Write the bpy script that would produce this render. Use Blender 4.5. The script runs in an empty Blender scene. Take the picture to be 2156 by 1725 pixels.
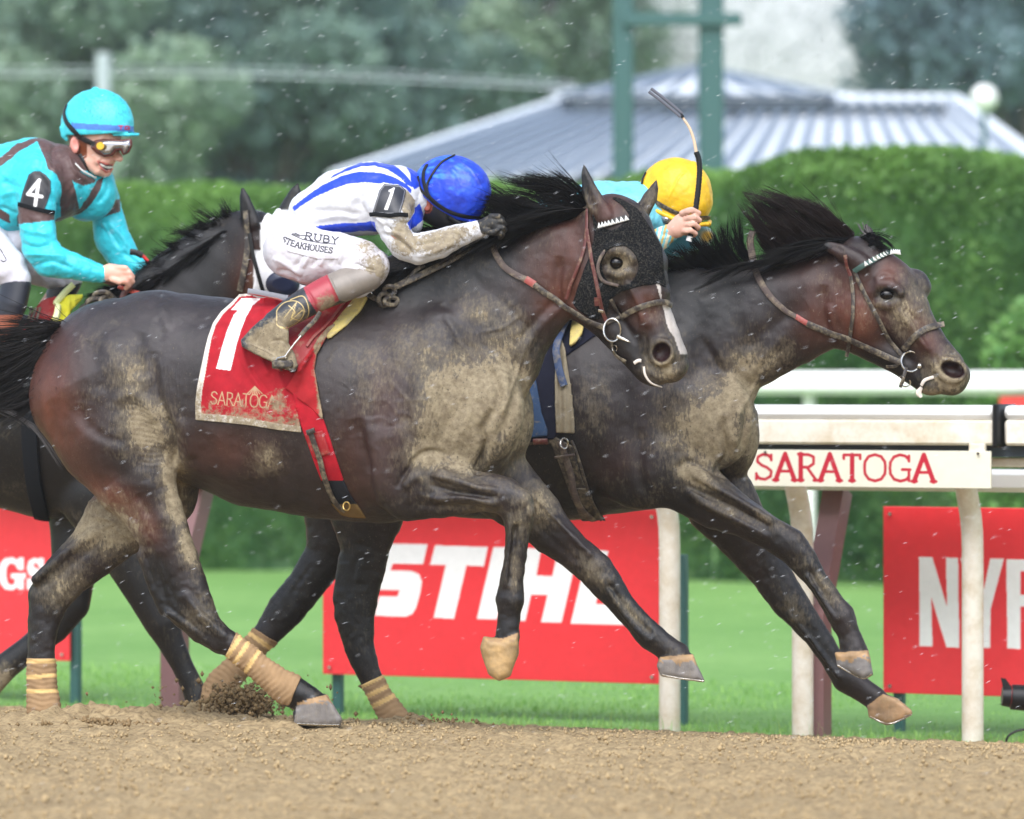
import bpy, math, random
import numpy as np
from mathutils import Vector
from mathutils.bvhtree import BVHTree
try:
    import openvdb
except ImportError:
    import pyopenvdb as openvdb

rnd = random.Random(7)
rng = np.random.default_rng(11)
scene = bpy.context.scene
HAZE = 0.0007
COL = scene.collection

# ------------------------------------------------------------------ camera
CAM_D, CAM_H, FPX, W0, H0, HOR = 16.0, 1.2167, 9600.0, 2156.0, 1725.0, 800.0
cam_data = bpy.data.cameras.new('camera')
cam = bpy.data.objects.new('camera', cam_data)
COL.objects.link(cam)
cam.location = (0, -CAM_D, CAM_H)
cam.rotation_euler = (math.pi/2, 0, 0)
cam_data.sensor_width = 36.0
cam_data.lens = 36.0*FPX/W0
cam_data.shift_y = -(H0/2-HOR)/W0
cam_data.clip_end = 2000
cam_data.dof.use_dof = True
cam_data.dof.focus_distance = CAM_D+0.15
cam_data.dof.aperture_fstop = 2.4
scene.camera = cam

# ------------------------------------------------------------------ light
SUN_EL, SUN_AZ = 50.0, 196.0
world = bpy.data.worlds.new('World')
scene.world = world
world.use_nodes = True
wn = world.node_tree
wn.nodes.clear()
wo = wn.nodes.new('ShaderNodeOutputWorld')
bg = wn.nodes.new('ShaderNodeBackground')
sky = wn.nodes.new('ShaderNodeTexSky')
sky.sky_type = 'NISHITA'
sky.sun_disc = False
sky.sun_elevation = math.radians(SUN_EL)
sky.sun_rotation = math.radians(SUN_AZ)
sky.air_density = 1.0
sky.dust_density = 1.2
sky.ozone_density = 1.0
hsv = wn.nodes.new('ShaderNodeHueSaturation')
hsv.inputs['Saturation'].default_value = 0.60
wn.links.new(sky.outputs[0], hsv.inputs['Color'])
wn.links.new(hsv.outputs[0], bg.inputs[0])
bg.inputs[1].default_value = 0.15
wn.links.new(bg.outputs[0], wo.inputs[0])
sl = bpy.data.lights.new('sun', 'SUN')
sl.energy = 1.9
sl.angle = math.radians(55)
sl.color = (1.0, 0.98, 0.97)
sun = bpy.data.objects.new('sun', sl)
COL.objects.link(sun)
_az = math.radians(SUN_AZ)
_sd = Vector((math.sin(_az)*math.cos(math.radians(SUN_EL)), math.cos(_az)*math.cos(math.radians(SUN_EL)), math.sin(math.radians(SUN_EL))))
sun.rotation_euler = _sd.to_track_quat('Z', 'Y').to_euler()
sun.location = (0, 0, 20)
scene.view_settings.view_transform = 'Standard'
scene.view_settings.look = 'None'
scene.view_settings.gamma = 1.0
scene.view_settings.use_curve_mapping = False
scene.view_settings.exposure = 0.98
scene.render.film_transparent = False
scene.cycles.max_bounces = 6
scene.cycles.transparent_max_bounces = 12

# ------------------------------------------------------------------ helpers
U = 600.0
TH = math.radians(25)            # the track runs 25 degrees off the picture plane
CT, ST = math.cos(TH), math.sin(TH)


def S2L(c):
    c = np.asarray(c, float)/255.0
    return np.where(c <= 0.04045, c/12.92, ((c+0.055)/1.055)**2.4)


def rgb(r, g, b):
    return tuple(float(x) for x in S2L((r, g, b)))


def wp(px, py, Y):
    """world point seen at photo position px, py at depth Y"""
    d = CAM_D+Y
    return np.stack([(px-W0/2)*d/FPX, Y+0*px, CAM_H-(py-HOR)*d/FPX], -1)


def track(t, n, z=0.0):
    """world point from distance t along the track and n across it"""
    return (t*CT+n*ST, -t*ST+n*CT, z)


def t_at(px, n):
    """t of the point of the line n that is seen at px"""
    k = (px-W0/2)/FPX
    # t*CT+n*ST = k*(D - t*ST + n*CT)
    return (k*(CAM_D+n*CT)-n*ST)/(CT+k*ST)


def ground_z(n):
    n = np.asarray(n, float)
    s = 0.082
    return np.where(n < -0.6, 0.0, np.where(n < 0.2, -s*(n+0.6)**2/1.6, -s*(n-0.2)-s*0.4))


def link(o, parent=None):
    COL.objects.link(o)
    if parent is not None:
        o.parent = parent
    return o


def tag(o, label=None, cat=None, group=None, kind=None):
    for k, v in (('label', label), ('category', cat), ('group', group), ('kind', kind)):
        if v:
            o[k] = v
    return o


def empty(name, loc, label=None, cat=None, group=None):
    o = bpy.data.objects.new(name, None)
    o.empty_display_size = 0.1
    link(o)
    o.location = loc
    bpy.context.view_layer.update()
    return tag(o, label, cat, group)


def mesh_obj(name, verts, faces, mat, parent=None, smooth=True, cols=None, attrs=None):
    me = bpy.data.meshes.new(name)
    verts = np.asarray(verts, np.float32)
    if parent is not None:
        verts = verts-np.array(parent_loc(parent), np.float32)
    if isinstance(faces, np.ndarray):
        nf, k = faces.shape
        me.vertices.add(len(verts))
        me.vertices.foreach_set('co', verts.ravel())
        me.loops.add(nf*k)
        me.loops.foreach_set('vertex_index', faces.astype(np.int32).ravel())
        me.polygons.add(nf)
        me.polygons.foreach_set('loop_start', np.arange(0, nf*k, k, dtype=np.int32))
        me.polygons.foreach_set('loop_total', np.full(nf, k, np.int32))
        me.update(calc_edges=True)
    else:
        me.from_pydata([tuple(map(float, v)) for v in verts], [], [tuple(f) for f in faces])
        me.update()
    if smooth:
        me.polygons.foreach_set('use_smooth', np.ones(len(me.polygons), bool))
    if cols is not None:
        a = me.attributes.new('col', 'FLOAT_COLOR', 'POINT')
        c = np.ones((len(verts), 4), np.float32)
        c[:, :3] = cols
        a.data.foreach_set('color', c.ravel())
    for k_, v_ in (attrs or {}).items():
        a = me.attributes.new(k_, 'FLOAT', 'POINT')
        a.data.foreach_set('value', np.asarray(v_, np.float32))
    if mat is not None:
        me.materials.append(mat)
    o = bpy.data.objects.new(name, me)
    link(o, parent)
    return o


def parent_loc(p):
    v = Vector((0, 0, 0))
    while p is not None:
        v = v+p.location
        p = p.parent
    return v


class MB:
    """collects simple solids into one mesh"""
    def __init__(s):
        s.v, s.f, s.c = [], [], []

    def add(s, v, f, c=None):
        o = len(s.v)
        s.v += [tuple(map(float, x)) for x in v]
        s.f += [tuple(int(i)+o for i in q) for q in f]
        if c is not None:
            s.c += [c]*len(v)
        return s

    def box(s, c, d, ax=(1, 0, 0), ay=(0, 1, 0), az=(0, 0, 1), col=None, bev=0.0):
        c = np.array(c, float)
        ax, ay, az = (np.array(a, float) for a in (ax, ay, az))
        hx, hy, hz = d[0]/2, d[1]/2, d[2]/2
        if bev <= 0:
            vs = [c+ax*hx*i+ay*hy*j+az*hz*k for i in (-1, 1) for j in (-1, 1) for k in (-1, 1)]
            return s.add(vs, [(0, 1, 3, 2), (4, 6, 7, 5), (0, 4, 5, 1), (2, 3, 7, 6), (0, 2, 6, 4), (1, 5, 7, 3)], col)
        b = bev
        ring = []
        for (y, z) in ((hy-b, hz), (-(hy-b), hz), (-hy, hz-b), (-hy, -(hz-b)), (-(hy-b), -hz), (hy-b, -hz), (hy, -(hz-b)), (hy, hz-b)):
            ring.append((y, z))
        vs = []
        for (x, q) in ((-hx, 1-b/max(hy, b)), (-hx+b, 1), (hx-b, 1), (hx, 1-b/max(hy, b))):
            for (y, z) in ring:
                vs.append(c+ax*x+ay*y*q+az*z*q)
        fs = []
        for i in range(3):
            for j in range(8):
                a, b2 = i*8+j, i*8+(j+1) % 8
                fs.append((a, b2, b2+8, a+8))
        fs.append(tuple(range(7, -1, -1)))
        fs.append(tuple(range(24, 32)))
        return s.add(vs, fs, col)

    def tube(s, pts, r, n=10, col=None, cap=True, flat=1.0, up=None):
        pts = [np.array(p, float) for p in pts]
        rr = r if hasattr(r, '__len__') else [r]*len(pts)
        vs, fs = [], []
        prev = None
        for i, p in enumerate(pts):
            t = pts[min(i+1, len(pts)-1)]-pts[max(i-1, 0)]
            t = t/(np.linalg.norm(t)+1e-9)
            ref = np.array(up if up is not None else (0, 0, 1.0)) if prev is None else prev
            a = ref-t*np.dot(ref, t)
            if np.linalg.norm(a) < 1e-4:
                a = np.array((1.0, 0, 0))-t*t[0]
            a /= np.linalg.norm(a)
            prev = a
            b = np.cross(t, a)
            for j in range(n):
                an = 2*math.pi*j/n
                vs.append(p+(a*math.cos(an)*flat+b*math.sin(an))*rr[i])
        for i in range(len(pts)-1):
            for j in range(n):
                q = i*n+j
                w = i*n+(j+1) % n
                fs.append((q, w, w+n, q+n))
        if cap:
            fs.append(tuple(range(n-1, -1, -1)))
            fs.append(tuple(range((len(pts)-1)*n, len(pts)*n)))
        return s.add(vs, fs, col)

    def build(s, name, mat, parent=None, smooth=True, **kw):
        o = mesh_obj(name, s.v, s.f, mat, parent, smooth=False, cols=np.array(s.c) if s.c else None, **kw)
        if smooth:
            me = o.data
            me.polygons.foreach_set('use_smooth', np.ones(len(me.polygons), bool))
            me.set_sharp_from_angle(angle=math.radians(40))
        return o


def crom(P, n=8):
    """dense Catmull-Rom through P (any dimension)"""
    P = np.asarray(P, float)
    if len(P) < 3:
        t = np.linspace(0, 1, n+1)[:, None]
        return P[0]*(1-t)+P[-1]*t
    Q = np.vstack([2*P[0]-P[1], P, 2*P[-1]-P[-2]])
    out = []
    for i in range(1, len(Q)-2):
        p0, p1, p2, p3 = Q[i-1], Q[i], Q[i+1], Q[i+2]
        for k in range(n):
            t = k/n
            out.append(0.5*((2*p1)+(-p0+p2)*t+(2*p0-5*p1+4*p2-p3)*t*t+(-p0+3*p1-3*p2+p3)*t**3))
    out.append(P[-1])
    return np.array(out)


def inpoly(x, y, P):
    P = np.asarray(P, float)
    r = np.zeros(np.shape(x), bool)
    j = len(P)-1
    for i in range(len(P)):
        xi, yi, xj, yj = P[i][0], P[i][1], P[j][0], P[j][1]
        if yi != yj:
            r ^= ((yi > y) != (yj > y)) & (x < (xj-xi)*(y-yi)/(yj-yi)+xi)
        j = i
    return r


def pldist(x, y, P):
    """distance to a polyline"""
    d = np.full(np.shape(x), 1e9)
    P = np.asarray(P, float)
    for a, b in zip(P[:-1], P[1:]):
        e = b-a
        t = np.clip(((x-a[0])*e[0]+(y-a[1])*e[1])/(e@e+1e-12), 0, 1)
        d = np.minimum(d, np.hypot(x-a[0]-t*e[0], y-a[1]-t*e[1]))
    return d


_NP = {}


def vnoise(p, seed=0):
    """smooth value noise, p: (n,3), unit cell 1, range -1..1"""
    if seed not in _NP:
        _NP[seed] = np.random.default_rng(seed+100).uniform(-1, 1, (32, 32, 32)).astype(np.float32)
    T = _NP[seed]
    p = np.asarray(p, float)
    i = np.floor(p).astype(int)
    f = p-i
    f = f*f*(3-2*f)
    i0, i1 = i & 31, (i+1) & 31
    r = 0
    for a in (0, 1):
        for b in (0, 1):
            for c in (0, 1):
                w = (f[:, 0] if a else 1-f[:, 0])*(f[:, 1] if b else 1-f[:, 1])*(f[:, 2] if c else 1-f[:, 2])
                r = r+w*T[(i1 if a else i0)[:, 0], (i1 if b else i0)[:, 1], (i1 if c else i0)[:, 2]]
    return r


def fbm(p, octs=4, seed=0):
    p = np.asarray(p, float)
    r, a = 0, 1.0
    for k in range(octs):
        r = r+a*vnoise(p*2**k+17.3*k, seed+k)
        a *= 0.5
    return r


# ------------------------------------------------------------------ sculpting with distance fields
class Sculpt:
    """x = photo px, y = lateral offset in px (minus is the near side), z = photo py; all divided by nothing"""
    def __init__(s, x0, x1, y0, y1, z0, z1, vox=3.0):
        s.v = vox
        s.o = np.array([x0, y0, z0], float)
        s.X = np.arange(x0, x1+vox, vox, dtype=np.float32)
        s.Y = np.arange(y0, y1+vox, vox, dtype=np.float32)
        s.Z = np.arange(z0, z1+vox, vox, dtype=np.float32)
        s.d = np.full((len(s.X), len(s.Y), len(s.Z)), 40.0, np.float32)

    def _box(s, lo, hi, m):
        sl = []
        for A, a, b in zip((s.X, s.Y, s.Z), lo, hi):
            i = max(int((a-m-A[0])/s.v), 0)
            j = min(int((b+m-A[0])/s.v)+2, len(A))
            if j <= i:
                return None
            sl.append(slice(i, j))
        return tuple(sl)

    def _grid(s, b):
        return s.X[b[0]][:, None, None], s.Y[b[1]][None, :, None], s.Z[b[2]][None, None, :]

    def _blend(s, b, f, k, sub):
        d = s.d[b]
        k = max(k, 0.5)
        if sub:
            g = -f
            h = np.maximum(k-np.abs(d-g), 0)/k
            s.d[b] = np.maximum(d, g)+h*h*k/4
        else:
            h = np.maximum(k-np.abs(d-f), 0)/k
            s.d[b] = np.minimum(d, f)-h*h*k/4

    def c(s, nodes, k=14, sub=False):
        """chain of round cones; node = (x, z, off, r[, sy])"""
        N = []
        for q in nodes:
            q = tuple(q)
            N.append((q[0], q[2], q[1], q[3], q[4] if len(q) > 4 else 1.0))
        if len(N) == 1:
            N = N+[(N[0][0]+0.01,)+N[0][1:]]
        lo = [min(n[i]-n[3]*(n[4] if i == 1 else 1) for n in N) for i in range(3)]
        hi = [max(n[i]+n[3]*(n[4] if i == 1 else 1) for n in N) for i in range(3)]
        for a, b_ in zip(N[:-1], N[1:]):
            pass
        b = s._box(lo, hi, k+3*s.v)
        if b is None:
            return s
        f = np.full(s.d[b].shape, 60.0, np.float32)
        for n0, n1 in zip(N[:-1], N[1:]):
            l2 = [min(n0[i]-n0[3]*(n0[4] if i == 1 else 1), n1[i]-n1[3]*(n1[4] if i == 1 else 1)) for i in range(3)]
            h2 = [max(n0[i]+n0[3]*(n0[4] if i == 1 else 1), n1[i]+n1[3]*(n1[4] if i == 1 else 1)) for i in range(3)]
            bb = s._box(l2, h2, k+3*s.v)
            if bb is None:
                continue
            x, y, z = s._grid(bb)
            sy = (n0[4]+n1[4])/2
            e = (n1[0]-n0[0], (n1[1]-n0[1])/sy, n1[2]-n0[2])
            L = e[0]**2+e[1]**2+e[2]**2+1e-6
            qx, qy, qz = x-n0[0], (y-n0[1])/sy, z-n0[2]
            t = np.clip((qx*e[0]+qy*e[1]+qz*e[2])/L, 0, 1)
            syt = n0[4]+(n1[4]-n0[4])*t
            dy = (y-n0[1]-(n1[1]-n0[1])*t)/syt
            r = np.sqrt((qx-t*e[0])**2+dy**2+(qz-t*e[2])**2)-(n0[3]+(n1[3]-n0[3])*t)
            r = r*np.minimum(1, 0.5+0.5*syt)
            loc = tuple(slice(q.start-p.start, q.stop-p.start) for q, p in zip(bb, b))
            f[loc] = np.minimum(f[loc], r)
        s._blend(b, f, k, sub)
        return s

    def e(s, x, z, off, rx, rz, ry, ang=0, k=18, sub=False, tilt=0):
        """ellipsoid, ang = degrees clockwise in the picture"""
        R = max(rx, rz)
        b = s._box((x-R, off-max(ry, R if tilt else ry), z-R), (x+R, off+max(ry, R if tilt else ry), z+R), k+3*s.v)
        if b is None:
            return s
        X, Y, Z = s._grid(b)
        a = math.radians(ang)
        dx, dy, dz = X-x, Y-off, Z-z
        q0 = dx*math.cos(a)+dz*math.sin(a)
        q2 = -dx*math.sin(a)+dz*math.cos(a)
        if tilt:
            tt = math.radians(tilt)
            q0, dy = q0*math.cos(tt)+dy*math.sin(tt), -q0*math.sin(tt)+dy*math.cos(tt)
        k0 = np.sqrt((q0/rx)**2+(dy/ry)**2+(q2/rz)**2)
        k1 = np.sqrt((q0/rx**2)**2+(dy/ry**2)**2+(q2/rz**2)**2)+1e-6
        f = k0*(k0-1)/k1
        s._blend(b, f.astype(np.float32), k, sub)
        return s

    def poly(s, P, off, half, rnd=8, k=8, sub=False):
        """outline P in the picture plane, given width, rounded edges"""
        P = np.asarray(P, float)
        lo = (P[:, 0].min(), off-half, P[:, 1].min())
        hi = (P[:, 0].max(), off+half, P[:, 1].max())
        b = s._box(lo, hi, k+3*s.v)
        if b is None:
            return s
        X, Y, Z = s._grid(b)
        x2 = np.broadcast_to(X[:, 0, :], (X.shape[0], Z.shape[2]))
        z2 = np.broadcast_to(Z[0, 0, :][None, :], x2.shape)
        d2 = pldist(x2, z2, np.vstack([P, P[:1]]))
        d2 = np.where(inpoly(x2, z2, P), -d2, d2)[:, None, :]+rnd
        dy = np.abs(Y-off)-half+rnd
        f = np.sqrt(np.maximum(d2, 0)**2+np.maximum(dy, 0)**2)+np.minimum(np.maximum(d2, dy), 0)-rnd
        s._blend(b, f.astype(np.float32), k, sub)
        return s

    def mesh(s):
        g = openvdb.FloatGrid(background=40.0)
        d = np.clip(s.d, -12, 12)
        g.copyFromArray(d)
        g.background = 12.0
        p, q = g.convertToQuads(0.0)[:2]
        p = p*s.v+s.o
        # v = px/off/py ; drop bits not needed
        return p.astype(np.float64), q[:, ::-1].astype(np.int32)


def E(x1, y1, x2, y2, off=0, sy=1.0, f=1.0):
    """node of a chain from the two edge points of a limb"""
    return ((x1+x2)/2, (y1+y2)/2, off, math.hypot(x1-x2, y1-y2)/2*f, sy)


class Frame:
    """where a sculpted thing stands: depth of its middle and its turn"""
    def __init__(s, base, pxc, yaw):
        s.base, s.pxc, s.t = base, pxc, math.tan(math.radians(yaw))

    def Y(s, px, off):
        return s.base-(px-s.pxc)/U*s.t+off/U

    def w(s, p):
        p = np.asarray(p, float)
        return wp(p[..., 0], p[..., 2], s.Y(p[..., 0], p[..., 1]))


def vnormals(v, f):
    n = np.zeros_like(v)
    a = np.cross(v[f[:, 2]]-v[f[:, 0]], v[f[:, 3]]-v[f[:, 1]])
    for i in range(4):
        np.add.at(n, f[:, i], a)
    return n/(np.linalg.norm(n, axis=1)[:, None]+1e-12)


def relax(v, f, it=2, lam=0.5):
    for _ in range(it):
        s = np.zeros_like(v)
        c = np.zeros(len(v))
        for i in range(4):
            j = (i+1) % 4
            np.add.at(s, f[:, i], v[f[:, j]])
            np.add.at(s, f[:, j], v[f[:, i]])
            np.add.at(c, f[:, i], 1)
            np.add.at(c, f[:, j], 1)
        v = v*(1-lam)+s/c[:, None]*lam
    return v


def outward(v, f):
    n = vnormals(v, f)
    # signed volume
    a, b, c, d = (v[f[:, i]] for i in range(4))
    vol = np.einsum('ij,ij->i', a, np.cross(b, c)).sum()+np.einsum('ij,ij->i', a, np.cross(c, d)).sum()
    return f if vol > 0 else f[:, ::-1].copy()


def sculpt_obj(name, S, fr, mat, parent, paint=None, relax_it=2, disp=None):
    p, f = S.mesh()
    p = relax(p, f, relax_it, 0.4)
    w = fr.w(p)
    f = outward(w, f)
    n = vnormals(w, f)
    if disp is not None:
        w = w+n*disp(p, n)[:, None]
        n = vnormals(w, f)
    cols = attrs = None
    if paint is not None:
        r = paint(p, n)
        if isinstance(r, tuple):
            cols, attrs = r
        else:
            cols = r
    o = mesh_obj(name, w, f, mat, parent, cols=cols, attrs=attrs)
    return o, Skin(p, w, f, n)


def sdist(x, y, P):
    """signed distance to a polyline (plus is to the right of its direction in the picture), and how far beyond its ends"""
    P = np.asarray(P, float)
    best = np.full(np.shape(x), 1e9)
    sg = np.ones(np.shape(x))
    tt = np.zeros(np.shape(x))
    n = len(P)-1
    for i, (a, b) in enumerate(zip(P[:-1], P[1:])):
        e = b-a
        t = np.clip(((x-a[0])*e[0]+(y-a[1])*e[1])/(e@e+1e-12), 0, 1)
        dx, dy = x-a[0]-t*e[0], y-a[1]-t*e[1]
        d = np.hypot(dx, dy)
        m = d < best
        best = np.where(m, d, best)
        sg = np.where(m, np.sign(e[0]*dy-e[1]*dx), sg)
        tt = np.where(m, (i+t)/n, tt)
    return best*sg, tt


def relief(p, n, items):
    """surface relief on the near side: ('g', path, width, depth) groove or ridge, ('s', path, width, height) step"""
    r = np.zeros(len(p))
    face = np.clip(-n[:, 1]*2.2+0.15, 0, 1)
    for it in items:
        kind, path, wd, dep = it[:4]
        P = crom(path, 5)
        m = (wd*5 if kind == 's' else wd*3)
        sel = (p[:, 0] > P[:, 0].min()-m) & (p[:, 0] < P[:, 0].max()+m) & (p[:, 2] > P[:, 1].min()-m) & (p[:, 2] < P[:, 1].max()+m)
        if len(it) > 4:
            sel &= (p[:, 1] > it[4][0]) & (p[:, 1] < it[4][1])
        if not sel.any():
            continue
        d, t = sdist(p[sel, 0], p[sel, 2], P)
        fade = np.clip(np.minimum(t, 1-t)*6, 0.0, 1)**0.7
        if kind == 'g':
            v = np.exp(-(d/wd)**2)*fade
        else:
            v = np.tanh(d/wd)*np.exp(-(d/(wd*3.2))**2)*fade
        r[sel] += dep*v*face[sel]
    return r


class Skin:
    """what a sculpted mesh leaves behind for straps, cloths and shells"""
    def __init__(s, p, w, f, n):
        s.p, s.w, s.f, s.n = p, w, f, n
        s.bvh = BVHTree.FromPolygons([tuple(x) for x in w], [tuple(int(i) for i in q) for q in f])


def shell(name, sk, mask, off, mat, parent, thick=0.003, paint=None, disp=None, smooth_it=3):
    """a fitted layer lifted off the skin where mask(p, n) holds"""
    keep = mask(sk.p, sk.n)
    fk = keep[sk.f].all(axis=1)
    f = sk.f[fk]
    ids = np.unique(f)
    mp = np.full(len(sk.p), -1)
    mp[ids] = np.arange(len(ids))
    f = mp[f].astype(np.int32)
    p, n = sk.p[ids], sk.n[ids]
    w = sk.w[ids]+n*off
    if disp is not None:
        w = w+n*disp(p, n)[:, None]
    # smooth the border loop
    ed = np.vstack([f[:, [i, (i+1) % 4]] for i in range(4)])
    es = np.sort(ed, axis=1)
    u, inv, cnt = np.unique(es, axis=0, return_inverse=True, return_counts=True)
    be = u[cnt == 1]
    for _ in range(smooth_it*3):
        acc = np.zeros_like(w)
        c = np.zeros(len(w))
        for a, b in ((0, 1), (1, 0)):
            np.add.at(acc, be[:, a], w[be[:, b]])
            np.add.at(c, be[:, a], 1)
        m = c == 2
        w[m] = w[m]*0.5+acc[m]/c[m][:, None]*0.5
    cols = attrs = None
    if paint is not None:
        r = paint(p, n)
        cols, attrs = r if isinstance(r, tuple) else (r, None)
    o = mesh_obj(name, w, f, mat, parent, cols=cols, attrs=attrs)
    md = o.modifiers.new('thickness', 'SOLIDIFY')
    md.thickness = thick
    md.offset = -1
    return o


def bvh_of(w, f):
    return BVHTree.FromPolygons([tuple(x) for x in w], [tuple(int(i) for i in q) for q in f])


CAMP = Vector((0, -CAM_D, CAM_H))


def hit(bvh, px, py):
    d = Vector(((px-W0/2)/FPX, 1.0, -(py-HOR)/FPX)).normalized()
    loc, n, i, dist = bvh.ray_cast(CAMP, d)
    return (np.array(loc), np.array(n)) if loc is not None else (None, None)

# ------------------------------------------------------------------ materials
def nmat(name):
    m = bpy.data.materials.new(name)
    m.use_nodes = True
    nt = m.node_tree
    b = nt.nodes['Principled BSDF']
    return m, nt, b


def N(nt, t, **kw):
    n = nt.nodes.new(t)
    for k, v in kw.items():
        if k.startswith('i_'):
            n.inputs[k[2:].replace('_', ' ')].default_value = v
        else:
            setattr(n, k, v)
    return n


def tex_coord(nt, scale=(1, 1, 1), rot=(0, 0, 0)):
    tc = N(nt, 'ShaderNodeTexCoord')
    mp = N(nt, 'ShaderNodeMapping')
    mp.inputs['Scale'].default_value = scale
    mp.inputs['Rotation'].default_value = rot
    nt.links.new(tc.outputs['Object'], mp.inputs['Vector'])
    return mp.outputs[0]


def noise(nt, vec, scale, detail=3, rough=0.6):
    n = N(nt, 'ShaderNodeTexNoise')
    n.inputs['Scale'].default_value = scale
    n.inputs['Detail'].default_value = detail
    n.inputs['Roughness'].default_value = rough
    if vec is not None:
        nt.links.new(vec, n.inputs['Vector'])
    return n.outputs[0]


def ramp(nt, fac, stops):
    r = N(nt, 'ShaderNodeValToRGB')
    el = r.color_ramp.elements
    while len(el) < len(stops):
        el.new(0.5)
    for e, (p, c) in zip(el, stops):
        e.position = p
        e.color = (c[0], c[1], c[2], 1) if hasattr(c, '__len__') else (c, c, c, 1)
    nt.links.new(fac, r.inputs[0])
    return r.outputs[0]


def mixc(nt, fac, a, b, mode='MIX'):
    m = N(nt, 'ShaderNodeMix', data_type='RGBA', blend_type=mode)
    for s, v in ((0, fac), (6, a), (7, b)):
        if isinstance(v, bpy.types.NodeSocket):
            nt.links.new(v, m.inputs[s])
        elif s == 0:
            m.inputs[0].default_value = v
        else:
            m.inputs[s].default_value = (v[0], v[1], v[2], 1)
    return m.outputs[2]


def mth(nt, op, a, b=0.0, c=None, clamp=False):
    m = N(nt, 'ShaderNodeMath', operation=op, use_clamp=clamp)
    for i, v in enumerate((a, b) if c is None else (a, b, c)):
        if isinstance(v, bpy.types.NodeSocket):
            nt.links.new(v, m.inputs[i])
        else:
            m.inputs[i].default_value = v
    return m.outputs[0]


def bump(nt, b, h, strength=0.3, dist=0.002, prev=None):
    n = N(nt, 'ShaderNodeBump')
    n.inputs['Strength'].default_value = strength
    n.inputs['Distance'].default_value = dist
    nt.links.new(h, n.inputs['Height'])
    if prev is not None:
        nt.links.new(prev, n.inputs['Normal'])
    nt.links.new(n.outputs[0], b.inputs['Normal'])
    return n.outputs[0]


MUD = rgb(156, 143, 116)
MUD2 = rgb(116, 103, 82)


def plain(name, col, rough=0.5, metal=0.0, var=0.12, vs=30, bs=0.15, bscale=120, bd=0.001, coat=0.0, spec=0.5, mud=0.0, mscale=25, mudcol=None):
    m, nt, b = nmat(name)
    v = tex_coord(nt)
    n = noise(nt, v, vs, 3)
    dark = tuple(c*(1-var) for c in col)
    lite = tuple(min(c*(1+var), 1) for c in col)
    c = mixc(nt, n, dark, lite)
    r = rough
    if mud > 0:
        mn = noise(nt, v, mscale, 6, 0.7)
        f = ramp(nt, mn, [(0.60-mud*0.35, 0.0), (0.82-mud*0.25, 0.75)])
        c = mixc(nt, f, c, mudcol or MUD)
        r = mth(nt, 'MULTIPLY_ADD', f, 0.85-rough, rough)
        nt.links.new(r, b.inputs['Roughness'])
    else:
        b.inputs['Roughness'].default_value = rough
    nt.links.new(c, b.inputs['Base Color'])
    b.inputs['Metallic'].default_value = metal
    b.inputs['Coat Weight'].default_value = coat
    b.inputs['Specular IOR Level'].default_value = spec
    if bs > 0:
        bump(nt, b, noise(nt, v, bscale, 4), bs, bd)
    return m


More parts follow.
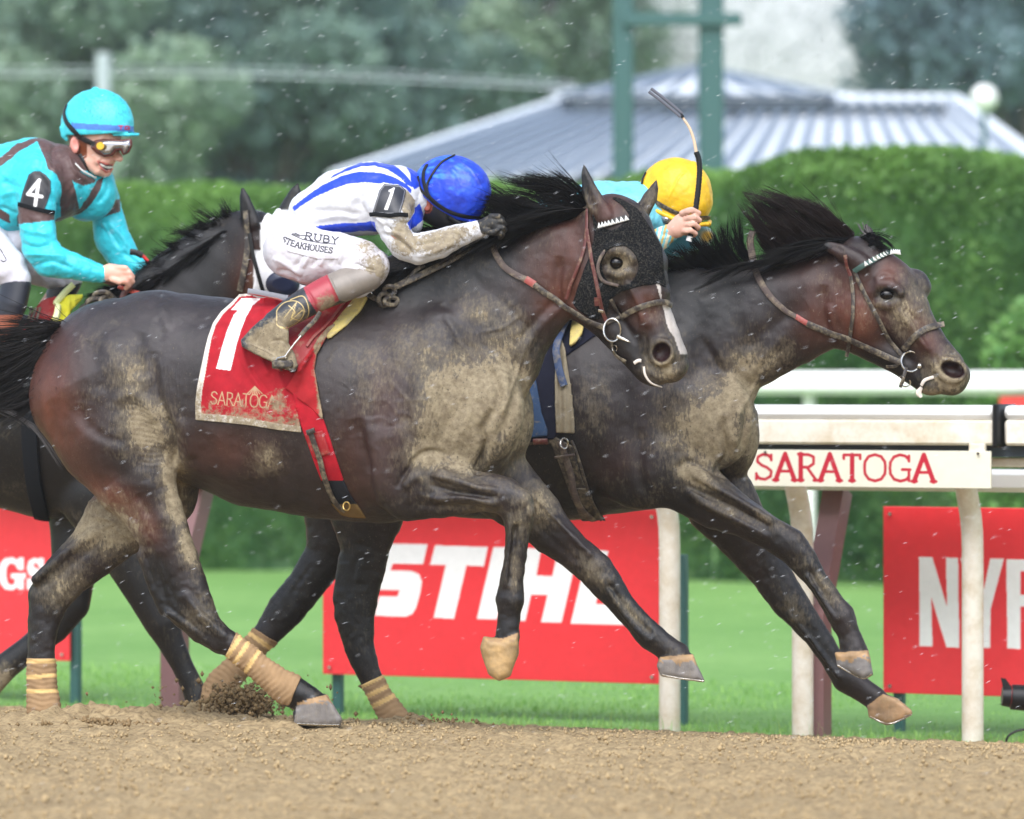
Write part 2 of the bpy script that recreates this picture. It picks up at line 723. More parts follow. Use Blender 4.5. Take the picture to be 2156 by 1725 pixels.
def attr_mat(name, rough=0.6, fabric=0.0, bs=0.3, bscale=180, bd=0.0015, coat=0.0, mudrough=0.85, hair=False, spec=0.5, var=0.1, sheen=0.0, speck=60, weave=0):
    """colour from the painted 'col' attribute, mud from the 'mud' attribute broken up by noise"""
    m, nt, b = nmat(name)
    v = tex_coord(nt)
    ca = N(nt, 'ShaderNodeAttribute', attribute_name='col')
    ma = N(nt, 'ShaderNodeAttribute', attribute_name='mud')
    vs = tex_coord(nt, (1.0, 1.0, 0.35), (0, 0.5, 0)) if hair else v
    n1 = noise(nt, vs, speck, 7, 0.72)
    n2 = noise(nt, v, speck*0.22, 4, 0.6)
    s = mth(nt, 'MULTIPLY_ADD', n1, 0.65, mth(nt, 'MULTIPLY', n2, 0.35))
    s = mth(nt, 'MULTIPLY_ADD', s, 1.7 if hair else 1.0, -0.35 if hair else 0.0)
    s = mth(nt, 'ADD', s, ma.outputs['Fac'])
    f = ramp(nt, s, [(0.60, 0.0), (0.95, 0.42), (1.42, 0.92)] if hair else [(0.86, 0.0), (1.08, 1.0)])
    f = mth(nt, 'MULTIPLY', f, ramp(nt, ma.outputs['Fac'], [(0.02, 0.0), (0.12, 1.0)]))
    vn = noise(nt, vs, 14 if hair else 25, 4, 0.6)
    base = mixc(nt, 1.0, ca.outputs['Color'], ramp(nt, vn, [(0.3, 1-var*1.5), (0.7, 1+var)]), 'MULTIPLY')
    mc = mixc(nt, ramp(nt, noise(nt, v, 45, 5, 0.7), [(0.35, 0.0), (0.65, 1.0)]), MUD, MUD2)
    dots = noise(nt, v, 150, 2, 0.5)
    mc = mixc(nt, ramp(nt, dots, [(0.66, 0.0), (0.72, 0.8)]), mc, ca.outputs['Color'])
    if hair:
        sp = ramp(nt, noise(nt, v, 210, 3, 0.55), [(0.66, 0.0), (0.71, 0.75)])
        sp = mth(nt, 'MULTIPLY', sp, ramp(nt, noise(nt, v, 5, 3, 0.6), [(0.38, 0.0), (0.66, 1.0)]))
        f = mth(nt, 'MAXIMUM', f, sp)
    c = mixc(nt, mth(nt, 'MULTIPLY', f, 0.93), base, mc)
    nt.links.new(c, b.inputs['Base Color'])
    r = mth(nt, 'MULTIPLY_ADD', f, mudrough-rough, rough)
    if hair:
        r = mth(nt, 'MULTIPLY_ADD', noise(nt, v, 9, 3), 0.18, mth(nt, 'SUBTRACT', r, 0.09))
    nt.links.new(r, b.inputs['Roughness'])
    b.inputs['Coat Weight'].default_value = coat
    b.inputs['Specular IOR Level'].default_value = spec
    if sheen:
        b.inputs['Sheen Weight'].default_value = sheen
        b.inputs['Sheen Roughness'].default_value = 0.4
    p = None
    if hair:
        vh = tex_coord(nt, (1.0, 1.0, 0.25), (0, 0.6, 0))
        p = bump(nt, b, noise(nt, vh, 380, 4, 0.75), bs, bd)
        p = bump(nt, b, noise(nt, vh, 90, 4, 0.7), 0.35, 0.002, p)
        p = bump(nt, b, noise(nt, v, 22, 3, 0.5), 0.12, 0.005, p)
    else:
        p = bump(nt, b, noise(nt, v, bscale, 4, 0.6), bs, bd)
        if weave:
            p = bump(nt, b, noise(nt, v, weave, 1, 0.5), 0.3, 0.0006, p)
    bump(nt, b, f, 0.5, 0.002, p)
    return m


M = {}
M['horse'] = attr_mat('horse_coat', rough=0.36, hair=True, bs=0.9, bd=0.0018, coat=0.0, spec=0.42, var=0.25, sheen=0.0, speck=105)
M['silk'] = attr_mat('racing_silk', rough=0.45, bs=0.25, bscale=70, bd=0.002, spec=0.4, var=0.06, sheen=0.15, speck=90)
M['breeches'] = attr_mat('white_breeches', rough=0.6, bs=0.2, bscale=60, bd=0.002, var=0.05, speck=90)
M['cloth'] = attr_mat('saddle_cloth', rough=0.85, bs=0.35, bscale=300, bd=0.0012, var=0.12, spec=0.2, speck=60, weave=900)
M['skin'] = attr_mat('skin', rough=0.45, bs=0.15, bscale=300, bd=0.0006, var=0.08, speck=100)
M['boot'] = attr_mat('boot_leather', rough=0.42, bs=0.25, bscale=120, bd=0.001, coat=0.05, speck=55)
M['helmet'] = attr_mat('helmet_cover', rough=0.5, bs=0.3, bscale=55, bd=0.0015, var=0.12, coat=0.1, speck=80)
M['bandage'] = attr_mat('leg_bandage', rough=0.85, bs=0.4, bscale=200, bd=0.0015, spec=0.2, speck=50)
M['painted'] = attr_mat('printed_board', rough=0.45, bs=0.05, bscale=40, var=0.03)
M['hair'] = plain('black_mane_hair', (0.0035, 0.003, 0.0035), 0.5, var=0.4, vs=20, bs=0, spec=0.14)
M['strap'] = plain('dark_strap_leather', rgb(52, 46, 44), 0.42, bs=0.4, bscale=300, mud=0.42, mscale=45, var=0.3)
M['strapbrown'] = plain('brown_strap_leather', rgb(92, 46, 42), 0.4, bs=0.4, bscale=300, mud=0.25, mscale=60, var=0.3)
M['strapred'] = plain('faded_red_leather', rgb(150, 70, 66), 0.5, bs=0.4, bscale=300, mud=0.3, mscale=60)
M['rubber'] = plain('rein_rubber', rgb(84, 72, 68), 0.75, bs=0.8, bscale=260, bd=0.002, mud=0.35, mscale=30)
M['metal'] = plain('bit_metal', (0.62, 0.6, 0.56), 0.25, metal=1.0, bs=0.1, mud=0.15, mscale=60)
M['gold'] = plain('gold_thread', rgb(190, 160, 95), 0.35, metal=0.6)
M['black'] = plain('black_plastic', (0.007, 0.007, 0.008), 0.4, spec=0.35)
M['fabricblack'] = plain('black_fabric', (0.008, 0.009, 0.011), 0.9, bs=0.5, bscale=400, spec=0.15)
M['white'] = plain('white_plastic', (0.78, 0.78, 0.76), 0.4, var=0.04)
M['tongue'] = plain('white_tongue_tie', rgb(215, 205, 195), 0.6, mud=0.2, mscale=60)
M['eye'] = plain('eye_surface', (0.003, 0.002, 0.002), 0.12, bs=0, var=0.2, spec=0.4)
M['glove'] = plain('black_glove', (0.015, 0.015, 0.016), 0.6, bs=0.6, bscale=200, mud=0.22, mscale=60)
M['yellowpad'] = plain('yellow_pad', rgb(205, 185, 110), 0.8, bs=0.5, bscale=200, mud=0.35, mscale=40, var=0.15)
M['redleather'] = plain('red_leather', rgb(150, 28, 34), 0.5, bs=0.5, bscale=500, mud=0.2, mscale=30, var=0.15)

# ------------------------------------------------------------------ horses
def blob(p, x, z, rx, rz, ang=0, pw=2.0):
    a = math.radians(ang)
    dx, dz = p[:, 0]-x, p[:, 2]-z
    q0 = (dx*math.cos(a)+dz*math.sin(a))/rx
    q1 = (-dx*math.sin(a)+dz*math.cos(a))/rz
    return np.exp(-(q0*q0+q1*q1)**(pw/2))


def lerpc(c, col, f):
    f = np.clip(f, 0, 1)[:, None]
    return c*(1-f)+np.asarray(col)[None, :]*f


COAT = {'brown': (0.0165, 0.0105, 0.0105), 'dark': (0.0045, 0.004, 0.005), 'bay': (0.11, 0.034, 0.020), 'grey': (0.055, 0.048, 0.052)}  # grey stands in for the wet sheen on the coat
HOOF = rgb(120, 115, 112)
HOOFTAN = rgb(172, 138, 98)


def paint_horse(p, n, brown, dark, bay, mud, hooves, grey=(), base='brown', white=(), nostril=()):
    c = np.tile(np.array(COAT[base]), (len(p), 1))
    q = p/np.array([90.0, 90.0, 90.0])
    nz = fbm(q, 3, 5)
    for (x, z, rx, rz, a, s) in grey:  # soft grey patches put the wet sheen into the coat colour
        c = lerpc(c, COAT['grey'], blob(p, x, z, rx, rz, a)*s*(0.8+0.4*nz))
    for (x, z, rx, rz, a, s) in bay:
        c = lerpc(c, COAT['bay'], blob(p, x, z, rx, rz, a)*s*(1+0.25*nz))
    for (x, z, rx, rz, a, s) in dark:
        c = lerpc(c, COAT['dark'], np.clip(blob(p, x, z, rx, rz, a, 4)*s*1.3, 0, 1))
    m = np.clip(0.04+0.09*fbm(p/np.array([60., 60, 60]), 3, 77), 0, 1)
    for (x, z, rx, rz, a, s) in mud:
        m = np.maximum(m, blob(p, x, z, rx, rz, a)*s)
    m = np.clip(m*(0.92+0.28*nz), 0, 1)
    for (P, col) in white:
        f = inpoly(p[:, 0], p[:, 2], P)
        c[f] = col
        m[f] *= 0.5
    for (x, z, rx, rz, a) in nostril:
        t = blob(p, x, z, rx, rz, a, 6)*(p[:, 1] < 0)
        c = lerpc(c, (0.02, 0.006, 0.006), np.clip(t*1.6, 0, 1))
        m = m*(1-np.clip(t*1.6, 0, 1))
    for (P, off, col) in hooves:
        f = inpoly(p[:, 0], p[:, 2], P) & (np.abs(p[:, 1]-off) < 60)
        cy = min(a[1] for a in P)
        g = fbm(p/np.array([14, 14, 6.0]), 3, 9)
        top = np.array([(p[:, 2]-cy)/30.0]).ravel()
        c[f] = np.where((top+0.3*g)[:, None] < 0.6, np.array(HOOFTAN)[None], np.array(col)[None])[f]*(0.9+0.2*g[f])[:, None]
        m[f] = 0.12
    return c, {'mud': m}


def horse1():
    fr = Frame(0.0, 700, 18)
    S = Sculpt(20, 1500, -200, 200, 320, 1560, 3.0)
    # trunk
    S.c([(250, 800, 0, 172, .85), (330, 800, 0, 188, .82), (450, 826, 0, 201, .80), (560, 855, 0, 216, .78), (690, 870, 0, 223, .74), (800, 876, 0, 226, .68), (880, 868, 0, 214, .60)], 20)
    for s in (-1, 1):
        S.c([(190, 835, s*55, 128, .85), (232, 915, s*78, 112, .72)], 30)
        S.e(872, 820, s*76, 66, 175, 42, 24, 70)          # shoulder blade
        S.e(830, 965, s*98, 100, 88, 44, 35, 30)          # triceps
        S.e(480, 850, s*110, 150, 150, 50, 0, 50)         # ribs
    # neck
    S.c([(900, 800, 0, 190, .60), (1000, 715, 0, 150, .50), (1065, 645, 0, 125, .46), (1125, 592, 0, 110, .45), (1180, 556, 0, 98, .48), (1225, 545, 0, 88, .55)], 30)
    S.c([(800, 700, 0, 84, .6), (866, 612, 0, 86, .55), (930, 585, 0, 84, .5), (1000, 572, 0, 78, .45)], 40)
    # chest
    S.e(985, 870, -62, 118, 128, 66, 20, 26)
    S.e(1050, 875, 52, 74, 112, 62, 0, 20)
    S.c([(1085, 790, 5, 30), (1040, 850, 0, 30), (1020, 920, -5, 22)], 30)
    # near foreleg
    S.c([(872, 1020, -100, 80, .55), (925, 1030, -104, 62, .60), (965, 1034, -108, 53, .65), (1020, 1036, -112, 42, .75), (1062, 1044, -115, 40, .85), (1086, 1062, -116, 39, .9), (1092, 1092, -116, 33, .9), (1090, 1125, -116, 26, .9), (1084, 1180, -115, 23, .85), (1077, 1225, -114, 25, .85), (1074, 1262, -112, 31, .85), (1072, 1296, -110, 24, .9), (1068, 1335, -108, 25, 1.0)], 16)
    S.c([(930, 1000, -140, 12), (980, 1018, -142, 10), (1040, 1040, -142, 6)], 18)
    S.c([(920, 1050, -140, 8), (980, 1052, -144, 8), (1045, 1060, -143, 6)], 12)
    S.c([(1075, 1090, -140, 6), (1072, 1150, -136, 5), (1064, 1230, -134, 5)], 10)
    S.c([(1086, 1110, -138, 4), (1080, 1160, -137, 3), (1074, 1225, -137, 3)], 8, sub=True)
    S.e(1098, 1048, -135, 20, 16, 12, 40, 12)
    S.e(1110, 1078, -130, 14, 16, 12, 60, 10)
    P1 = [(1018, 1340), (1010, 1366), (1028, 1420), (1051, 1434), (1074, 1424), (1092, 1375), (1092, 1332), (1060, 1345)]
    S.poly(P1, -108, 34, 18, 8)
    # far foreleg
    S.c([(1030, 1000, 62, 82, .6), (1085, 1045, 66, 66, .65), (1130, 1085, 68, 56, .7), (1160, 1120, 70, 48, .75), (1208, 1162, 72, 38, .85), (1252, 1198, 73, 38, .9), (1278, 1232, 73, 34, .9), (1306, 1268, 73, 27, .9), (1340, 1308, 72, 26, .9), (1372, 1342, 72, 30, .9), (1400, 1362, 72, 26, .95), (1424, 1380, 72, 29, 1.0)], 16)
    S.c([(1110, 1040, 28, 10), (1170, 1100, 36, 9), (1240, 1165, 42, 6)], 14)
    S.c([(1095, 1075, 20, 4), (1150, 1125, 30, 4), (1210, 1180, 40, 3)], 12, sub=True)
    S.c([(1268, 1222, 46, 5), (1320, 1300, 50, 4), (1360, 1345, 50, 5)], 10)
    S.c([(1284, 1235, 44, 3), (1330, 1292, 46, 3), (1368, 1330, 48, 3)], 8, sub=True)
    P2 = [(1390, 1384), (1460, 1377), (1483, 1432), (1484, 1437), (1392, 1424), (1384, 1402)]
    S.poly(P2, 72, 36, 12, 6)
    # near hind leg
    S.c([(232, 915, -80, 112, .7), (282, 1005, -92, 90, .62), (322, 1076, -97, 64, .62), (356, 1150, -98, 52, .7), (384, 1228, -98, 50, .62), (402, 1282, -98, 49, .6), (432, 1322, -98, 37, .7), (468, 1350, -98, 29, .85), (487, 1358, -98, 26, .9), (545, 1405, -98, 26, .9), (588, 1440, -98, 31, .9), (612, 1455, -98, 35, .9), (648, 1472, -98, 29, 1.0), (660, 1484, -98, 30, 1)], 18)
    S.c([(300, 1170, -100, 10), (318, 1225, -100, 11), (345, 1285, -98, 12)], 18)
    S.c([(390, 1255, -126, 9), (425, 1300, -124, 8), (470, 1340, -118, 6)], 12)
    S.c([(352, 1290, -118, 6), (395, 1318, -118, 6), (455, 1365, -114, 5)], 9)
    # far hind leg
    S.c([(330, 950, 85, 105, .6), (325, 1030, 88, 94, .55), (250, 1100, 90, 76, .55), (200, 1158, 92, 58, .62), (140, 1210, 94, 50, .65), (104, 1256, 95, 46, .65), (92, 1308, 95, 34, .75), (87, 1350, 95, 29, .9), (87, 1400, 95, 29, .9), (88, 1455, 95, 31, .9), (92, 1490, 95, 35, .95), (100, 1520, 95, 32, 1)], 18)
    S.c([(200, 1120, 55, 8), (130, 1170, 62, 9), (75, 1220, 70, 10)], 16)
    # head
    S.e(1285, 492, 0, 76, 82, 58, 0, 24)
    S.c([(1300, 500, 0, 78, .74), (1328, 558, 0, 78, .76), (1345, 615, 0, 66, .72), (1360, 665, 0, 53, .72), (1384, 715, 0, 50, .78), (1405, 750, 0, 42, .9), (1418, 768, 0, 32, 1.0)], 20)
    S.e(1245, 590, 0, 60, 92, 58, -14, 22)
    S.c([(1232, 640, 0, 40, .9), (1282, 688, 0, 34, .85), (1322, 735, 0, 30, .85), (1358, 772, 0, 30, .9)], 16)
    S.e(1372, 788, 0, 34, 25, 30, 22, 10)
    S.e(1412, 782, 0, 28, 24, 36, -20, 10)
    S.c([(1330, 752, -34, 3), (1356, 768, -36, 4), (1385, 790, -36, 4), (1425, 800, -30, 4)], 6, sub=True)
    S.c([(1352, 766, -32, 5), (1362, 795, -32, 4), (1395, 812, -22, 4)], 5, sub=True)
    ring = [(1392+23*math.cos(t), 742+24*math.sin(t), -40-4*math.cos(t), 7) for t in np.linspace(0, 2*math.pi, 13)]
    S.c(ring, 9)
    S.e(1393, 742, -46, 17, 19, 24, 20, 5, sub=True)
    S.c([(1262, 548, -52, 11), (1282, 528, -57, 13), (1310, 528, -58, 13), (1330, 545, -56, 11)], 12)
    S.c([(1278, 572, -54, 8), (1302, 580, -56, 9), (1326, 574, -55, 7)], 10)
    S.e(1300, 554, -66, 20, 14, 14, 5, 7, sub=True)
    S.e(1388, 562, 34, 20, 34, 24, 10, 14)
    S.c([(1322, 600, -50, 8), (1345, 640, -42, 7), (1362, 680, -36, 6)], 14)
    # ears
    S.c([(1229, 347, -45, 2, .8), (1233, 370, -47, 10, .8), (1241, 400, -48, 17, .8), (1256, 430, -48, 22, .8), (1272, 458, -45, 24, .9)], 6)
    S.c([(1228, 362, -58, 3), (1231, 385, -62, 7), (1237, 412, -64, 8), (1248, 436, -66, 7)], 5, sub=True)
    S.c([(1383, 378, 38, 2, .8), (1378, 396, 40, 9, .8), (1368, 418, 42, 15, .8), (1354, 442, 40, 17, .9), (1340, 466, 36, 19, 1)], 6)
    S.c([(1378, 395, 28, 3), (1366, 418, 26, 5), (1354, 438, 26, 5)], 5, sub=True)

    RL = [('g', [(321, 740), (324, 797), (331, 842), (350, 886), (361, 916), (363, 946), (369, 980)], 10, -.016), ('g', [(345, 880), (358, 916), (362, 946), (369, 985)], 5, -.016),
          ('s', [(300, 1010), (250, 930), (202, 913), (175, 886), (164, 846), (168, 800)], 14, -.005), ('g', [(267, 925), (238, 928), (202, 913), (175, 886), (166, 850)], 11, -.006),
          ('g', [(338, 640), (346, 665), (352, 700)], 12, .007), ('g', [(330, 668), (340, 690), (338, 720)], 12, -.005),
          ('g', [(225, 700), (240, 740), (262, 790), (300, 830)], 26, .010), ('g', [(190, 720), (195, 780), (215, 830)], 22, -.006),
          ('g', [(300, 700), (290, 750), (300, 800)], 14, -.008), ('g', [(240, 850), (275, 832), (310, 850), (330, 890)], 14, .012),
          ('g', [(404, 968), (395, 930), (380, 880)], 12, .010), ('g', [(440, 930), (480, 880), (520, 800)], 40, .004),
          ('s', [(761, 880), (768, 925), (778, 965), (786, 1015), (796, 1064)], 9, -.014), ('g', [(756, 880), (766, 946), (778, 1000)], 14, -.008),
          ('g', [(836, 1030), (848, 1003), (862, 984), (873, 968), (890, 955), (915, 951), (950, 962)], 6, -.016), ('s', [(836, 1030), (862, 984), (890, 955), (950, 960), (1000, 980)], 12, .008),
          ('g', [(1003, 1000), (1009, 980), (1017, 953), (1020, 929), (1014, 909), (1024, 885), (1036, 860)], 8, -.026), ('g', [(1009, 980), (1017, 953), (1020, 929)], 4, -.01),
          ('g', [(1036, 770), (1043, 805), (1050, 840), (1040, 880)], 9, -.012), ('g', [(1090, 800), (1080, 850), (1064, 890), (1050, 930)], 12, -.012), ('g', [(1062, 780), (1066, 830), (1056, 880)], 11, .010),
          ('g', [(930, 640), (952, 680), (979, 723), (1011, 764), (1043, 809)], 15, -.014), ('s', [(940, 640), (979, 723), (1043, 809)], 18, -.008),
          ('g', [(880, 700), (860, 770), (850, 850), (860, 920)], 16, -.009), ('g', [(930, 780), (900, 850), (885, 920)], 22, .008),
          ('g', [(980, 840), (940, 900), (915, 945)], 10, -.005), ('g', [(1000, 850), (975, 910), (950, 955)], 12, .006),
          ('g', [(835, 760), (815, 830), (800, 900)], 18, -.006), ('g', [(820, 900), (830, 960), (825, 1020)], 20, .008),
          ('g', [(905, 998), (960, 1014), (1010, 1028), (1052, 1032)], 6, .008), ('g', [(900, 1018), (956, 1036), (1010, 1044), (1050, 1048)], 5, -.008), ('g', [(960, 1048), (1000, 1052), (1040, 1062)], 5, .007), ('g', [(860, 1062), (930, 1066), (1000, 1066)], 8, -.005), ('g', [(850, 1030), (868, 1012), (890, 1000)], 9, .006),
          ('g', [(1088, 1100), (1082, 1160), (1076, 1225)], 3.5, -.006), ('g', [(1076, 1100), (1070, 1160), (1064, 1230)], 4.5, .005), ('g', [(1100, 1110), (1096, 1170), (1090, 1225)], 5, .004),
          ('g', [(335, 1160), (352, 1220), (372, 1275)], 6, -.009), ('g', [(385, 1100), (398, 1160), (420, 1230)], 7, .005), ('g', [(300, 1120), (318, 1180), (335, 1240), (345, 1285)], 5, .008), ('g', [(312, 1130), (334, 1200), (352, 1265)], 5, -.008),
          ('g', [(395, 1262), (420, 1290), (450, 1315)], 5, .007), ('g', [(372, 1290), (400, 1312), (440, 1345)], 4, -.007), ('g', [(415, 1245), (430, 1262), (440, 1280)], 6, .006),
          ('g', [(310, 1010), (330, 1060), (345, 1110)], 16, .007), ('g', [(290, 1040), (312, 1090)], 8, -.006), ('g', [(340, 1030), (356, 1080), (352, 1130)], 3, .005),
          ('g', [(215, 1140), (150, 1190), (100, 1235)], 6, -.010), ('g', [(230, 1120), (170, 1160), (120, 1205)], 9, .006), ('g', [(160, 1030), (200, 1070), (210, 1100)], 4, .005), ('g', [(190, 1085), (240, 1100), (200, 1120)], 3, .005), ('g', [(80, 1230), (90, 1280), (100, 1330)], 5, -.006),
          ('g', [(1110, 1040), (1170, 1105), (1240, 1180)], 6, -.006), ('g', [(1270, 1215), (1320, 1285), (1370, 1335)], 4, -.006), ('g', [(1262, 1225), (1310, 1295), (1355, 1345)], 4, .005),
          ('g', [(1196, 560), (1190, 610), (1204, 650), (1240, 676)], 9, .008), ('g', [(1178, 540), (1172, 600), (1180, 650)], 10, -.010), ('g', [(1285, 640), (1320, 690), (1345, 725)], 9, -.008), ('g', [(1325, 600), (1345, 645), (1360, 690)], 5, .006),
          ('g', [(1350, 700), (1362, 725), (1360, 760)], 5, -.005), ('g', [(1100, 520), (1060, 580), (1000, 640)], 24, -.004), ('g', [(1210, 470), (1130, 510), (1060, 560)], 14, .004), ('g', [(1190, 640), (1140, 690), (1100, 740)], 9, .006), ('g', [(1170, 630), (1120, 685), (1080, 730)], 8, -.006)]
    rv = random.Random(3)
    for i in range(16):
        x, z, a = rv.uniform(500, 1000), rv.uniform(760, 1040), rv.uniform(-.6, .6)
        pth = [(x, z)]
        for k in range(4):
            a += rv.uniform(-.7, .7)
            pth.append((pth[-1][0]+26*math.cos(a), pth[-1][1]+26*math.sin(a)+6))
        RL.append(('g', pth, 4.0, .0011))
    for pth in ([(1010, 700), (1060, 690), (1100, 660)], [(900, 1000), (950, 1006), (1000, 1020)], [(880, 1040), (930, 1052), (975, 1045), (1020, 1062)], [(225, 1130), (215, 1090), (235, 1050)], [(1340, 700), (1352, 680), (1350, 655)], [(1330, 640), (1345, 660), (1350, 690)], [(380, 1180), (392, 1220), (410, 1250)], [(240, 1110), (262, 1130), (285, 1130)]):
        RL.append(('g', pth, 3.6, .0030))
    for i in range(13):
        RL.append(('g', [(255+i*3, 845+i*11), (290+i*2.5, 849+i*11), (326+i*1.5, 868+i*9), (352+i*.6, 903+i*6)], 2.8, .0020))
    for i in range(7):
        RL.append(('g', [(335+9*i, 745+8*i), (346+7*i, 820+4*i), (362+4*i, 900)], 3, .0022))
    for i in range(9):
        RL.append(('g', [(1130-i*3, 690+i*14), (1110-i*4, 720+i*14), (1096-i*5, 760+i*14)], 3, .002))
    for i in range(12):
        RL.append(('g', [(905+i*9, 800+i*2), (895+i*8, 860+i*3), (880+i*6, 920+i*3)], 3, .0016))

    def disp(p, n):
        a = fbm(p/np.array([70., 70, 70]), 3, 3)*0.003+relief(p, n, RL)
        w = fbm(p/np.array([16., 40, 9]), 2, 8)*0.0012*blob(p, 1000, 860, 130, 190, 0)
        w = w+fbm(p/np.array([9., 30, 30]), 2, 4)*0.0015*blob(p, 1090, 740, 60, 120, 20)
        v = fbm(p/np.array([14., 14, 14]), 2, 6)*0.0009
        legs = np.clip((p[:, 2]-1100)/40, 0, 1)*(p[:, 2] < 1380)
        return a*(1-0.7*legs)+w+v*(1+1.0*legs)

    mud = [(990, 870, 115, 150, 20, .95), (1075, 860, 60, 130, 0, .85), (1060, 740, 70, 90, 0, .5), (905, 960, 60, 40, 10, .8), (960, 985, 60, 25, 10, .6),
           (310, 900, 60, 90, -25, .62), (365, 1000, 34, 70, -10, .85), (275, 790, 45, 60, -20, .6), (370, 1060, 30, 60, -10, .9), (395, 1150, 22, 60, -15, .7),
           (560, 970, 36, 40, 0, .5), (900, 760, 60, 80, 10, .38), (870, 740, 80, 60, 0, .35), (780, 800, 60, 100, 0, .28),
           (1010, 660, 45, 40, 0, .42), (1400, 765, 40, 45, 0, .75), (1305, 560, 34, 42, 0, .55), (1430, 700, 26, 50, -20, .4), (1375, 660, 30, 30, 0, .25),
           (200, 1100, 70, 60, -30, .75), (250, 1120, 60, 60, 0, .75), (130, 1230, 60, 50, -40, .45), (1130, 1060, 55, 50, 40, .5), (1000, 1070, 70, 18, 5, .4),
           (1095, 1100, 30, 40, 0, .45), (1085, 1200, 12, 60, 0, .5), (1250, 1200, 60, 30, 40, .4), (1330, 1290, 60, 14, 45, .45), (1420, 1385, 24, 24, 0, .3), (1240, 430, 26, 40, 20, .32), (1370, 420, 20, 40, 20, .4), (430, 1300, 50, 50, 0, .35)]
    dark = [(1060, 1350, 90, 120, 0, .6), (1120, 1130, 60, 60, 0, .5), (1330, 1290, 110, 60, 45, .8), (640, 1470, 60, 50, 0, 1.0), (345, 1250, 40, 120, -18, .8), (440, 1310, 60, 60, 0, .5), (80, 1290, 60, 100, 0, .5), (940, 560, 190, 70, -22, .9), (1228, 385, 12, 45, 0, 1.0), (60, 1200, 90, 60, -50, .5),
            (1330, 740, 60, 60, 40, .5), (1299, 554, 24, 15, 10, 1.0), (850, 1090, 80, 40, 0, .5)]
    bay = [(110, 880, 60, 120, -20, .95), (230, 1050, 70, 35, 40, 1.0), (300, 1110, 30, 60, -25, .8), (90, 760, 60, 80, 20, .5), (1200, 520, 45, 70, 10, .6), (1170, 620, 60, 30, -50, .6), (1360, 650, 30, 40, 0, .9), (740, 960, 60, 120, 0, .35), (1215, 620, 30, 60, 10, .6), (820, 870, 40, 100, 0, .3), (470, 950, 100, 60, 0, .35), (1285, 440, 30, 30, 0, .5), (1130, 560, 40, 60, 0, .4)]
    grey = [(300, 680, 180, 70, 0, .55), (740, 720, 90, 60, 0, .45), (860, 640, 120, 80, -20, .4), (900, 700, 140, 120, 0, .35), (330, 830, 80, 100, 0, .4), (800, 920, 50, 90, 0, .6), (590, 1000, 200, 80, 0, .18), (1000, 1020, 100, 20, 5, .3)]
    hooves = [(P1, -108, rgb(178, 146, 100)), (P2, 72, rgb(128, 122, 118)), ([(625, 1480), (690, 1462), (722, 1515), (716, 1534), (620, 1528)], -98, rgb(128, 122, 118))]
    P3 = [(617, 1500), (640, 1478), (688, 1462), (720, 1514), (717, 1530), (622, 1526)]
    S.poly(P3, -98, 34, 12, 6)
    blaze = [([(1381, 597), (1389, 597), (1394, 636), (1408, 640), (1420, 672), (1444, 712), (1450, 748), (1432, 745), (1420, 712), (1406, 690), (1398, 655)], (0.55, 0.5, 0.46))]
    root = empty('horse', tuple(fr.w(np.array([430., 0, 1530.]))), 'muddy dark bay racehorse in black blinker hood and red saddle cloth, nearest the camera', 'horse', 'galloping racehorses')
    o, sk = sculpt_obj('body', S, fr, M['horse'], root, lambda p, n: paint_horse(p, n, None, dark, bay, mud, hooves, grey, white=blaze, nostril=[(1394, 742, 17, 19, 20)]), 2, disp)
    return root, fr, sk


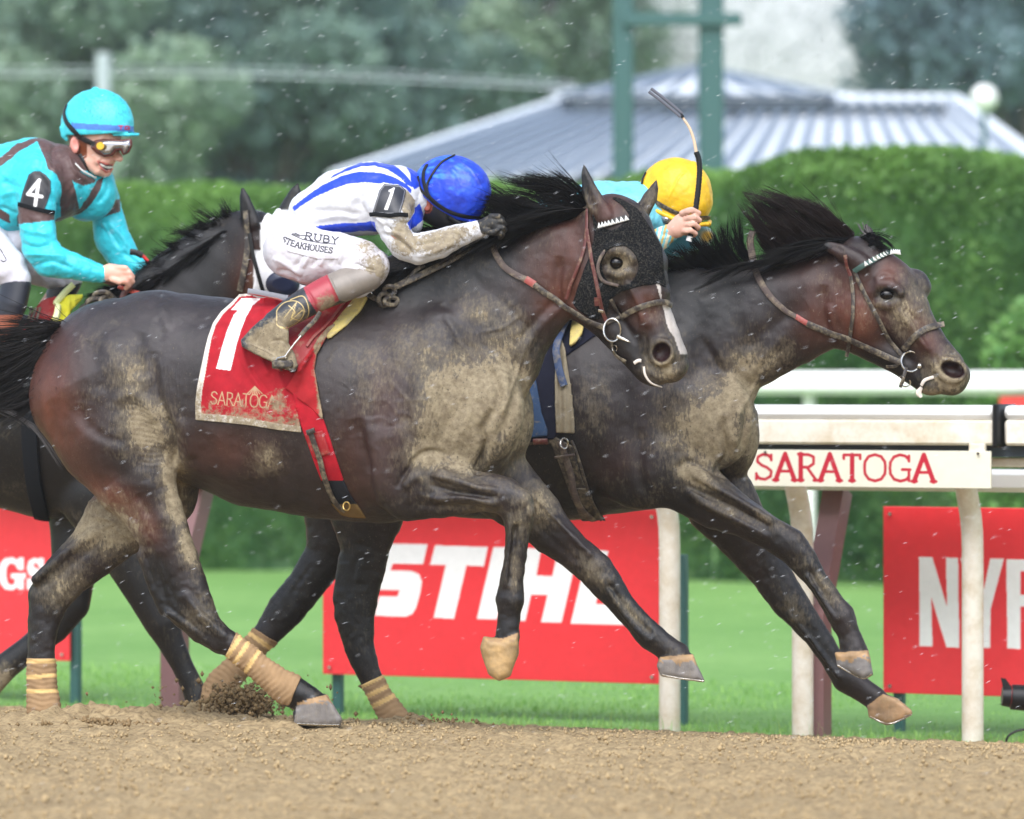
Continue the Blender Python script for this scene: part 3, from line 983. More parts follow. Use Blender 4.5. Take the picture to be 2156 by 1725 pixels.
def horse2():
    fr = Frame(0.9, 1200, 18)
    S = Sculpt(400, 2080, -190, 190, 460, 1560, 3.0)
    S.c([(690, 850, 0, 195, .80), (850, 865, 0, 205, .78), (1000, 878, 0, 214, .75), (1200, 882, 0, 214, .70), (1320, 878, 0, 200, .62), (1380, 860, 0, 180, .56)], 20)
    for s in (-1, 1):
        S.e(1375, 840, s*78, 60, 170, 42, 22, 60)
        S.e(1345, 990, s*95, 90, 80, 42, 30, 30)
    S.c([(1340, 790, 0, 190, .58), (1450, 722, 0, 160, .50), (1565, 690, 0, 130, .46), (1655, 660, 0, 113, .45), (1728, 634, 0, 103, .48), (1780, 618, 0, 92, .52)], 30)
    S.e(1490, 890, -62, 98, 105, 62, 10, 24)
    S.e(1540, 910, 50, 60, 100, 58, 0, 20)
    S.c([(1560, 830, 0, 28), (1540, 870, 0, 26), (1530, 930, -5, 20)], 26)
    # near fore
    S.c([(1400, 985, -88, 78, .6), (1455, 1022, -92, 64, .6), (1510, 1062, -96, 54, .65), (1570, 1093, -98, 41, .75), (1625, 1125, -100, 35, .85), (1664, 1148, -100, 36, .9), (1694, 1184, -100, 31, .9), (1720, 1222, -100, 24, .9), (1748, 1264, -100, 24, .9), (1771, 1297, -100, 29, .9), (1787, 1335, -100, 24, .95), (1797, 1368, -100, 29, 1)], 16)
    S.c([(1470, 1000, -125, 10), (1540, 1045, -126, 9), (1620, 1095, -124, 7)], 16)
    S.c([(1455, 1040, -130, 8), (1530, 1085, -130, 7), (1610, 1130, -126, 6)], 12)
    S.c([(1700, 1215, -124, 5), (1735, 1270, -122, 4), (1760, 1305, -122, 5)], 9)
    S.c([(1708, 1205, -124, 3), (1742, 1256, -123, 3)], 7, sub=True)
    PA = [(1757, 1374), (1828, 1370), (1838, 1421), (1818, 1431), (1762, 1404)]
    S.poly(PA, -100, 34, 12, 6)
    # far fore
    S.c([(1520, 1060, 66, 78, .6), (1560, 1115, 68, 62, .65), (1592, 1165, 70, 50, .75), (1622, 1208, 72, 42, .8), (1658, 1262, 72, 39, .9), (1686, 1296, 72, 33, .9), (1718, 1336, 72, 27, .9), (1752, 1388, 72, 25, .9), (1782, 1428, 72, 31, .9), (1815, 1452, 72, 26, .95), (1845, 1472, 72, 25, 1)], 16)
    S.c([(1660, 1290, 46, 5), (1710, 1350, 48, 4), (1765, 1425, 46, 5)], 9)
    PB = [(1826, 1486), (1860, 1460), (1890, 1470), (1921, 1497), (1921, 1506), (1868, 1528), (1829, 1510)]
    S.poly(PB, 72, 34, 10, 6)
    # hind legs
    S.c([(720, 980, 75, 110, .6), (722, 1080, 78, 82, .6), (688, 1168, 80, 46, .75), (645, 1232, 82, 40, .75), (602, 1284, 82, 40, .7), (568, 1328, 82, 31, .8), (545, 1352, 82, 26, .9), (500, 1405, 82, 27, .9), (466, 1440, 82, 32, .9), (446, 1470, 82, 30, 1)], 16)
    S.c([(770, 980, -78, 110, .6), (772, 1080, -80, 78, .6), (768, 1160, -80, 52, .65), (754, 1240, -80, 46, .62), (746, 1292, -80, 43, .65), (756, 1360, -80, 32, .8), (776, 1420, -80, 25, .9), (800, 1468, -80, 24, .9), (828, 1510, -80, 29, .9), (850, 1536, -80, 28, 1)], 16)
    S.c([(725, 1180, -82, 10), (712, 1260, -80, 10)], 14)
    # head
    S.e(1800, 560, 0, 60, 62, 54, 0, 22)
    S.c([(1820, 580, 0, 72, .74), (1862, 618, 0, 76, .74), (1893, 662, 0, 68, .72), (1922, 705, 0, 58, .70), (1958, 745, 0, 48, .75), (1990, 772, 0, 42, .9), (2012, 788, 0, 32, 1)], 20)
    S.e(1800, 655, 0, 70, 84, 58, -38, 22)
    S.c([(1790, 705, 0, 34, .9), (1845, 736, 0, 32, .85), (1895, 764, 0, 28, .85), (1945, 795, 0, 30, .9)], 16)
    S.e(1960, 812, 0, 28, 23, 28, 10, 10)
    S.e(2000, 806, 0, 34, 28, 36, 10, 10)
    S.c([(1915, 775, -32, 3), (1945, 795, -34, 4), (1975, 815, -34, 4), (1990, 838, -24, 4)], 6, sub=True)
    ring = [(2003+30*math.cos(t)*math.cos(.3)-22*math.sin(t)*math.sin(.3), 779+30*math.cos(t)*math.sin(.3)+22*math.sin(t)*math.cos(.3), -38, 7) for t in np.linspace(0, 2*math.pi, 13)]
    S.c(ring, 9)
    S.e(2004, 779, -44, 23, 15, 24, 20, 5, sub=True)
    S.c([(1838, 618, -50, 9), (1852, 600, -54, 11), (1876, 600, -55, 11), (1894, 616, -54, 9)], 12)
    S.c([(1848, 638, -52, 7), (1870, 645, -54, 7), (1890, 638, -53, 6)], 10)
    S.e(1870, 621, -62, 18, 12, 13, 8, 6, sub=True)
    S.e(1936, 596, 20, 22, 32, 26, -35, 14)
    S.c([(1890, 655, -48, 8), (1925, 700, -40, 7), (1950, 735, -36, 6)], 14)
    # ears: near one pinned back
    S.c([(1727, 515, -46, 3, .9), (1745, 520, -50, 12, .7), (1768, 530, -52, 17, .7), (1796, 545, -50, 20, .8), (1815, 558, -48, 20, .9)], 6)
    S.c([(1730, 512, -60, 4), (1750, 516, -64, 7), (1772, 526, -68, 6)], 5, sub=True)
    S.c([(1822, 472, 38, 3, .8), (1828, 488, 40, 10, .8), (1836, 508, 40, 16, .8), (1840, 530, 38, 18, .9)], 6)

    RL = [('g', [(1474, 707), (1503, 754), (1527, 795), (1541, 827), (1526, 877)], 9, -.009), ('s', [(1474, 707), (1503, 754), (1527, 795), (1541, 827), (1524, 877)], 14, -.007),
          ('g', [(1526, 877), (1521, 910), (1531, 953), (1522, 975), (1506, 996)], 8, -.022), ('g', [(1575, 850), (1570, 900), (1560, 950)], 8, -.010), ('g', [(1556, 850), (1552, 900), (1545, 940)], 9, .010),
          ('g', [(1400, 780), (1390, 850), (1395, 930)], 16, -.010), ('g', [(1450, 800), (1430, 880), (1420, 950)], 24, .008), ('g', [(1500, 850), (1480, 920), (1460, 980)], 12, -.006), ('g', [(1350, 900), (1345, 980), (1360, 1050)], 12, -.010),
          ('g', [(1420, 990), (1450, 972), (1500, 990), (1540, 1012)], 7, -.012), ('g', [(1450, 995), (1530, 1040), (1620, 1092)], 6, .008), ('g', [(1440, 1020), (1530, 1062), (1625, 1112)], 5, -.008), ('g', [(1450, 1050), (1530, 1085), (1620, 1132)], 6, .006),
          ('g', [(1700, 1208), (1735, 1256), (1762, 1296)], 3.5, -.006), ('g', [(1708, 1196), (1745, 1250)], 4, .005), ('g', [(1600, 1190), (1660, 1280), (1710, 1345)], 4, -.005),
          ('g', [(1632, 562), (1680, 548), (1732, 531)], 4, -.006), ('g', [(1590, 590), (1650, 600), (1720, 590)], 26, .006), ('g', [(1700, 640), (1620, 690), (1560, 740)], 18, -.010), ('g', [(1660, 700), (1600, 760), (1570, 800)], 10, .006),
          ('g', [(1748, 640), (1756, 690), (1785, 722)], 9, .008), ('g', [(1736, 600), (1732, 650), (1742, 700)], 9, -.010), ('g', [(1850, 690), (1890, 735), (1925, 765)], 9, -.008), ('g', [(1890, 650), (1925, 695), (1955, 740)], 5, .007), ('g', [(1905, 650), (1930, 680)], 6, -.005),
          ('g', [(1968, 745), (1975, 775), (1965, 800)], 5, -.005), ('g', [(752, 1170), (735, 1260)], 6, -.009), ('g', [(770, 1150), (752, 1230)], 8, .005), ('g', [(660, 1185), (610, 1255)], 6, -.009), ('g', [(640, 1200), (590, 1270)], 5, .006), ('g', [(560, 1300), (590, 1275)], 5, .006),
          ('g', [(1470, 640), (1540, 610), (1600, 600)], 20, .005), ('g', [(1840, 590), (1860, 575), (1885, 585)], 7, .006), ('g', [(1215, 700), (1230, 800), (1225, 900)], 20, .005)]
    for i in range(9):
        RL.append(('g', [(1650-i*12, 745+i*12), (1620-i*9, 765+i*14), (1590-i*6, 800+i*14)], 3, .0016))

    def disp(p, n):
        a = fbm(p/np.array([70., 70, 70]), 3, 13)*0.003+relief(p, n, RL)
        w = fbm(p/np.array([9., 30, 30]), 2, 4)*0.0012*blob(p, 1560, 830, 80, 120, 20)
        legs = np.clip((p[:, 2]-1100)/40, 0, 1)*(p[:, 2] < 1380)
        return a*(1-0.7*legs)+w+fbm(p/14.0, 2, 6)*0.0009*(1+legs)

    mud = [(1500, 900, 90, 100, 10, .9), (1560, 820, 50, 90, 10, .85), (1575, 920, 40, 110, 0, .75), (1600, 770, 80, 30, -30, .6), (1460, 1000, 60, 30, 30, .75), (1440, 920, 60, 90, 0, .55),
           (1905, 665, 34, 50, -25, .7), (1860, 640, 34, 34, 0, .35), (2000, 790, 48, 48, 0, .9), (1940, 640, 40, 80, -30, .38), (1250, 850, 40, 80, 0, .32), (1520, 1065, 80, 22, 30, .45), (1960, 830, 40, 20, 0, .7),
           (1610, 1090, 60, 20, 30, .4), (1740, 1240, 60, 16, 55, .45), (1670, 1280, 60, 30, 50, .3), (850, 1520, 60, 30, 0, .6), (1400, 780, 60, 90, 0, .25)]
    dark = [(1100, 1000, 160, 180, 0, .7), (1680, 1200, 120, 60, 50, .55), (1700, 1350, 120, 60, 50, .8), (740, 1280, 70, 200, 0, .8), (640, 1250, 110, 110, 0, .75), (1440, 620, 160, 110, -10, .75), (1360, 1050, 160, 60, 0, .6), (1860, 770, 60, 30, 30, .6), (1869, 621, 27, 17, 5, 1.0), (1730, 515, 20, 16, 0, .8), (1940, 810, 30, 25, 0, .8)]
    bay = [(1800, 680, 50, 60, -30, .75), (1790, 640, 60, 70, -20, .5), (1720, 570, 70, 60, 0, .3), (1875, 575, 30, 30, 0, .9), (1940, 700, 26, 60, -35, .7), (1300, 1000, 60, 60, 0, .25), (1710, 680, 40, 50, 0, .4)]
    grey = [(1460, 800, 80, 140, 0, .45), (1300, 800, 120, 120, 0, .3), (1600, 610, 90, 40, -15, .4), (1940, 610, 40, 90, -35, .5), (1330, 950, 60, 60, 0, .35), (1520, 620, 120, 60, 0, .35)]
    hooves = [(PA, -100, rgb(122, 118, 116)), (PB, 72, rgb(170, 135, 98))]
    root = empty('horse', tuple(fr.w(np.array([1000., 0, 1530.]))), 'leading dark bay racehorse with bare face and white-toothed browband, muzzle furthest right', 'horse', 'galloping racehorses')
    o, sk = sculpt_obj('body', S, fr, M['horse'], root, lambda p, n: paint_horse(p, n, None, dark, bay, mud, hooves, grey, nostril=[(2006, 779, 24, 15, 20)]), 2, disp)
    return root, fr, sk


def horse3():
    fr = Frame(1.75, 200, 18)
    S = Sculpt(-820, 720, -200, 190, 370, 1560, 4.5)
    S.c([(-650, 800, 0, 165, .85), (-560, 805, 0, 182, .82), (-430, 830, 0, 192, .8), (-300, 850, 0, 196, .8), (-200, 850, 0, 205, .78), (0, 862, 0, 203, .75), (110, 880, 0, 213, .72), (220, 885, 0, 195, .62), (270, 860, 0, 170, .56)], 20)
    S.c([(230, 790, 0, 150, .56), (320, 712, 0, 128, .48), (400, 625, 0, 112, .45), (460, 565, 0, 98, .46), (500, 530, 0, 82, .5)], 26)
    S.e(528, 500, 0, 56, 54, 50, 0, 20)
    S.c([(540, 510, 0, 58, .75), (578, 570, 10, 62, .7), (610, 640, 20, 48, .7), (640, 710, 30, 38, .9)], 20)
    S.e(520, 560, 0, 55, 75, 50, -10, 20)
    S.c([(510, 390, -40, 2, .8), (514, 415, -42, 11, .8), (520, 440, -42, 16, .8), (530, 470, -40, 20, .9)], 6)
    S.c([(508, 405, -54, 4), (511, 432, -56, 6), (518, 450, -56, 6)], 5, sub=True)
    S.c([(627, 386, 42, 3, .8), (622, 405, 44, 13, .8), (613, 430, 45, 19, .8), (600, 456, 42, 21, .9), (575, 490, 30, 22, .9)], 8)
    S.c([(200, 1040, -80, 80, .6), (240, 1120, -82, 62, .65), (275, 1190, -82, 48, .75), (312, 1262, -82, 39, .85), (342, 1312, -82, 38, .9), (360, 1352, -82, 29, .9), (384, 1402, -82, 23, .9), (406, 1448, -82, 24, .9), (420, 1478, -82, 29, .9), (435, 1505, -82, 26, 1)], 16)
    S.poly([(406, 1494), (444, 1482), (480, 1508), (519, 1527), (510, 1537), (410, 1537)], -82, 32, 10, 8)
    S.c([(170, 1030, 80, 80, .6), (165, 1120, 82, 60, .65), (155, 1210, 82, 46, .8), (148, 1270, 82, 42, .85), (115, 1322, 82, 32, .9), (60, 1366, 82, 27, .9), (10, 1405, 82, 29, .9), (-20, 1440, 82, 28, .9), (-50, 1470, 82, 32, 1)], 16)
    for sd, dx in ((-1, 0), (1, 130)):
        S.c([(-690+dx*.3, 850, sd*60, 125, .8), (-640+dx*.5, 960, sd*80, 95, .7), (-590+dx*.7, 1080, sd*86, 62, .7), (-560+dx, 1180, sd*86, 46, .7), (-590+dx, 1270, sd*86, 42, .7), (-580+dx, 1330, sd*86, 30, .85), (-560+dx, 1420, sd*86, 27, .9), (-540+dx, 1480, sd*86, 32, .9), (-515+dx, 1520, sd*86, 30, 1)], 18)
    mud = [(0, 1440, 40, 40, 0, .9), (450, 1520, 60, 20, 0, .35), (530, 620, 20, 80, 0, .2)]
    dark = [(100, 1050, 200, 120, 0, .8), (350, 1350, 150, 200, 0, .95), (60, 1350, 160, 120, 0, .9), (420, 560, 100, 80, 0, .3)]
    bay = [(530, 600, 40, 80, 0, .8)]
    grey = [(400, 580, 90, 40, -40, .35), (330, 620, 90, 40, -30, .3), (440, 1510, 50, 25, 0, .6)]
    hooves = []
    root = empty('horse', tuple(fr.w(np.array([250., 0, 1530.]))), 'almost black racehorse at the left, behind the nearest horse, wearing a white hood', 'horse', 'galloping racehorses')
    white = [([(548, 470), (600, 440), (700, 470), (700, 800), (536, 800), (534, 660), (533, 525), (550, 530)], (0.75, 0.74, 0.74))]
    o, sk = sculpt_obj('body', S, fr, M['horse'], root, lambda p, n: paint_horse(p, n, None, dark, bay, mud, hooves, grey, base='dark', white=white), 2, None)
    return root, fr, sk


H1, F1, K1 = horse1()
H2, F2, K2 = horse2()
H3, F3, K3 = horse3()

# ------------------------------------------------------------------ straps, patches, hair
def zmap(x0, y0, sc):
    """points read off an enlarged piece of the photograph, as photo positions"""
    def f(*pts):
        return [((x0+x/sc)*0.8422, (y0+y/sc)*0.8422)+tuple(r) for x, y, *r in pts]
    return f


A1 = zmap(0, 150, 2.3)
A2 = zmap(560, 350, 2.654)
A3 = zmap(1150, 380, 2.654)
A4 = zmap(1500, 180, 3.451)
A5 = zmap(1750, 450, 2.875)
B2Z = zmap(480, 700, 2.783)
B3Z = zmap(950, 900, 3.45)
B6Z = zmap(1700, 950, 1.816)


def surf(sks, px, py):
    best = (None, None)
    bd = 1e9
    for sk in sks:
        l, n = hit(sk.bvh, px, py)
        if l is not None and l[1] < bd:
            best, bd = (l, n), l[1]
    return best


def strap(name, pts, width, mat, parent, sks, lift=0.004, thick=0.004, seg=6, smooth_it=2, loop=False, taper=None):
    """leather strap of given width in photo px laid over what lies under the path, or at a given depth (third value)"""
    if not isinstance(sks, (list, tuple)):
        sks = [sks]
    P2 = crom([p[:2] for p in pts], seg)
    has = len(pts[0]) > 2
    if has:
        Yd = crom([(p[2], 0) for p in pts], seg)[:, 0]
        C = wp(P2[:, 0], P2[:, 1], Yd)
        Nn = np.tile(np.array((0, -1.0, 0)), (len(C), 1))
    else:
        C, Nn, ok = [], [], []
        for x, y in P2:
            l, n = surf(sks, x, y)
            ok.append(l is not None)
            C.append(l if l is not None else np.zeros(3))
            Nn.append(n if n is not None else np.array((0, -1.0, 0)))
        C, Nn, ok = np.array(C), np.array(Nn), np.array(ok)
        if not ok.any():
            return None
        idx = np.arange(len(C))
        Yd = np.interp(idx, idx[ok], C[ok, 1])
        for _ in range(smooth_it):
            Ys = Yd.copy()
            Ys[1:-1] = (Yd[:-2]+Yd[1:-1]*2+Yd[2:])/4
            Yd = np.minimum(Ys, Yd+0.002) if smooth_it < 4 else Ys
        C = wp(P2[:, 0], P2[:, 1], Yd)
        for k in range(3):
            Nn[:, k] = np.interp(idx, idx[ok], Nn[ok, k])
        for _ in range(3):
            N2 = Nn.copy()
            N2[1:-1] = (Nn[:-2]+Nn[1:-1]*2+Nn[2:])/4
            Nn = N2
    T = np.gradient(C, axis=0)
    T /= np.linalg.norm(T, axis=1)[:, None]+1e-9
    Nn = Nn-T*np.einsum('ij,ij->i', Nn, T)[:, None]
    Nn /= np.linalg.norm(Nn, axis=1)[:, None]+1e-9
    Bn = np.cross(T, Nn)
    w = width/U*(1+C[:, 1]/CAM_D)
    if taper is not None:
        w = w*np.interp(np.linspace(0, 1, len(C)), np.linspace(0, 1, len(taper)), taper)
    C = C+Nn*(lift+thick/2)
    cs = [(-.5, -.3), (-.5, .3), (-.4, .5), (0, .62), (.4, .5), (.5, .3), (.5, -.3), (.4, -.5), (0, -.5), (-.4, -.5)]
    ww = np.broadcast_to(np.asarray(w), (len(C),))
    V = np.concatenate([(C+Bn*(ww*a)[:, None]+Nn*(thick*b))[:, None, :] for a, b in cs], axis=1).reshape(-1, 3)
    k = len(cs)
    F = []
    for i in range(len(C)-1):
        for j in range(k):
            a, b = i*k+j, i*k+(j+1) % k
            F.append((a, a+k, b+k, b))
    F.append(tuple(range(k)))
    F.append(tuple((len(C)-1)*k+j for j in range(k-1, -1, -1)))
    mb = MB()
    mb.v, mb.f = [tuple(v) for v in V], F
    return mb.build(name, mat, parent)


def patch(name, P, sks, lift, thick, mat, parent, step=1.6, paint=None, wave=None, smooth_it=3, bulge=0.0, yoff=None):
    """cloth or plate with outline P (photo px) draped on what lies under it"""
    if not isinstance(sks, (list, tuple)):
        sks = [sks]
    P = np.asarray(P, float)
    x0, y0 = P.min(0)
    x1, y1 = P.max(0)
    xs = np.arange(x0, x1+step, step)
    ys = np.arange(y0, y1+step, step)
    cs = 4.0
    cx = np.arange(x0-cs, x1+2*cs, cs)
    cy = np.arange(y0-cs, y1+2*cs, cs)
    D = np.full((len(cx), len(cy)), np.nan)
    for i, x in enumerate(cx):
        for j, y in enumerate(cy):
            l, n = surf(sks, x, y)
            if l is not None:
                D[i, j] = l[1]
    # fill the gaps outward
    for _ in range(60):
        bad = np.isnan(D)
        if not bad.any():
            break
        Q = np.pad(D, 1, constant_values=np.nan)
        st = np.stack([Q[:-2, 1:-1], Q[2:, 1:-1], Q[1:-1, :-2], Q[1:-1, 2:]])
        with np.errstate(all='ignore'):
            import warnings
            warnings.simplefilter('ignore')
            m = np.nanmean(st, axis=0)
        D = np.where(bad, m, D)
    D = np.where(np.isnan(D), 0.0, D)
    D0 = D.copy()
    for _ in range(smooth_it):
        Q = np.pad(D, 1, mode='edge')
        D = np.minimum((Q[:-2, 1:-1]+Q[2:, 1:-1]+Q[1:-1, :-2]+Q[1:-1, 2:]+2*D)/6, D0+0.002)
    X, Yy = np.meshgrid(xs, ys, indexing='ij')
    fi = np.clip((X-cx[0])/cs, 0, len(cx)-1.001)
    fj = np.clip((Yy-cy[0])/cs, 0, len(cy)-1.001)
    i, j = fi.astype(int), fj.astype(int)
    a, b = fi-i, fj-j
    Dp = D[i, j]*(1-a)*(1-b)+D[i+1, j]*a*(1-b)+D[i, j+1]*(1-a)*b+D[i+1, j+1]*a*b
    Dp = Dp-lift
    if wave is not None:
        Dp = Dp-wave(X, Yy)
    if bulge:
        dd = pldist(X, Yy, np.vstack([P, P[:1]]))
        Dp = Dp-bulge*np.sqrt(np.clip(dd/14.0, 0, 1))
    # pull the rim vertices onto the outline
    ins = inpoly(X, Yy, P)
    n0 = len(ys)
    cell = ins[:-1, :-1] & ins[1:, :-1] & ins[:-1, 1:] & ins[1:, 1:]
    Xs, Ys2 = X.copy(), Yy.copy()
    used = np.zeros_like(ins)
    used[:-1, :-1] |= cell
    used[1:, :-1] |= cell
    used[:-1, 1:] |= cell
    used[1:, 1:] |= cell
    full = np.zeros(ins.shape, int)
    full[:-1, :-1] += cell
    full[1:, :-1] += cell
    full[:-1, 1:] += cell
    full[1:, 1:] += cell
    rim = used & (full < 4)
    L = np.vstack([P, P[:1]])
    rx, ry = X[rim], Yy[rim]
    bd = np.full(len(rx), 1e9)
    bx, by = rx.copy(), ry.copy()
    for p, q in zip(L[:-1], L[1:]):
        e = q-p
        t = np.clip(((rx-p[0])*e[0]+(ry-p[1])*e[1])/(e@e+1e-9), 0, 1)
        qx, qy = p[0]+t*e[0], p[1]+t*e[1]
        d = np.hypot(rx-qx, ry-qy)
        m = d < bd
        bd = np.where(m, d, bd)
        bx = np.where(m, qx, bx)
        by = np.where(m, qy, by)
    Xs[rim], Ys2[rim] = bx, by
    V = wp(Xs.ravel(), Ys2.ravel(), Dp.ravel())
    ids = np.arange(X.size).reshape(X.shape)
    F = np.stack([ids[:-1, :-1][cell], ids[:-1, 1:][cell], ids[1:, 1:][cell], ids[1:, :-1][cell]], -1)
    u = np.unique(F)
    mp = np.full(X.size, -1)
    mp[u] = np.arange(len(u))
    F = mp[F].astype(np.int32)
    V = V[u]
    xx, yy = Xs.ravel()[u], Ys2.ravel()[u]
    cols = attrs = None
    if paint is not None:
        r = paint(xx, yy)
        cols, attrs = r if isinstance(r, tuple) else (r, None)
    nn = np.cross(V[F[0, 2]]-V[F[0, 0]], V[F[0, 3]]-V[F[0, 1]])
    if nn[1] > 0:
        F = F[:, ::-1].copy()
    o = mesh_obj(name, V, F, mat, parent, cols=cols, attrs=attrs)
    md = o.modifiers.new('thickness', 'SOLIDIFY')
    md.thickness = thick
    md.offset = -1
    wf = V.astype(float)
    return o, Skin(np.stack([xx, 0*xx, yy], -1), wf, F, vnormals(wf, F))


def hair(name, fr, guides, n, mat, parent, w=1.0, jit=6.0, joff=18.0, seg=8, curl=2.6, lens=(0.45, 1.12)):
    """strands blown along guide curves; each guide is a list of (px, py, offset)"""
    G = [crom(g, 6)[np.linspace(0, (len(g)-1)*6, seg+1).astype(int)] for g in guides]
    G = np.array(G)
    m = len(G)
    nc = max(n//24, 2)
    clump = rng.integers(0, nc, n)
    t = np.clip(rng.uniform(0, m-1.001, nc)[clump]+rng.normal(0, .05*m/4, n), 0, m-1.001)
    i = t.astype(int)
    f = (t-i)[:, None, None]
    S = G[i]*(1-f)+G[i+1]*f
    L = rng.uniform(lens[0], lens[1], nc)[clump]*rng.uniform(.8, 1.05, n)
    s = np.linspace(0, 1, seg+1)
    # shorten strands by resampling
    out = np.empty_like(S)
    q = np.clip(s[None, :]*L[:, None]*seg, 0, seg-1e-3)
    qi = q.astype(int)
    qf = (q-qi)[..., None]
    ar = np.arange(n)[:, None]
    out = S[ar, qi]*(1-qf)+S[ar, np.minimum(qi+1, seg)]*qf
    cj = rng.normal(0, 1, (nc, 3))
    J = cj[clump]*np.array([jit, joff, jit])*1.25+rng.normal(0, 1, (n, 3))*np.array([jit, joff, jit])*0.30
    fly = rng.uniform(0, 1, n) < 0.07
    J[fly] *= 2.4
    L[clump % 5 == 0] *= 0.72
    env = (0.15+1.5*s**1.7)[None, :, None]
    out = out+np.stack([J[:, 0], J[:, 1], J[:, 2]], -1)[:, None, [0, 1, 2]][:, :, [0, 2, 1]]*env
    ph = cj[clump][:, 0:1]*3
    out[..., 1] += np.sin(s[None, :]*5+ph)*curl*s[None, :]*2
    out[..., 0] += np.cos(s[None, :]*4+ph)*curl*s[None, :]
    # out columns: px, py, off
    P = np.stack([out[..., 0], out[..., 2], out[..., 1]], -1)
    C = fr.w(P)
    T = np.gradient(C, axis=1)
    T /= np.linalg.norm(T, axis=2)[..., None]+1e-9
    r1 = np.cross(T, np.array((0, 1.0, 0)))
    r1 /= np.linalg.norm(r1, axis=2)[..., None]+1e-9
    r2 = np.cross(T, r1)
    wd = (w/U*rng.uniform(0.6, 1.3, n))[:, None]*np.sqrt(np.clip(1.02-s, 0, 1))[None, :]
    V = []
    for k in range(3):
        a = 2*math.pi*k/3
        V.append(C+(r1*math.cos(a)+r2*math.sin(a)*0.7)*wd[..., None])
    V = np.stack(V, 2).reshape(-1, 3)
    base = (np.arange(n)*(seg+1)*3)[:, None, None]
    ii = (np.arange(seg)*3)[None, :, None]
    k = np.arange(3)[None, None, :]
    a = base+ii+k
    b = base+ii+(k+1) % 3
    F = np.stack([a, b, b+3, a+3], -1).reshape(-1, 4)
    o = mesh_obj(name, V, F.astype(np.int32), mat, parent)
    return o


# stroke letters in a 1 high box, y down
GL = {
 'S': (.62, [[(.58, .18), (.46, .05), (.28, .02), (.10, .12), (.08, .30), (.24, .44), (.42, .52), (.58, .66), (.56, .86), (.36, .98), (.16, .95), (.04, .80)]]),
 'A': (.74, [[(.02, 1), (.36, .0)], [(.36, .0), (.70, 1)], [(.14, .66), (.58, .66)]]),
 'R': (.66, [[(.08, 1), (.08, .0)], [(.08, .02), (.36, .02), (.54, .10), (.54, .36), (.36, .50), (.08, .50)], [(.30, .50), (.64, 1)]]),
 'T': (.62, [[(.31, 1), (.31, .02)], [(.02, .02), (.60, .02)]]),
 'O': (.80, [[(.40, .0), (.18, .07), (.05, .27), (.03, .5), (.05, .73), (.18, .93), (.40, 1.0), (.62, .93), (.75, .73), (.77, .5), (.75, .27), (.62, .07), (.40, .0)]]),
 'G': (.76, [[(.70, .18), (.56, .04), (.38, .0), (.17, .08), (.05, .28), (.03, .5), (.05, .73), (.18, .93), (.40, 1.0), (.60, .94), (.70, .82)], [(.70, .98), (.70, .58)], [(.46, .56), (.74, .56)]]),
 'E': (.56, [[(.06, 0), (.06, 1)], [(.06, .02), (.52, .02)], [(.06, .49), (.44, .49)], [(.06, .98), (.54, .98)]]),
 'K': (.64, [[(.06, 0), (.06, 1)], [(.58, 0), (.08, .58)], [(.24, .42), (.62, 1)]]),
 'H': (.64, [[(.06, 0), (.06, 1)], [(.58, 0), (.58, 1)], [(.06, .5), (.58, .5)]]),
 'U': (.66, [[(.06, 0), (.06, .7), (.16, .93), (.33, 1), (.50, .93), (.60, .7), (.60, 0)]]),
 'B': (.6, [[(.06, 0), (.06, 1)], [(.06, 0), (.36, 0), (.5, .12), (.5, .36), (.36, .48), (.06, .48)], [(.36, .48), (.56, .6), (.56, .88), (.36, 1), (.06, 1)]]),
 'Y': (.62, [[(.02, 0), (.31, .5)], [(.6, 0), (.31, .5)], [(.31, .5), (.31, 1)]]),
}


def text_strokes(txt, gap=0.14, serif=0.0):
    """polylines of a word, height 1, and its width"""
    x, out = 0.0, []
    for ch in txt:
        w, st = GL[ch]
        for s in st:
            out.append([(x+a, b) for a, b in s])
        if serif:
            ends = {'A': [(.02, 1), (.70, 1)], 'R': [(.08, 0), (.08, 1), (.64, 1)], 'T': [(.31, 1)], 'H': [(.06, 0), (.06, 1), (.58, 0), (.58, 1)], 'K': [(.06, 0), (.06, 1), (.58, 0), (.62, 1)], 'U': [(.06, 0), (.6, 0)], 'E': [], 'B': []}.get(ch, [])
            for (a, b) in ends:
                out.append([(x+a-serif, b), (x+a+serif, b)])
            if ch == 'T':
                out += [[(x+.02, .02), (x+.02, .16)], [(x+.60, .02), (x+.60, .16)]]
            if ch == 'S':
                out += [[(x+.58, .04), (x+.58, .24)], [(x+.04, .76), (x+.04, .97)]]
            if ch == 'G':
                out += [[(x+.70, .04), (x+.70, .24)]]
        x += w+gap
    return out, x-gap


def ink(x, y, strokes, r, aff):
    """mask of strokes; aff maps unit box to px: (ox, oy, ux, uy, vx, vy)"""
    ox, oy, ux, uy, vx, vy = aff
    m = np.full(np.shape(x), 1e9)
    for s in strokes:
        s = np.array(s)
        P = np.stack([ox+s[:, 0]*ux+s[:, 1]*vx, oy+s[:, 0]*uy+s[:, 1]*vy], -1)
        lo, hi = P.min(0)-r*3, P.max(0)+r*3
        sel = (x > lo[0]) & (x < hi[0]) & (y > lo[1]) & (y < hi[1])
        if sel.any():
            m[sel] = np.minimum(m[sel], pldist(x[sel], y[sel], P))
    return np.clip((r-m)/0.8+0.5, 0, 1)


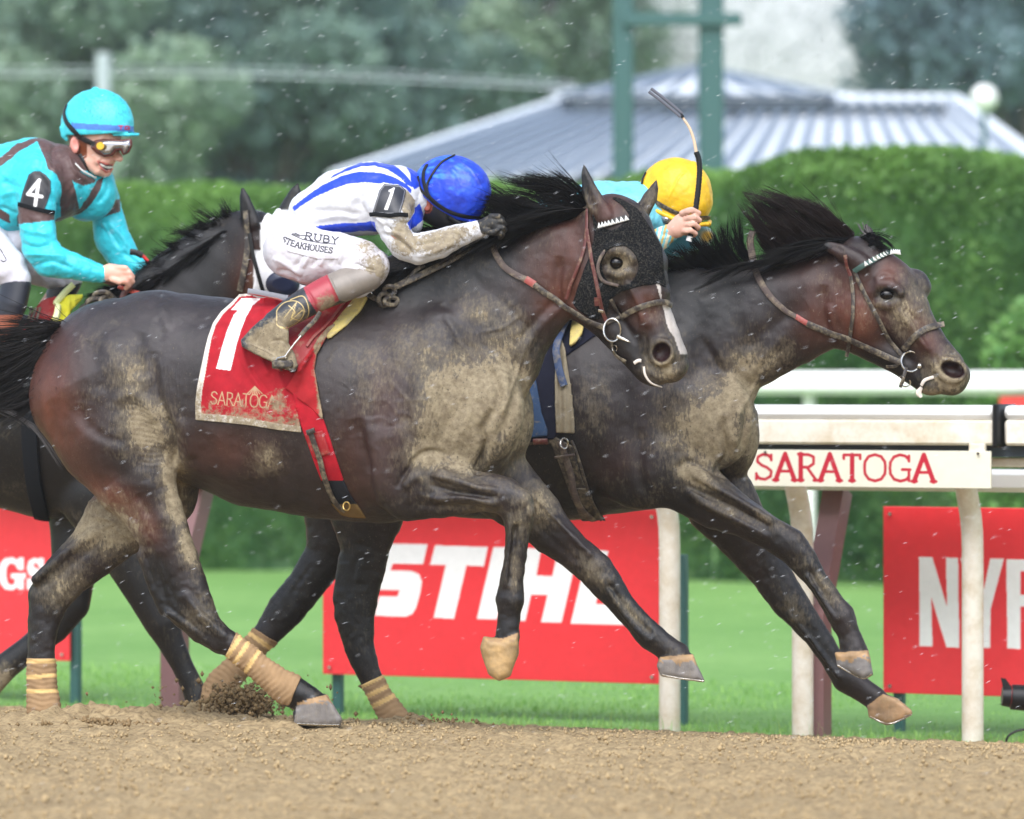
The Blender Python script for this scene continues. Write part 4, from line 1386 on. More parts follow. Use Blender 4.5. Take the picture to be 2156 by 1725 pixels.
def ring_obj(name, c, r, tube, mat, parent, rz=None, Y=0.0, normal=(0, -1, 0), n=28, arc=(0, 2*math.pi)):
    rz = rz or r
    a = np.linspace(arc[0], arc[1], n)
    mb = MB()
    pts = [wp(np.array(c[0]+r*math.cos(t)), np.array(c[1]+rz*math.sin(t)), Y+0.006*math.sin(t*2)) for t in a]
    mb.tube(pts, tube/U, 8)
    return mb.build(name, mat, parent)


def depth_at(sks, px, py, default=0.0):
    l, n = surf(sks if isinstance(sks, (list, tuple)) else [sks], px, py)
    return float(l[1]) if l is not None else default


def teeth(path, n, size, parent, sk, lift=0.009):
    """row of white pointed plates on a browband"""
    P = crom(path, 8)
    s = np.linspace(0.04, 0.96, n)*(len(P)-1)
    me = None
    for k in s:
        i = int(k)
        c = P[i]*(1-(k-i))+P[min(i+1, len(P)-1)]*(k-i)
        t = P[min(i+1, len(P)-1)]-P[max(i-1, 0)]
        t = t/np.linalg.norm(t)
        u = np.array((-t[1], t[0]))
        if u[1] > 0:
            u = -u
        l, nn = surf([sk], c[0], c[1])
        Y = (l[1] if l is not None else 0)-lift
        a, b, d = c-t*size*.42-u*size*.45, c+t*size*.42-u*size*.45, c+u*size*.55
        F3 = [wp(np.array(q[0]), np.array(q[1]), Y) for q in (a, b, d)]
        top = wp(np.array((c-u*size*.1)[0]), np.array((c-u*size*.1)[1]), Y-0.004)
        mesh_obj('tooth', [*F3, top], [(0, 1, 3), (1, 2, 3), (2, 0, 3), (0, 2, 1)], M['white'], parent, smooth=False)


# ------------------------------------------------------------------ tack of the nearest horse
def tack1():
    fr, sk, root = F1, K1, H1
    # hood with an open eye
    HP = A3((985, 300), (1050, 305), (1100, 330), (1180, 385), (1240, 470), (1300, 560), (1345, 640), (1350, 760), (1365, 870), (1375, 915), (1310, 880), (1200, 895), (1080, 930), (1000, 975), (975, 1090), (900, 1125), (800, 1060), (742, 1010), (790, 860), (850, 700), (890, 560), (872, 400), (915, 480), (1000, 520), (1060, 490), (1120, 430), (1085, 370), (1030, 330))
    ec = A3((1062, 755))[0]

    def mask(p, n):
        x, z = p[:, 0], p[:, 2]
        eye = ((x-ec[0])/37)**2+((z-ec[1])/41)**2 < 1
        far = ((x-1396)/16)**2+((z-580)/34)**2 < 1
        return inpoly(x, z, HP) & ~(eye & (p[:, 1] < 30)) & ~(far & (p[:, 1] > 0) & False)
    hood = shell('blinker_hood', sk, mask, 0.003, M['hood'], root, 0.003, smooth_it=4)
    # cup rim
    Yc = depth_at(sk, *A3((930, 770))[0])-0.012
    rim = A3((1018, 618, Yc+.005), (960, 660, Yc), (920, 730, Yc-.004), (918, 800, Yc-.004), (955, 860, Yc), (1048, 888, Yc+.004))
    strap('blinker_cup', rim, 7, M['rubber'], hood, sk, 0.0, 0.014)
    # eye
    mb = MB()
    c = fr.w(np.array([1299., -50, 554.]))
    add_ball(mb, c, (0.025, 0.022, 0.022))
    mb.build('eye', M['eye'], root)
    # bridle
    br = empty_part('bridle', root, fr.w(np.array([1290., -70, 640.])))
    sks = [sk]
    strap('cheekpiece', A3((850, 515), (868, 640), (895, 800), (922, 940), (945, 1050), (972, 1120)), 8, M['strapbrown'], br, sks, 0.006)
    strap('throat_latch', A3((852, 385), (848, 515), (830, 640), (775, 800), (730, 900), (708, 975)), 7, M['strapbrown'], br, sks, 0.006)
    bb = strap('browband', A3((918, 492), (1000, 472), (1112, 440)), 12, M['black'], br, sks, 0.006)
    teeth(A3((918, 488), (1000, 468), (1112, 436)), 8, 12, bb, sk, 0.015)
    strap('noseband', A3((1085, 1092), (1150, 1050), (1250, 1008), (1340, 994), (1388, 1020)), 12, M['strap'], br, sks, 0.007, 0.006)
    strap('noseband_strap', A3((998, 975), (1040, 1035), (1085, 1092)), 7, M['strap'], br, sks, 0.006)
    strap('chin_strap', A3((1012, 1240), (1020, 1300), (1050, 1350), (1110, 1388)), 8, M['strap'], br, sks, 0.006)
    strap('jaw_strap', A3((950, 1150), (990, 1130), (1060, 1100), (1085, 1092)), 7, M['strap'], br, sks, 0.006)
    Yb = depth_at(sk, *A3((1010, 1180))[0])-0.016
    ring_obj('bit_ring', A3((1010, 1182))[0], 18, 2.0, M['metal'], br, rz=24, Y=Yb)
    strap('bit', A3((1050, 1222), (1090, 1245), (1130, 1268)), 8, M['metal'], br, sks, 0.006, 0.01, taper=(1, .8, .3))
    strap('buckle', A3((912, 960), (918, 1010)), 11, M['strapbrown'], br, sks, 0.012, 0.004)
    strap('buckle', A3((922, 1040), (950, 1045)), 6, M['metal'], br, sks, 0.014, 0.004)
    ring_obj('buckle', A3((1026, 1305))[0], 5, 1.0, M['metal'], br, rz=7, Y=depth_at(sk, *A3((1020, 1300))[0])-0.012, n=14)
    strap('tongue_tie', A3((1160, 1400), (1185, 1385), (1205, 1385)), 7, M['tongue'], br, sks, 0.002, 0.005)
    strap('tongue', A3((1222, 1425), (1232, 1480), (1270, 1530), (1340, 1556)), 5, M['tongue'], root, sks, 0.001, 0.004, taper=(1, 1, .8, .4))
    rn = empty_part('reins', root, fr.w(np.array([1100., -80, 560.])))
    strap('rein_grip', A3((262, 500), (236, 545), (226, 610), (240, 680), (300, 765), (380, 820), (445, 848)), 13, M['rubber'], rn, sks, 0.006, 0.008)
    strap('rein_stitching', A3((440, 845), (500, 882)), 15, M['strapred'], rn, sks, 0.006, 0.008)
    strap('rein_strap', A3((495, 880), (600, 955), (720, 1030), (850, 1110), (965, 1160)), 12, M['strap'], rn, sks, 0.008, 0.007, smooth_it=6)
    k2 = [sk]
    strap('rein_loop', A2((1800, 620), (1700, 690), (1600, 760), (1450, 845), (1300, 915), (1130, 1000)), 14, M['strap'], rn, k2, 0.02, 0.007, smooth_it=6)
    strap('rein_loop', A2((1340, 838), (1280, 880), (1210, 950), (1170, 990)), 9, M['strap'], rn, k2, 0.014, 0.005, smooth_it=6)
    Yk = depth_at(sk, *A2((1090, 1050))[0])-0.03
    kn = MB()
    for (cx, cy, rx, ry, ph) in ((1100, 1000, 36, 30, 0), (1060, 1060, 34, 40, 1), (1110, 1070, 44, 26, 2)):
        pts = []
        for t in np.linspace(0, 2*math.pi, 15):
            q = A2((cx+rx*math.cos(t), cy+ry*math.sin(t)))[0]
            pts.append(wp(np.array(q[0]), np.array(q[1]), Yk+0.012*math.sin(t+ph)))
        kn.tube(pts, 5.2/U, 7, cap=False)
    kn.build('rein_knot', M['strap'], rn)
    strap('neck_strap', A2((1060, 1085), (1010, 1060), (950, 1028)), 11, M['strap'], rn, k2, 0.01, 0.006)
    # saddle cloth
    sc_poly = B2Z((470, 128), (380, 96), (330, 100), (280, 150), (200, 222), (145, 300), (110, 400), (90, 480), (60, 620), (34, 750), (22, 860), (24, 975), (200, 990), (400, 1012), (600, 1045), (762, 1062), (735, 930), (712, 800), (800, 560), (900, 300), (960, 190), (760, 100))
    inner = B2Z((480, 100), (330, 118), (290, 168), (215, 240), (165, 315), (135, 410), (118, 500), (95, 640), (72, 760), (62, 860), (66, 930), (220, 940), (400, 965), (600, 1000), (745, 1018), (800, 1018), (800, 100))
    one = B2Z((345, 128), (480, 128), (420, 180), (375, 260), (340, 350), (310, 450), (268, 632), (168, 618), (205, 480), (245, 350), (290, 245), (318, 212), (272, 208))
    strokes, tw = text_strokes('SARATOGA', 0.06)
    lx, ly = B2Z((132, 775))[0]

    def cpaint(x, y):
        c = np.tile(np.array(rgb(160, 28, 40)), (len(x), 1))
        b = ~inpoly(x, y, inner)
        c[b] = rgb(205, 198, 188)
        c[inpoly(x, y, one)] = (0.78, 0.76, 0.77)
        f = ink(x, y, strokes, 1.15, (lx, ly, 22.5, 1.6, -1.5, 27))
        tan = np.array(rgb(178, 150, 118))
        c = c*(1-f[:, None])+tan*f[:, None]
        for k in range(-3, 4):
            q = B2Z((437, 742), (437+k*17, 800-abs(k)*3))
            f = np.clip((1.0-pldist(x, y, np.array(q)))/0.8+.5, 0, 1)
            c = c*(1-f[:, None])+tan*f[:, None]
        mud = np.clip((y-800)/160, 0, 1)*0.40+0.24
        mud = np.maximum(mud, np.exp(-((x-585)/40)**2-((y-850)/50)**2)*0.5)
        mud[b] = np.maximum(mud[b], 0.12+np.clip((y[b]-700)/150, 0, 1)*0.36)
        return c, {'mud': mud}

    def cwave(x, y):
        r = 0.007*np.exp(-(pldist(x, y, crom(B2Z((330, 420), (360, 560), (440, 700), (560, 850)), 4))/7)**2)
        r = r+0.010*np.exp(-(pldist(x, y, crom(B2Z((470, 200), (440, 350), (470, 520), (520, 640)), 4))/9)**2)
        r = r+0.008*np.exp(-(pldist(x, y, crom(B2Z((600, 640), (640, 800), (690, 950)), 4))/8)**2)
        r = r-0.006*np.exp(-(pldist(x, y, crom(B2Z((390, 500), (430, 640), (520, 780)), 4))/6)**2)
        r = r+0.0022*np.sin(x*.11+np.sin(y*.03)*2)
        return r
    cl, ck = patch('saddle_cloth', sc_poly, [sk], 0.010, 0.005, M['cloth'], root, 1.25, cpaint, cwave)
    # saddle
    sd = empty_part('saddle', root, fr.w(np.array([640., -60, 640.])))
    g = lambda c, md=0.2: (lambda x, y: (np.tile(np.array(c), (len(x), 1)), {'mud': np.full(len(x), md)}))
    o, pk = patch('saddle_pad', B2Z((1150, 100), (1205, 92), (1222, 120), (1180, 200), (1080, 310), (960, 405), (935, 400), (960, 330), (1040, 230)), [sk, ck], 0.014, 0.022, M['yellowpad'], sd, 2.0, bulge=0.012)
    o, fk = patch('saddle_flap', B2Z((620, 150), (760, 100), (900, 90), (1090, 100), (1160, 92), (1130, 170), (1040, 270), (930, 390), (840, 500), (780, 600), (740, 660), (690, 560), (640, 380), (600, 250)), [sk, ck], 0.020, 0.008, M['redleather'], sd, 2.0)

    def fpaint(x, y):
        c = np.tile(np.array(rgb(160, 34, 40)), (len(x), 1))
        d = pldist(x, y, np.array(B2Z((1000, 300), (870, 430), (880, 560), (870, 640), (890, 760), (915, 975))))
        return c, {'mud': np.clip(0.62-d/45, 0.12, 0.6)}
    o, tk = patch('towel_flap', B2Z((1000, 295), (940, 330), (880, 400), (840, 470), (745, 590), (655, 755), (720, 815), (800, 870), (912, 975), (880, 790), (862, 690), (850, 620), (865, 520), (930, 410), (985, 340)), [sk, ck, fk], 0.010, 0.006, M['cloth'], sd, 1.6, fpaint,
                  lambda x, y: 0.004*np.sin((x+y)*.09))
    strap('flap_piping', B2Z((1120, 108), (1030, 210), (940, 320), (850, 400), (800, 470)), 6, M['strapred'], sd, [sk, ck, fk], 0.004, 0.006)

    def gpaint(x, y):
        c = np.tile(np.array(rgb(165, 24, 38)), (len(x), 1))
        zx, zy = (x/0.8422-480)*2.783, (y/0.8422-700)*2.783
        c[zy > 1395] = (0.015, 0.016, 0.02)
        c[(zy > 1480+0.25*(1150-zx)) & ((zy > 1560) | (zx < 960))] = rgb(120, 98, 62)
        return c, {'mud': 0.12+0.1*(zy > 1395)}
    o, gk = patch('girth', B2Z((700, 780), (800, 870), (912, 972), (950, 1080), (1000, 1240), (1050, 1390), (1100, 1500), (1215, 1662), (1100, 1655), (1040, 1640), (970, 1560), (905, 1410), (860, 1300), (815, 1170), (770, 1050), (735, 930)), [sk, ck], 0.008, 0.008, M['cloth'], sd, 1.6, gpaint)
    patch('girth_keeper', B2Z((785, 1075), (905, 1048), (960, 1210), (850, 1243)), [gk], 0.006, 0.005, M['redleather'], sd, 1.6)
    strap('girth_strap', B2Z((830, 1050), (860, 1130), (900, 1240), (930, 1360), (975, 1480), (1030, 1560), (1075, 1590)), 12, M['strap'], sd, [gk], 0.012, 0.005)
    strap('girth_strap_end', B2Z((812, 1058), (868, 1042)), 11, M['strap'], sd, [gk], 0.016, 0.008)
    ring_obj('girth_buckle', B2Z((1075, 1575))[0], 7, 1.6, M['gold'], sd, rz=9, Y=depth_at(gk, *B2Z((1060, 1560))[0], depth_at(sk, *B2Z((1060, 1560))[0]))-0.02, n=14)
    ring_obj('saddle_ring', B2Z((1235, 105))[0], 6, 1.4, M['metal'], sd, rz=6, Y=depth_at(sk, *B2Z((1235, 120))[0])-0.02, n=14)
    strap('saddle_seat', B2Z((392, 78), (480, 90), (600, 112), (700, 130)), 13, M['seat'], sd, [sk, ck], 0.022, 0.02)
    strap('saddle_seat_piping', B2Z((400, 96), (500, 112), (640, 140)), 5, M['strapred'], sd, [sk, ck], 0.028, 0.014)
    # leg bandages
    cut = [((475, 1380), (499, 1334), (629, 1432), (612, 1478))]
    tops = [('leg_bandage', [(470, 1388), (497, 1330), (560, 1372), (634, 1428), (612, 1486), (572, 1478), (520, 1430)], -98, [((482, 1386), (504, 1338)), ((494, 1392), (528, 1352)), ((516, 1408), (552, 1370))]),
            ('leg_bandage', [(40, 1384), (130, 1384), (140, 1500), (128, 1522), (50, 1522)], 95, [((54, 1392), (122, 1392)), ((54, 1424), (122, 1424)), ((54, 1455), (124, 1455))])]
    for nm, P, off, bands in tops:
        bandage(nm, P, off, bands, sk, root)
    mane_h1 = [[(1248, 436, 0), (1222, 400, -4), (1180, 372, -6), (1130, 366, -6)],
               [(1222, 442, 0), (1190, 405, -8), (1140, 384, -10), (1085, 374, -8)],
               [(1180, 455, 0), (1140, 422, -10), (1095, 396, -12), (1045, 388, -10)],
               [(1130, 475, 0), (1090, 440, -12), (1050, 418, -14), (1015, 408, -12)],
               [(1085, 498, 0), (1060, 460, -12), (1030, 436, -14), (995, 424, -12)],
               [(1045, 520, 0), (1030, 485, -12), (1010, 460, -14), (975, 442, -10)],
               [(990, 520, 0), (960, 520, -30), (920, 530, -44), (890, 540, -44)],
               [(920, 545, 0), (900, 550, -30), (870, 560, -44), (840, 568, -44)],
               [(860, 575, 0), (840, 580, -30), (825, 590, -44), (810, 600, -44)]]
    hair('mane', fr, mane_h1, 3000, M['hair'], root, w=0.9, jit=7, joff=8)
    hair('mane', fr, [[(1245, 440, -14), (1180, 440, -44), (1110, 452, -56), (1050, 470, -58)], [(1180, 470, -10), (1120, 468, -46), (1070, 478, -54), (1020, 500, -56)], [(1090, 500, -10), (1040, 505, -48), (1000, 520, -60), (960, 548, -64)]], 1200, M['hair'], root, w=0.9, jit=5, joff=6)
    hair('mane', fr, [[(1040, 490, 10), (980, 484, 14), (925, 480, 14), (868, 484, 14)], [(1000, 515, 10), (950, 505, 14), (905, 502, 14), (852, 512, 14)], [(960, 540, 10), (915, 530, 14), (880, 532, 14), (838, 546, 14)], [(920, 560, 10), (890, 556, 14), (860, 562, 14), (826, 580, 14)]], 1700, M['hair'], root, w=1.1, jit=5, joff=8)
    hair('tail', fr, [[(170, 684, 0), (100, 694, -6), (30, 700, -4), (-60, 706, 0)], [(165, 690, 0), (100, 712, -10), (30, 740, -10), (-60, 780, 0)], [(160, 694, 0), (104, 736, -14), (40, 790, -14), (-50, 840, -5)], [(155, 698, 0), (104, 770, -16), (56, 830, -16), (-30, 862, -5)], [(150, 700, 0), (96, 800, -10), (62, 846, -10), (10, 868, 0)]], 4200, M['tailhair'], root, w=1.1, jit=9, joff=16, seg=9)
    hair('tail_wisp', fr, [[(-30, 850, -20), (30, 872, -24), (80, 905, -26), (128, 975, -24)], [(-30, 858, -20), (24, 884, -24), (66, 920, -26), (110, 990, -24)]], 110, M['greyhair'], root, w=0.5, jit=3, joff=8)


def empty_part(name, parent, loc):
    o = bpy.data.objects.new(name, None)
    o.empty_display_size = 0.05
    o.location = Vector(tuple(map(float, loc)))-parent_loc(parent)
    link(o, parent)
    bpy.context.view_layer.update()
    return o


def add_ball(mb, c, r, nu=20, nv=12, col=None):
    vs, fs = [], []
    for j in range(1, nv):
        for i in range(nu):
            a, b = 2*math.pi*i/nu, math.pi*j/nv
            vs.append((c[0]+r[0]*math.cos(a)*math.sin(b), c[1]+r[1]*math.sin(a)*math.sin(b), c[2]+r[2]*math.cos(b)))
    for j in range(nv-2):
        for i in range(nu):
            a, b = j*nu+i, j*nu+(i+1) % nu
            fs.append((a, a+nu, b+nu, b))
    vs += [(c[0], c[1], c[2]+r[2]), (c[0], c[1], c[2]-r[2])]
    t = len(vs)-2
    for i in range(nu):
        fs.append((t, i, (i+1) % nu))
        fs.append((t+1, (nv-2)*nu+(i+1) % nu, (nv-2)*nu+i))
    mb.add(vs, fs, col)


def bandage(nm, P, off, bands, sk, root):
    ax = np.array(bands[-1]).mean(0)-np.array(bands[0]).mean(0)
    ax = ax/np.linalg.norm(ax)

    def mask(p, n):
        return inpoly(p[:, 0], p[:, 2], P) & (np.abs(p[:, 1]-off) < 62)

    def bp(p, n):
        c = np.tile(np.array(rgb(152, 124, 92)), (len(p), 1))
        for a, b in bands:
            m = (np.array(a)+np.array(b))/2
            d = np.abs((p[:, 0]-m[0])*ax[0]+(p[:, 2]-m[1])*ax[1])
            c[d < 4.5] = rgb(212, 178, 120)
        return c, {'mud': np.full(len(p), 0.06)}

    def dp(p, n):
        s = (p[:, 0]*ax[0]+p[:, 2]*ax[1])
        q = (-p[:, 0]*ax[1]+p[:, 2]*ax[0])
        return 0.0014*np.sin(s*0.55+0.05*q+1.5*np.sin(q*.12))+fbm(p/12.0, 2, 3)*0.001
    shell(nm, sk, mask, 0.004, M['bandage'], root, 0.004, bp, dp)


M['hood'] = attr_mat('hood_fabric', rough=0.9, bs=0.6, bscale=300, spec=0.2)
M['hood'] = plain('hood_fabric', (0.006, 0.007, 0.009), 0.95, bs=0.6, bscale=500, mud=0.34, mscale=190, mudcol=rgb(92, 88, 80), spec=0.06)
M['seat'] = plain('saddle_seat_leather', rgb(132, 134, 142), 0.4, bs=0.2)
M['tailhair'] = plain('tail_hair', (0.005, 0.0035, 0.0035), 0.45, var=0.5, vs=15, bs=0, spec=0.18)
M['greyhair'] = plain('mud_tipped_hair', (0.12, 0.11, 0.11), 0.5, var=0.3, bs=0)


# ------------------------------------------------------------------ tack of the leading horse
def shoe(path, sk, root):
    strap('horseshoe', path, 4.5, M['metal'], root, [sk], -0.001, 0.004)


def tack2():
    fr, sk, root = F2, K2, H2
    shoe([(1764, 1401), (1790, 1416), (1817, 1428), (1835, 1419)], sk, root)
    shoe([(1832, 1509), (1868, 1524), (1900, 1514), (1918, 1504)], sk, root)
    shoe([(1394, 1421), (1430, 1428), (1481, 1434)], K1, H1)
    shoe([(626, 1524), (670, 1526), (714, 1527)], K1, H1)
    mb = MB()
    add_ball(mb, fr.w(np.array([1869., -46, 621.])), (0.031, 0.024, 0.023))
    mb.build('eye', M['eye'], root)
    br = empty_part('bridle', root, fr.w(np.array([1860., -70, 640.])))
    s = [sk]
    strap('headpiece', A5((1048, 540), (1062, 610), (1090, 690)), 8, M['strapbrown'], br, s, 0.006)
    strap('cheekpiece', A5((1115, 655), (1150, 740), (1215, 870), (1300, 1030), (1390, 1180), (1455, 1265)), 8.5, M['strap'], br, s, 0.006)
    strap('throat_latch', A5((1090, 690), (1104, 830), (1100, 1000), (1078, 1150), (1062, 1272)), 8, M['strap'], br, s, 0.006)
    bb = strap('browband', A5((1112, 655), (1180, 612), (1300, 552), (1380, 522), (1442, 525)), 11, M['greenleather'], br, s, 0.006)
    teeth(A5((1175, 608), (1300, 545), (1380, 516), (1438, 520)), 13, 11, bb, sk, 0.013)
    strap('noseband', A5((1470, 1212), (1560, 1112), (1650, 1062), (1755, 1045)), 13, M['strap'], br, s, 0.007, 0.006)
    strap('jaw_strap', A5((1345, 1335), (1420, 1330), (1455, 1265)), 7, M['strap'], br, s, 0.006)
    Yb = depth_at(sk, *A5((1515, 1305))[0])-0.016
    ring_obj('bit_ring', A5((1515, 1305))[0], 20, 2.2, M['metal'], br, rz=21, Y=Yb)
    mb = MB()
    q = A5((1578, 1338))[0]
    add_ball(mb, wp(np.array(q[0]), np.array(q[1]), Yb-0.006), (0.011, 0.011, 0.011), 12, 8)
    mb.build('bit', M['metal'], br)
    strap('chin_strap', A5((1480, 1350, Yb), (1462, 1420, Yb-.004), (1438, 1490, Yb)), 7, M['strap'], br, s, 0.004, 0.005)
    ring_obj('buckle', A5((1448, 1440))[0], 6, 1.1, M['metal'], br, rz=9, Y=Yb-0.008, n=14)
    ring_obj('chin_ring', A5((1478, 1455))[0], 10, 1.8, M['metal'], br, rz=9, Y=Yb, n=16, arc=(-0.6, 2.6))
    strap('tongue_tie', A5((1598, 1475), (1620, 1440), (1680, 1415)), 7, M['tongue'], br, s, 0.004, 0.005)
    Yt = fr.Y(1930, -18)
    strap('tongue', [(*a, Yt) for a in A5((1592, 1490), (1570, 1530), (1590, 1562))], 13, M['tongue'], root, s, 0.002, 0.01, taper=(.5, 1, .5))
    rn = empty_part('reins', root, fr.w(np.array([1700., -80, 560.])))
    strap('rein_grip', A5((392, 372), (372, 440), (374, 520), (410, 680), (500, 830), (600, 925), (700, 990)), 14, M['rubber'], rn, s, 0.006, 0.008, taper=(1.15, 1.15, 1.1, 1, .9, .8, .7))
    strap('rein_stitching', A5((695, 985), (775, 1032)), 11, M['strapred'], rn, s, 0.006, 0.008)
    strap('rein_strap', A5((770, 1030), (900, 1082), (1100, 1150), (1300, 1248), (1445, 1315)), 13, M['strap'], rn, s, 0.008, 0.007, smooth_it=6)
    hair('mane', fr, [[(1798, 500, 0), (1784, 480, -4), (1740, 452, -8), (1690, 428, -8)], [(1790, 512, 0), (1745, 470, -10), (1690, 432, -10), (1628, 404, -8)], [(1758, 520, 0), (1705, 470, -12), (1645, 430, -12), (1578, 408, -10)],
                      [(1715, 530, 0), (1665, 485, -12), (1615, 450, -12), (1572, 418, -10)], [(1665, 545, 0), (1630, 505, -12), (1600, 470, -12), (1574, 432, -10)], [(1625, 555, 0), (1608, 520, -10), (1592, 490, -10), (1580, 460, -8)]], 3000, M['manebrown'], root, w=0.9, jit=5, joff=8)
    hair('mane', fr, [[(1600, 560, 0), (1570, 535, -10), (1556, 500, -10), (1548, 452, -8)], [(1575, 566, 0), (1545, 535, -10), (1535, 500, -10), (1530, 462, -8)], [(1540, 572, 0), (1510, 545, -10), (1490, 520, -10), (1468, 498, -8)], [(1500, 580, 0), (1460, 555, -10), (1435, 540, -10), (1405, 528, -8)], [(1450, 592, 0), (1420, 570, -10), (1390, 555, -10), (1350, 545, -8)]], 1500, M['hair'], root, w=0.9, jit=5, joff=8)
    hair('mane', fr, [[(1800, 500, -10), (1740, 506, -46), (1680, 520, -56), (1620, 540, -60)], [(1780, 520, -10), (1700, 528, -50), (1640, 548, -60), (1580, 570, -66)], [(1620, 555, -10), (1560, 560, -60), (1500, 575, -70), (1440, 600, -76)]], 1100, M['hair'], root, w=0.9, jit=4, joff=5)
    hair('forelock', fr, [[(1808, 503, -8), (1830, 498, -24), (1860, 508, -30), (1882, 528, -36)], [(1812, 512, -20), (1840, 512, -36), (1862, 520, -40), (1878, 534, -44)]], 420, M['hair'], root, w=0.8, jit=4, joff=6, curl=5)
    hair('ear_hair', fr, [[(1822, 500, 30), (1812, 492, 30), (1808, 484, 30), (1806, 478, 30)], [(1830, 490, 30), (1824, 482, 30), (1820, 476, 30), (1816, 470, 30)]], 120, M['greyhair'], root, w=0.5, jit=2, joff=3)
    # cloth, girth and flap seen behind the nearest horse's chest
    sd = empty_part('saddle', root, fr.w(np.array([1180., -60, 700.])))
    cl = lambda c, md=0.3: (lambda x, y: (np.tile(np.array(c), (len(x), 1)), {'mud': np.full(len(x), md)}))
    o, c1 = patch('saddle_cloth', [(1080, 660), (1260, 640), (1262, 700), (1175, 760), (1168, 830), (1178, 912), (1165, 925), (1080, 935)], s, 0.008, 0.006, M['cloth'], sd, 2, cl(rgb(26, 28, 44), .1))
    o, c2 = patch('cloth_edge', [(1112, 790), (1128, 800), (1140, 870), (1152, 905), (1152, 918), (1116, 922), (1108, 860)], [sk, c1], 0.006, 0.005, M['cloth'], sd, 2, cl(rgb(58, 80, 112), .3))
    patch('towel_flap', B3Z((1560, -200), (1600, -60), (1640, 200), (1655, 400), (1678, 636), (1532, 628), (1510, 400), (1508, 150), (1530, -50), (1500, -170)), [sk, c1], 0.014, 0.008, M['cloth'], sd, 2, cl(rgb(142, 132, 112), .35), lambda x, y: 0.005*np.sin(x*.35))
    strap('number_flap', A3((700, 1560), (660, 1420), (650, 1320), (680, 1220), (730, 1130), (760, 1110)), 16, M['blueflap'], sd, [sk, c1], 0.02, 0.008)
    patch('saddle_pad', A3((745, 1100), (820, 1150), (810, 1200), (770, 1260), (725, 1290), (730, 1200)), [sk, c1], 0.03, 0.02, M['yellowpad'], sd, 2, bulge=0.01)
    strap('stirrup_bar', A3((655, 1165), (740, 1162), (820, 1158)), 7, M['blueflap'], sd, [sk, c1], 0.05, 0.012)
    patch('girth', [(1108, 920), (1165, 918), (1205, 940), (1222, 1000), (1240, 1050), (1272, 1096), (1225, 1098), (1200, 1040), (1180, 985), (1160, 935), (1108, 938)], s, 0.006, 0.008, M['strap'], sd, 2)
    strap('girth_strap', B3Z((1560, 690), (1600, 800), (1650, 960), (1680, 1120), (1740, 1260), (1840, 1350)), 14, M['rubber'], sd, s, 0.014, 0.006)
    strap('girth_strap', B3Z((1660, 690), (1720, 850), (1790, 1080), (1840, 1220), (1930, 1370)), 6, M['strap'], sd, s, 0.014, 0.006)
    ring_obj('girth_buckle', B3Z((1590, 720))[0], 8, 2, M['metal'], sd, rz=11, Y=depth_at(sk, *B3Z((1590, 720))[0])-0.03, n=14)
    strap('buckle_bar', B3Z((1520, 825), (1690, 800)), 5, M['rubber'], sd, s, 0.02, 0.006)
    strap('girth_roll', B3Z((1335, 700), (1455, 695)), 12, M['strapbrown'], sd, s, 0.012, 0.012)
    patch('girth_patch', B3Z((1640, 1150), (1690, 1105), (1780, 1110), (1830, 1180), (1820, 1300), (1780, 1340), (1700, 1240), (1650, 1200)), s, 0.010, 0.004, M['strap'], sd, 2)
    bandage('leg_bandage', [(755, 1444), (812, 1416), (845, 1450), (880, 1545), (800, 1545)], -80, [((768, 1442), (806, 1424)), ((782, 1462), (816, 1446)), ((790, 1482), (826, 1470))], sk, root)
    bandage('leg_bandage', [(520, 1312), (585, 1352), (560, 1400), (500, 1480), (420, 1480), (430, 1420)], 82, [((524, 1330), (562, 1362)), ((524, 1330), (562, 1362)), ((505, 1360), (540, 1392))], sk, root)


M['greenleather'] = plain('green_leather', rgb(58, 84, 78), 0.5, bs=0.4, bscale=300, mud=0.2)
M['blueflap'] = plain('blue_number_flap', rgb(38, 60, 96), 0.6, bs=0.3, mud=0.3)
M['manebrown'] = plain('brown_tipped_mane', (0.014, 0.008, 0.007), 0.45, var=0.6, vs=8, bs=0, spec=0.18)


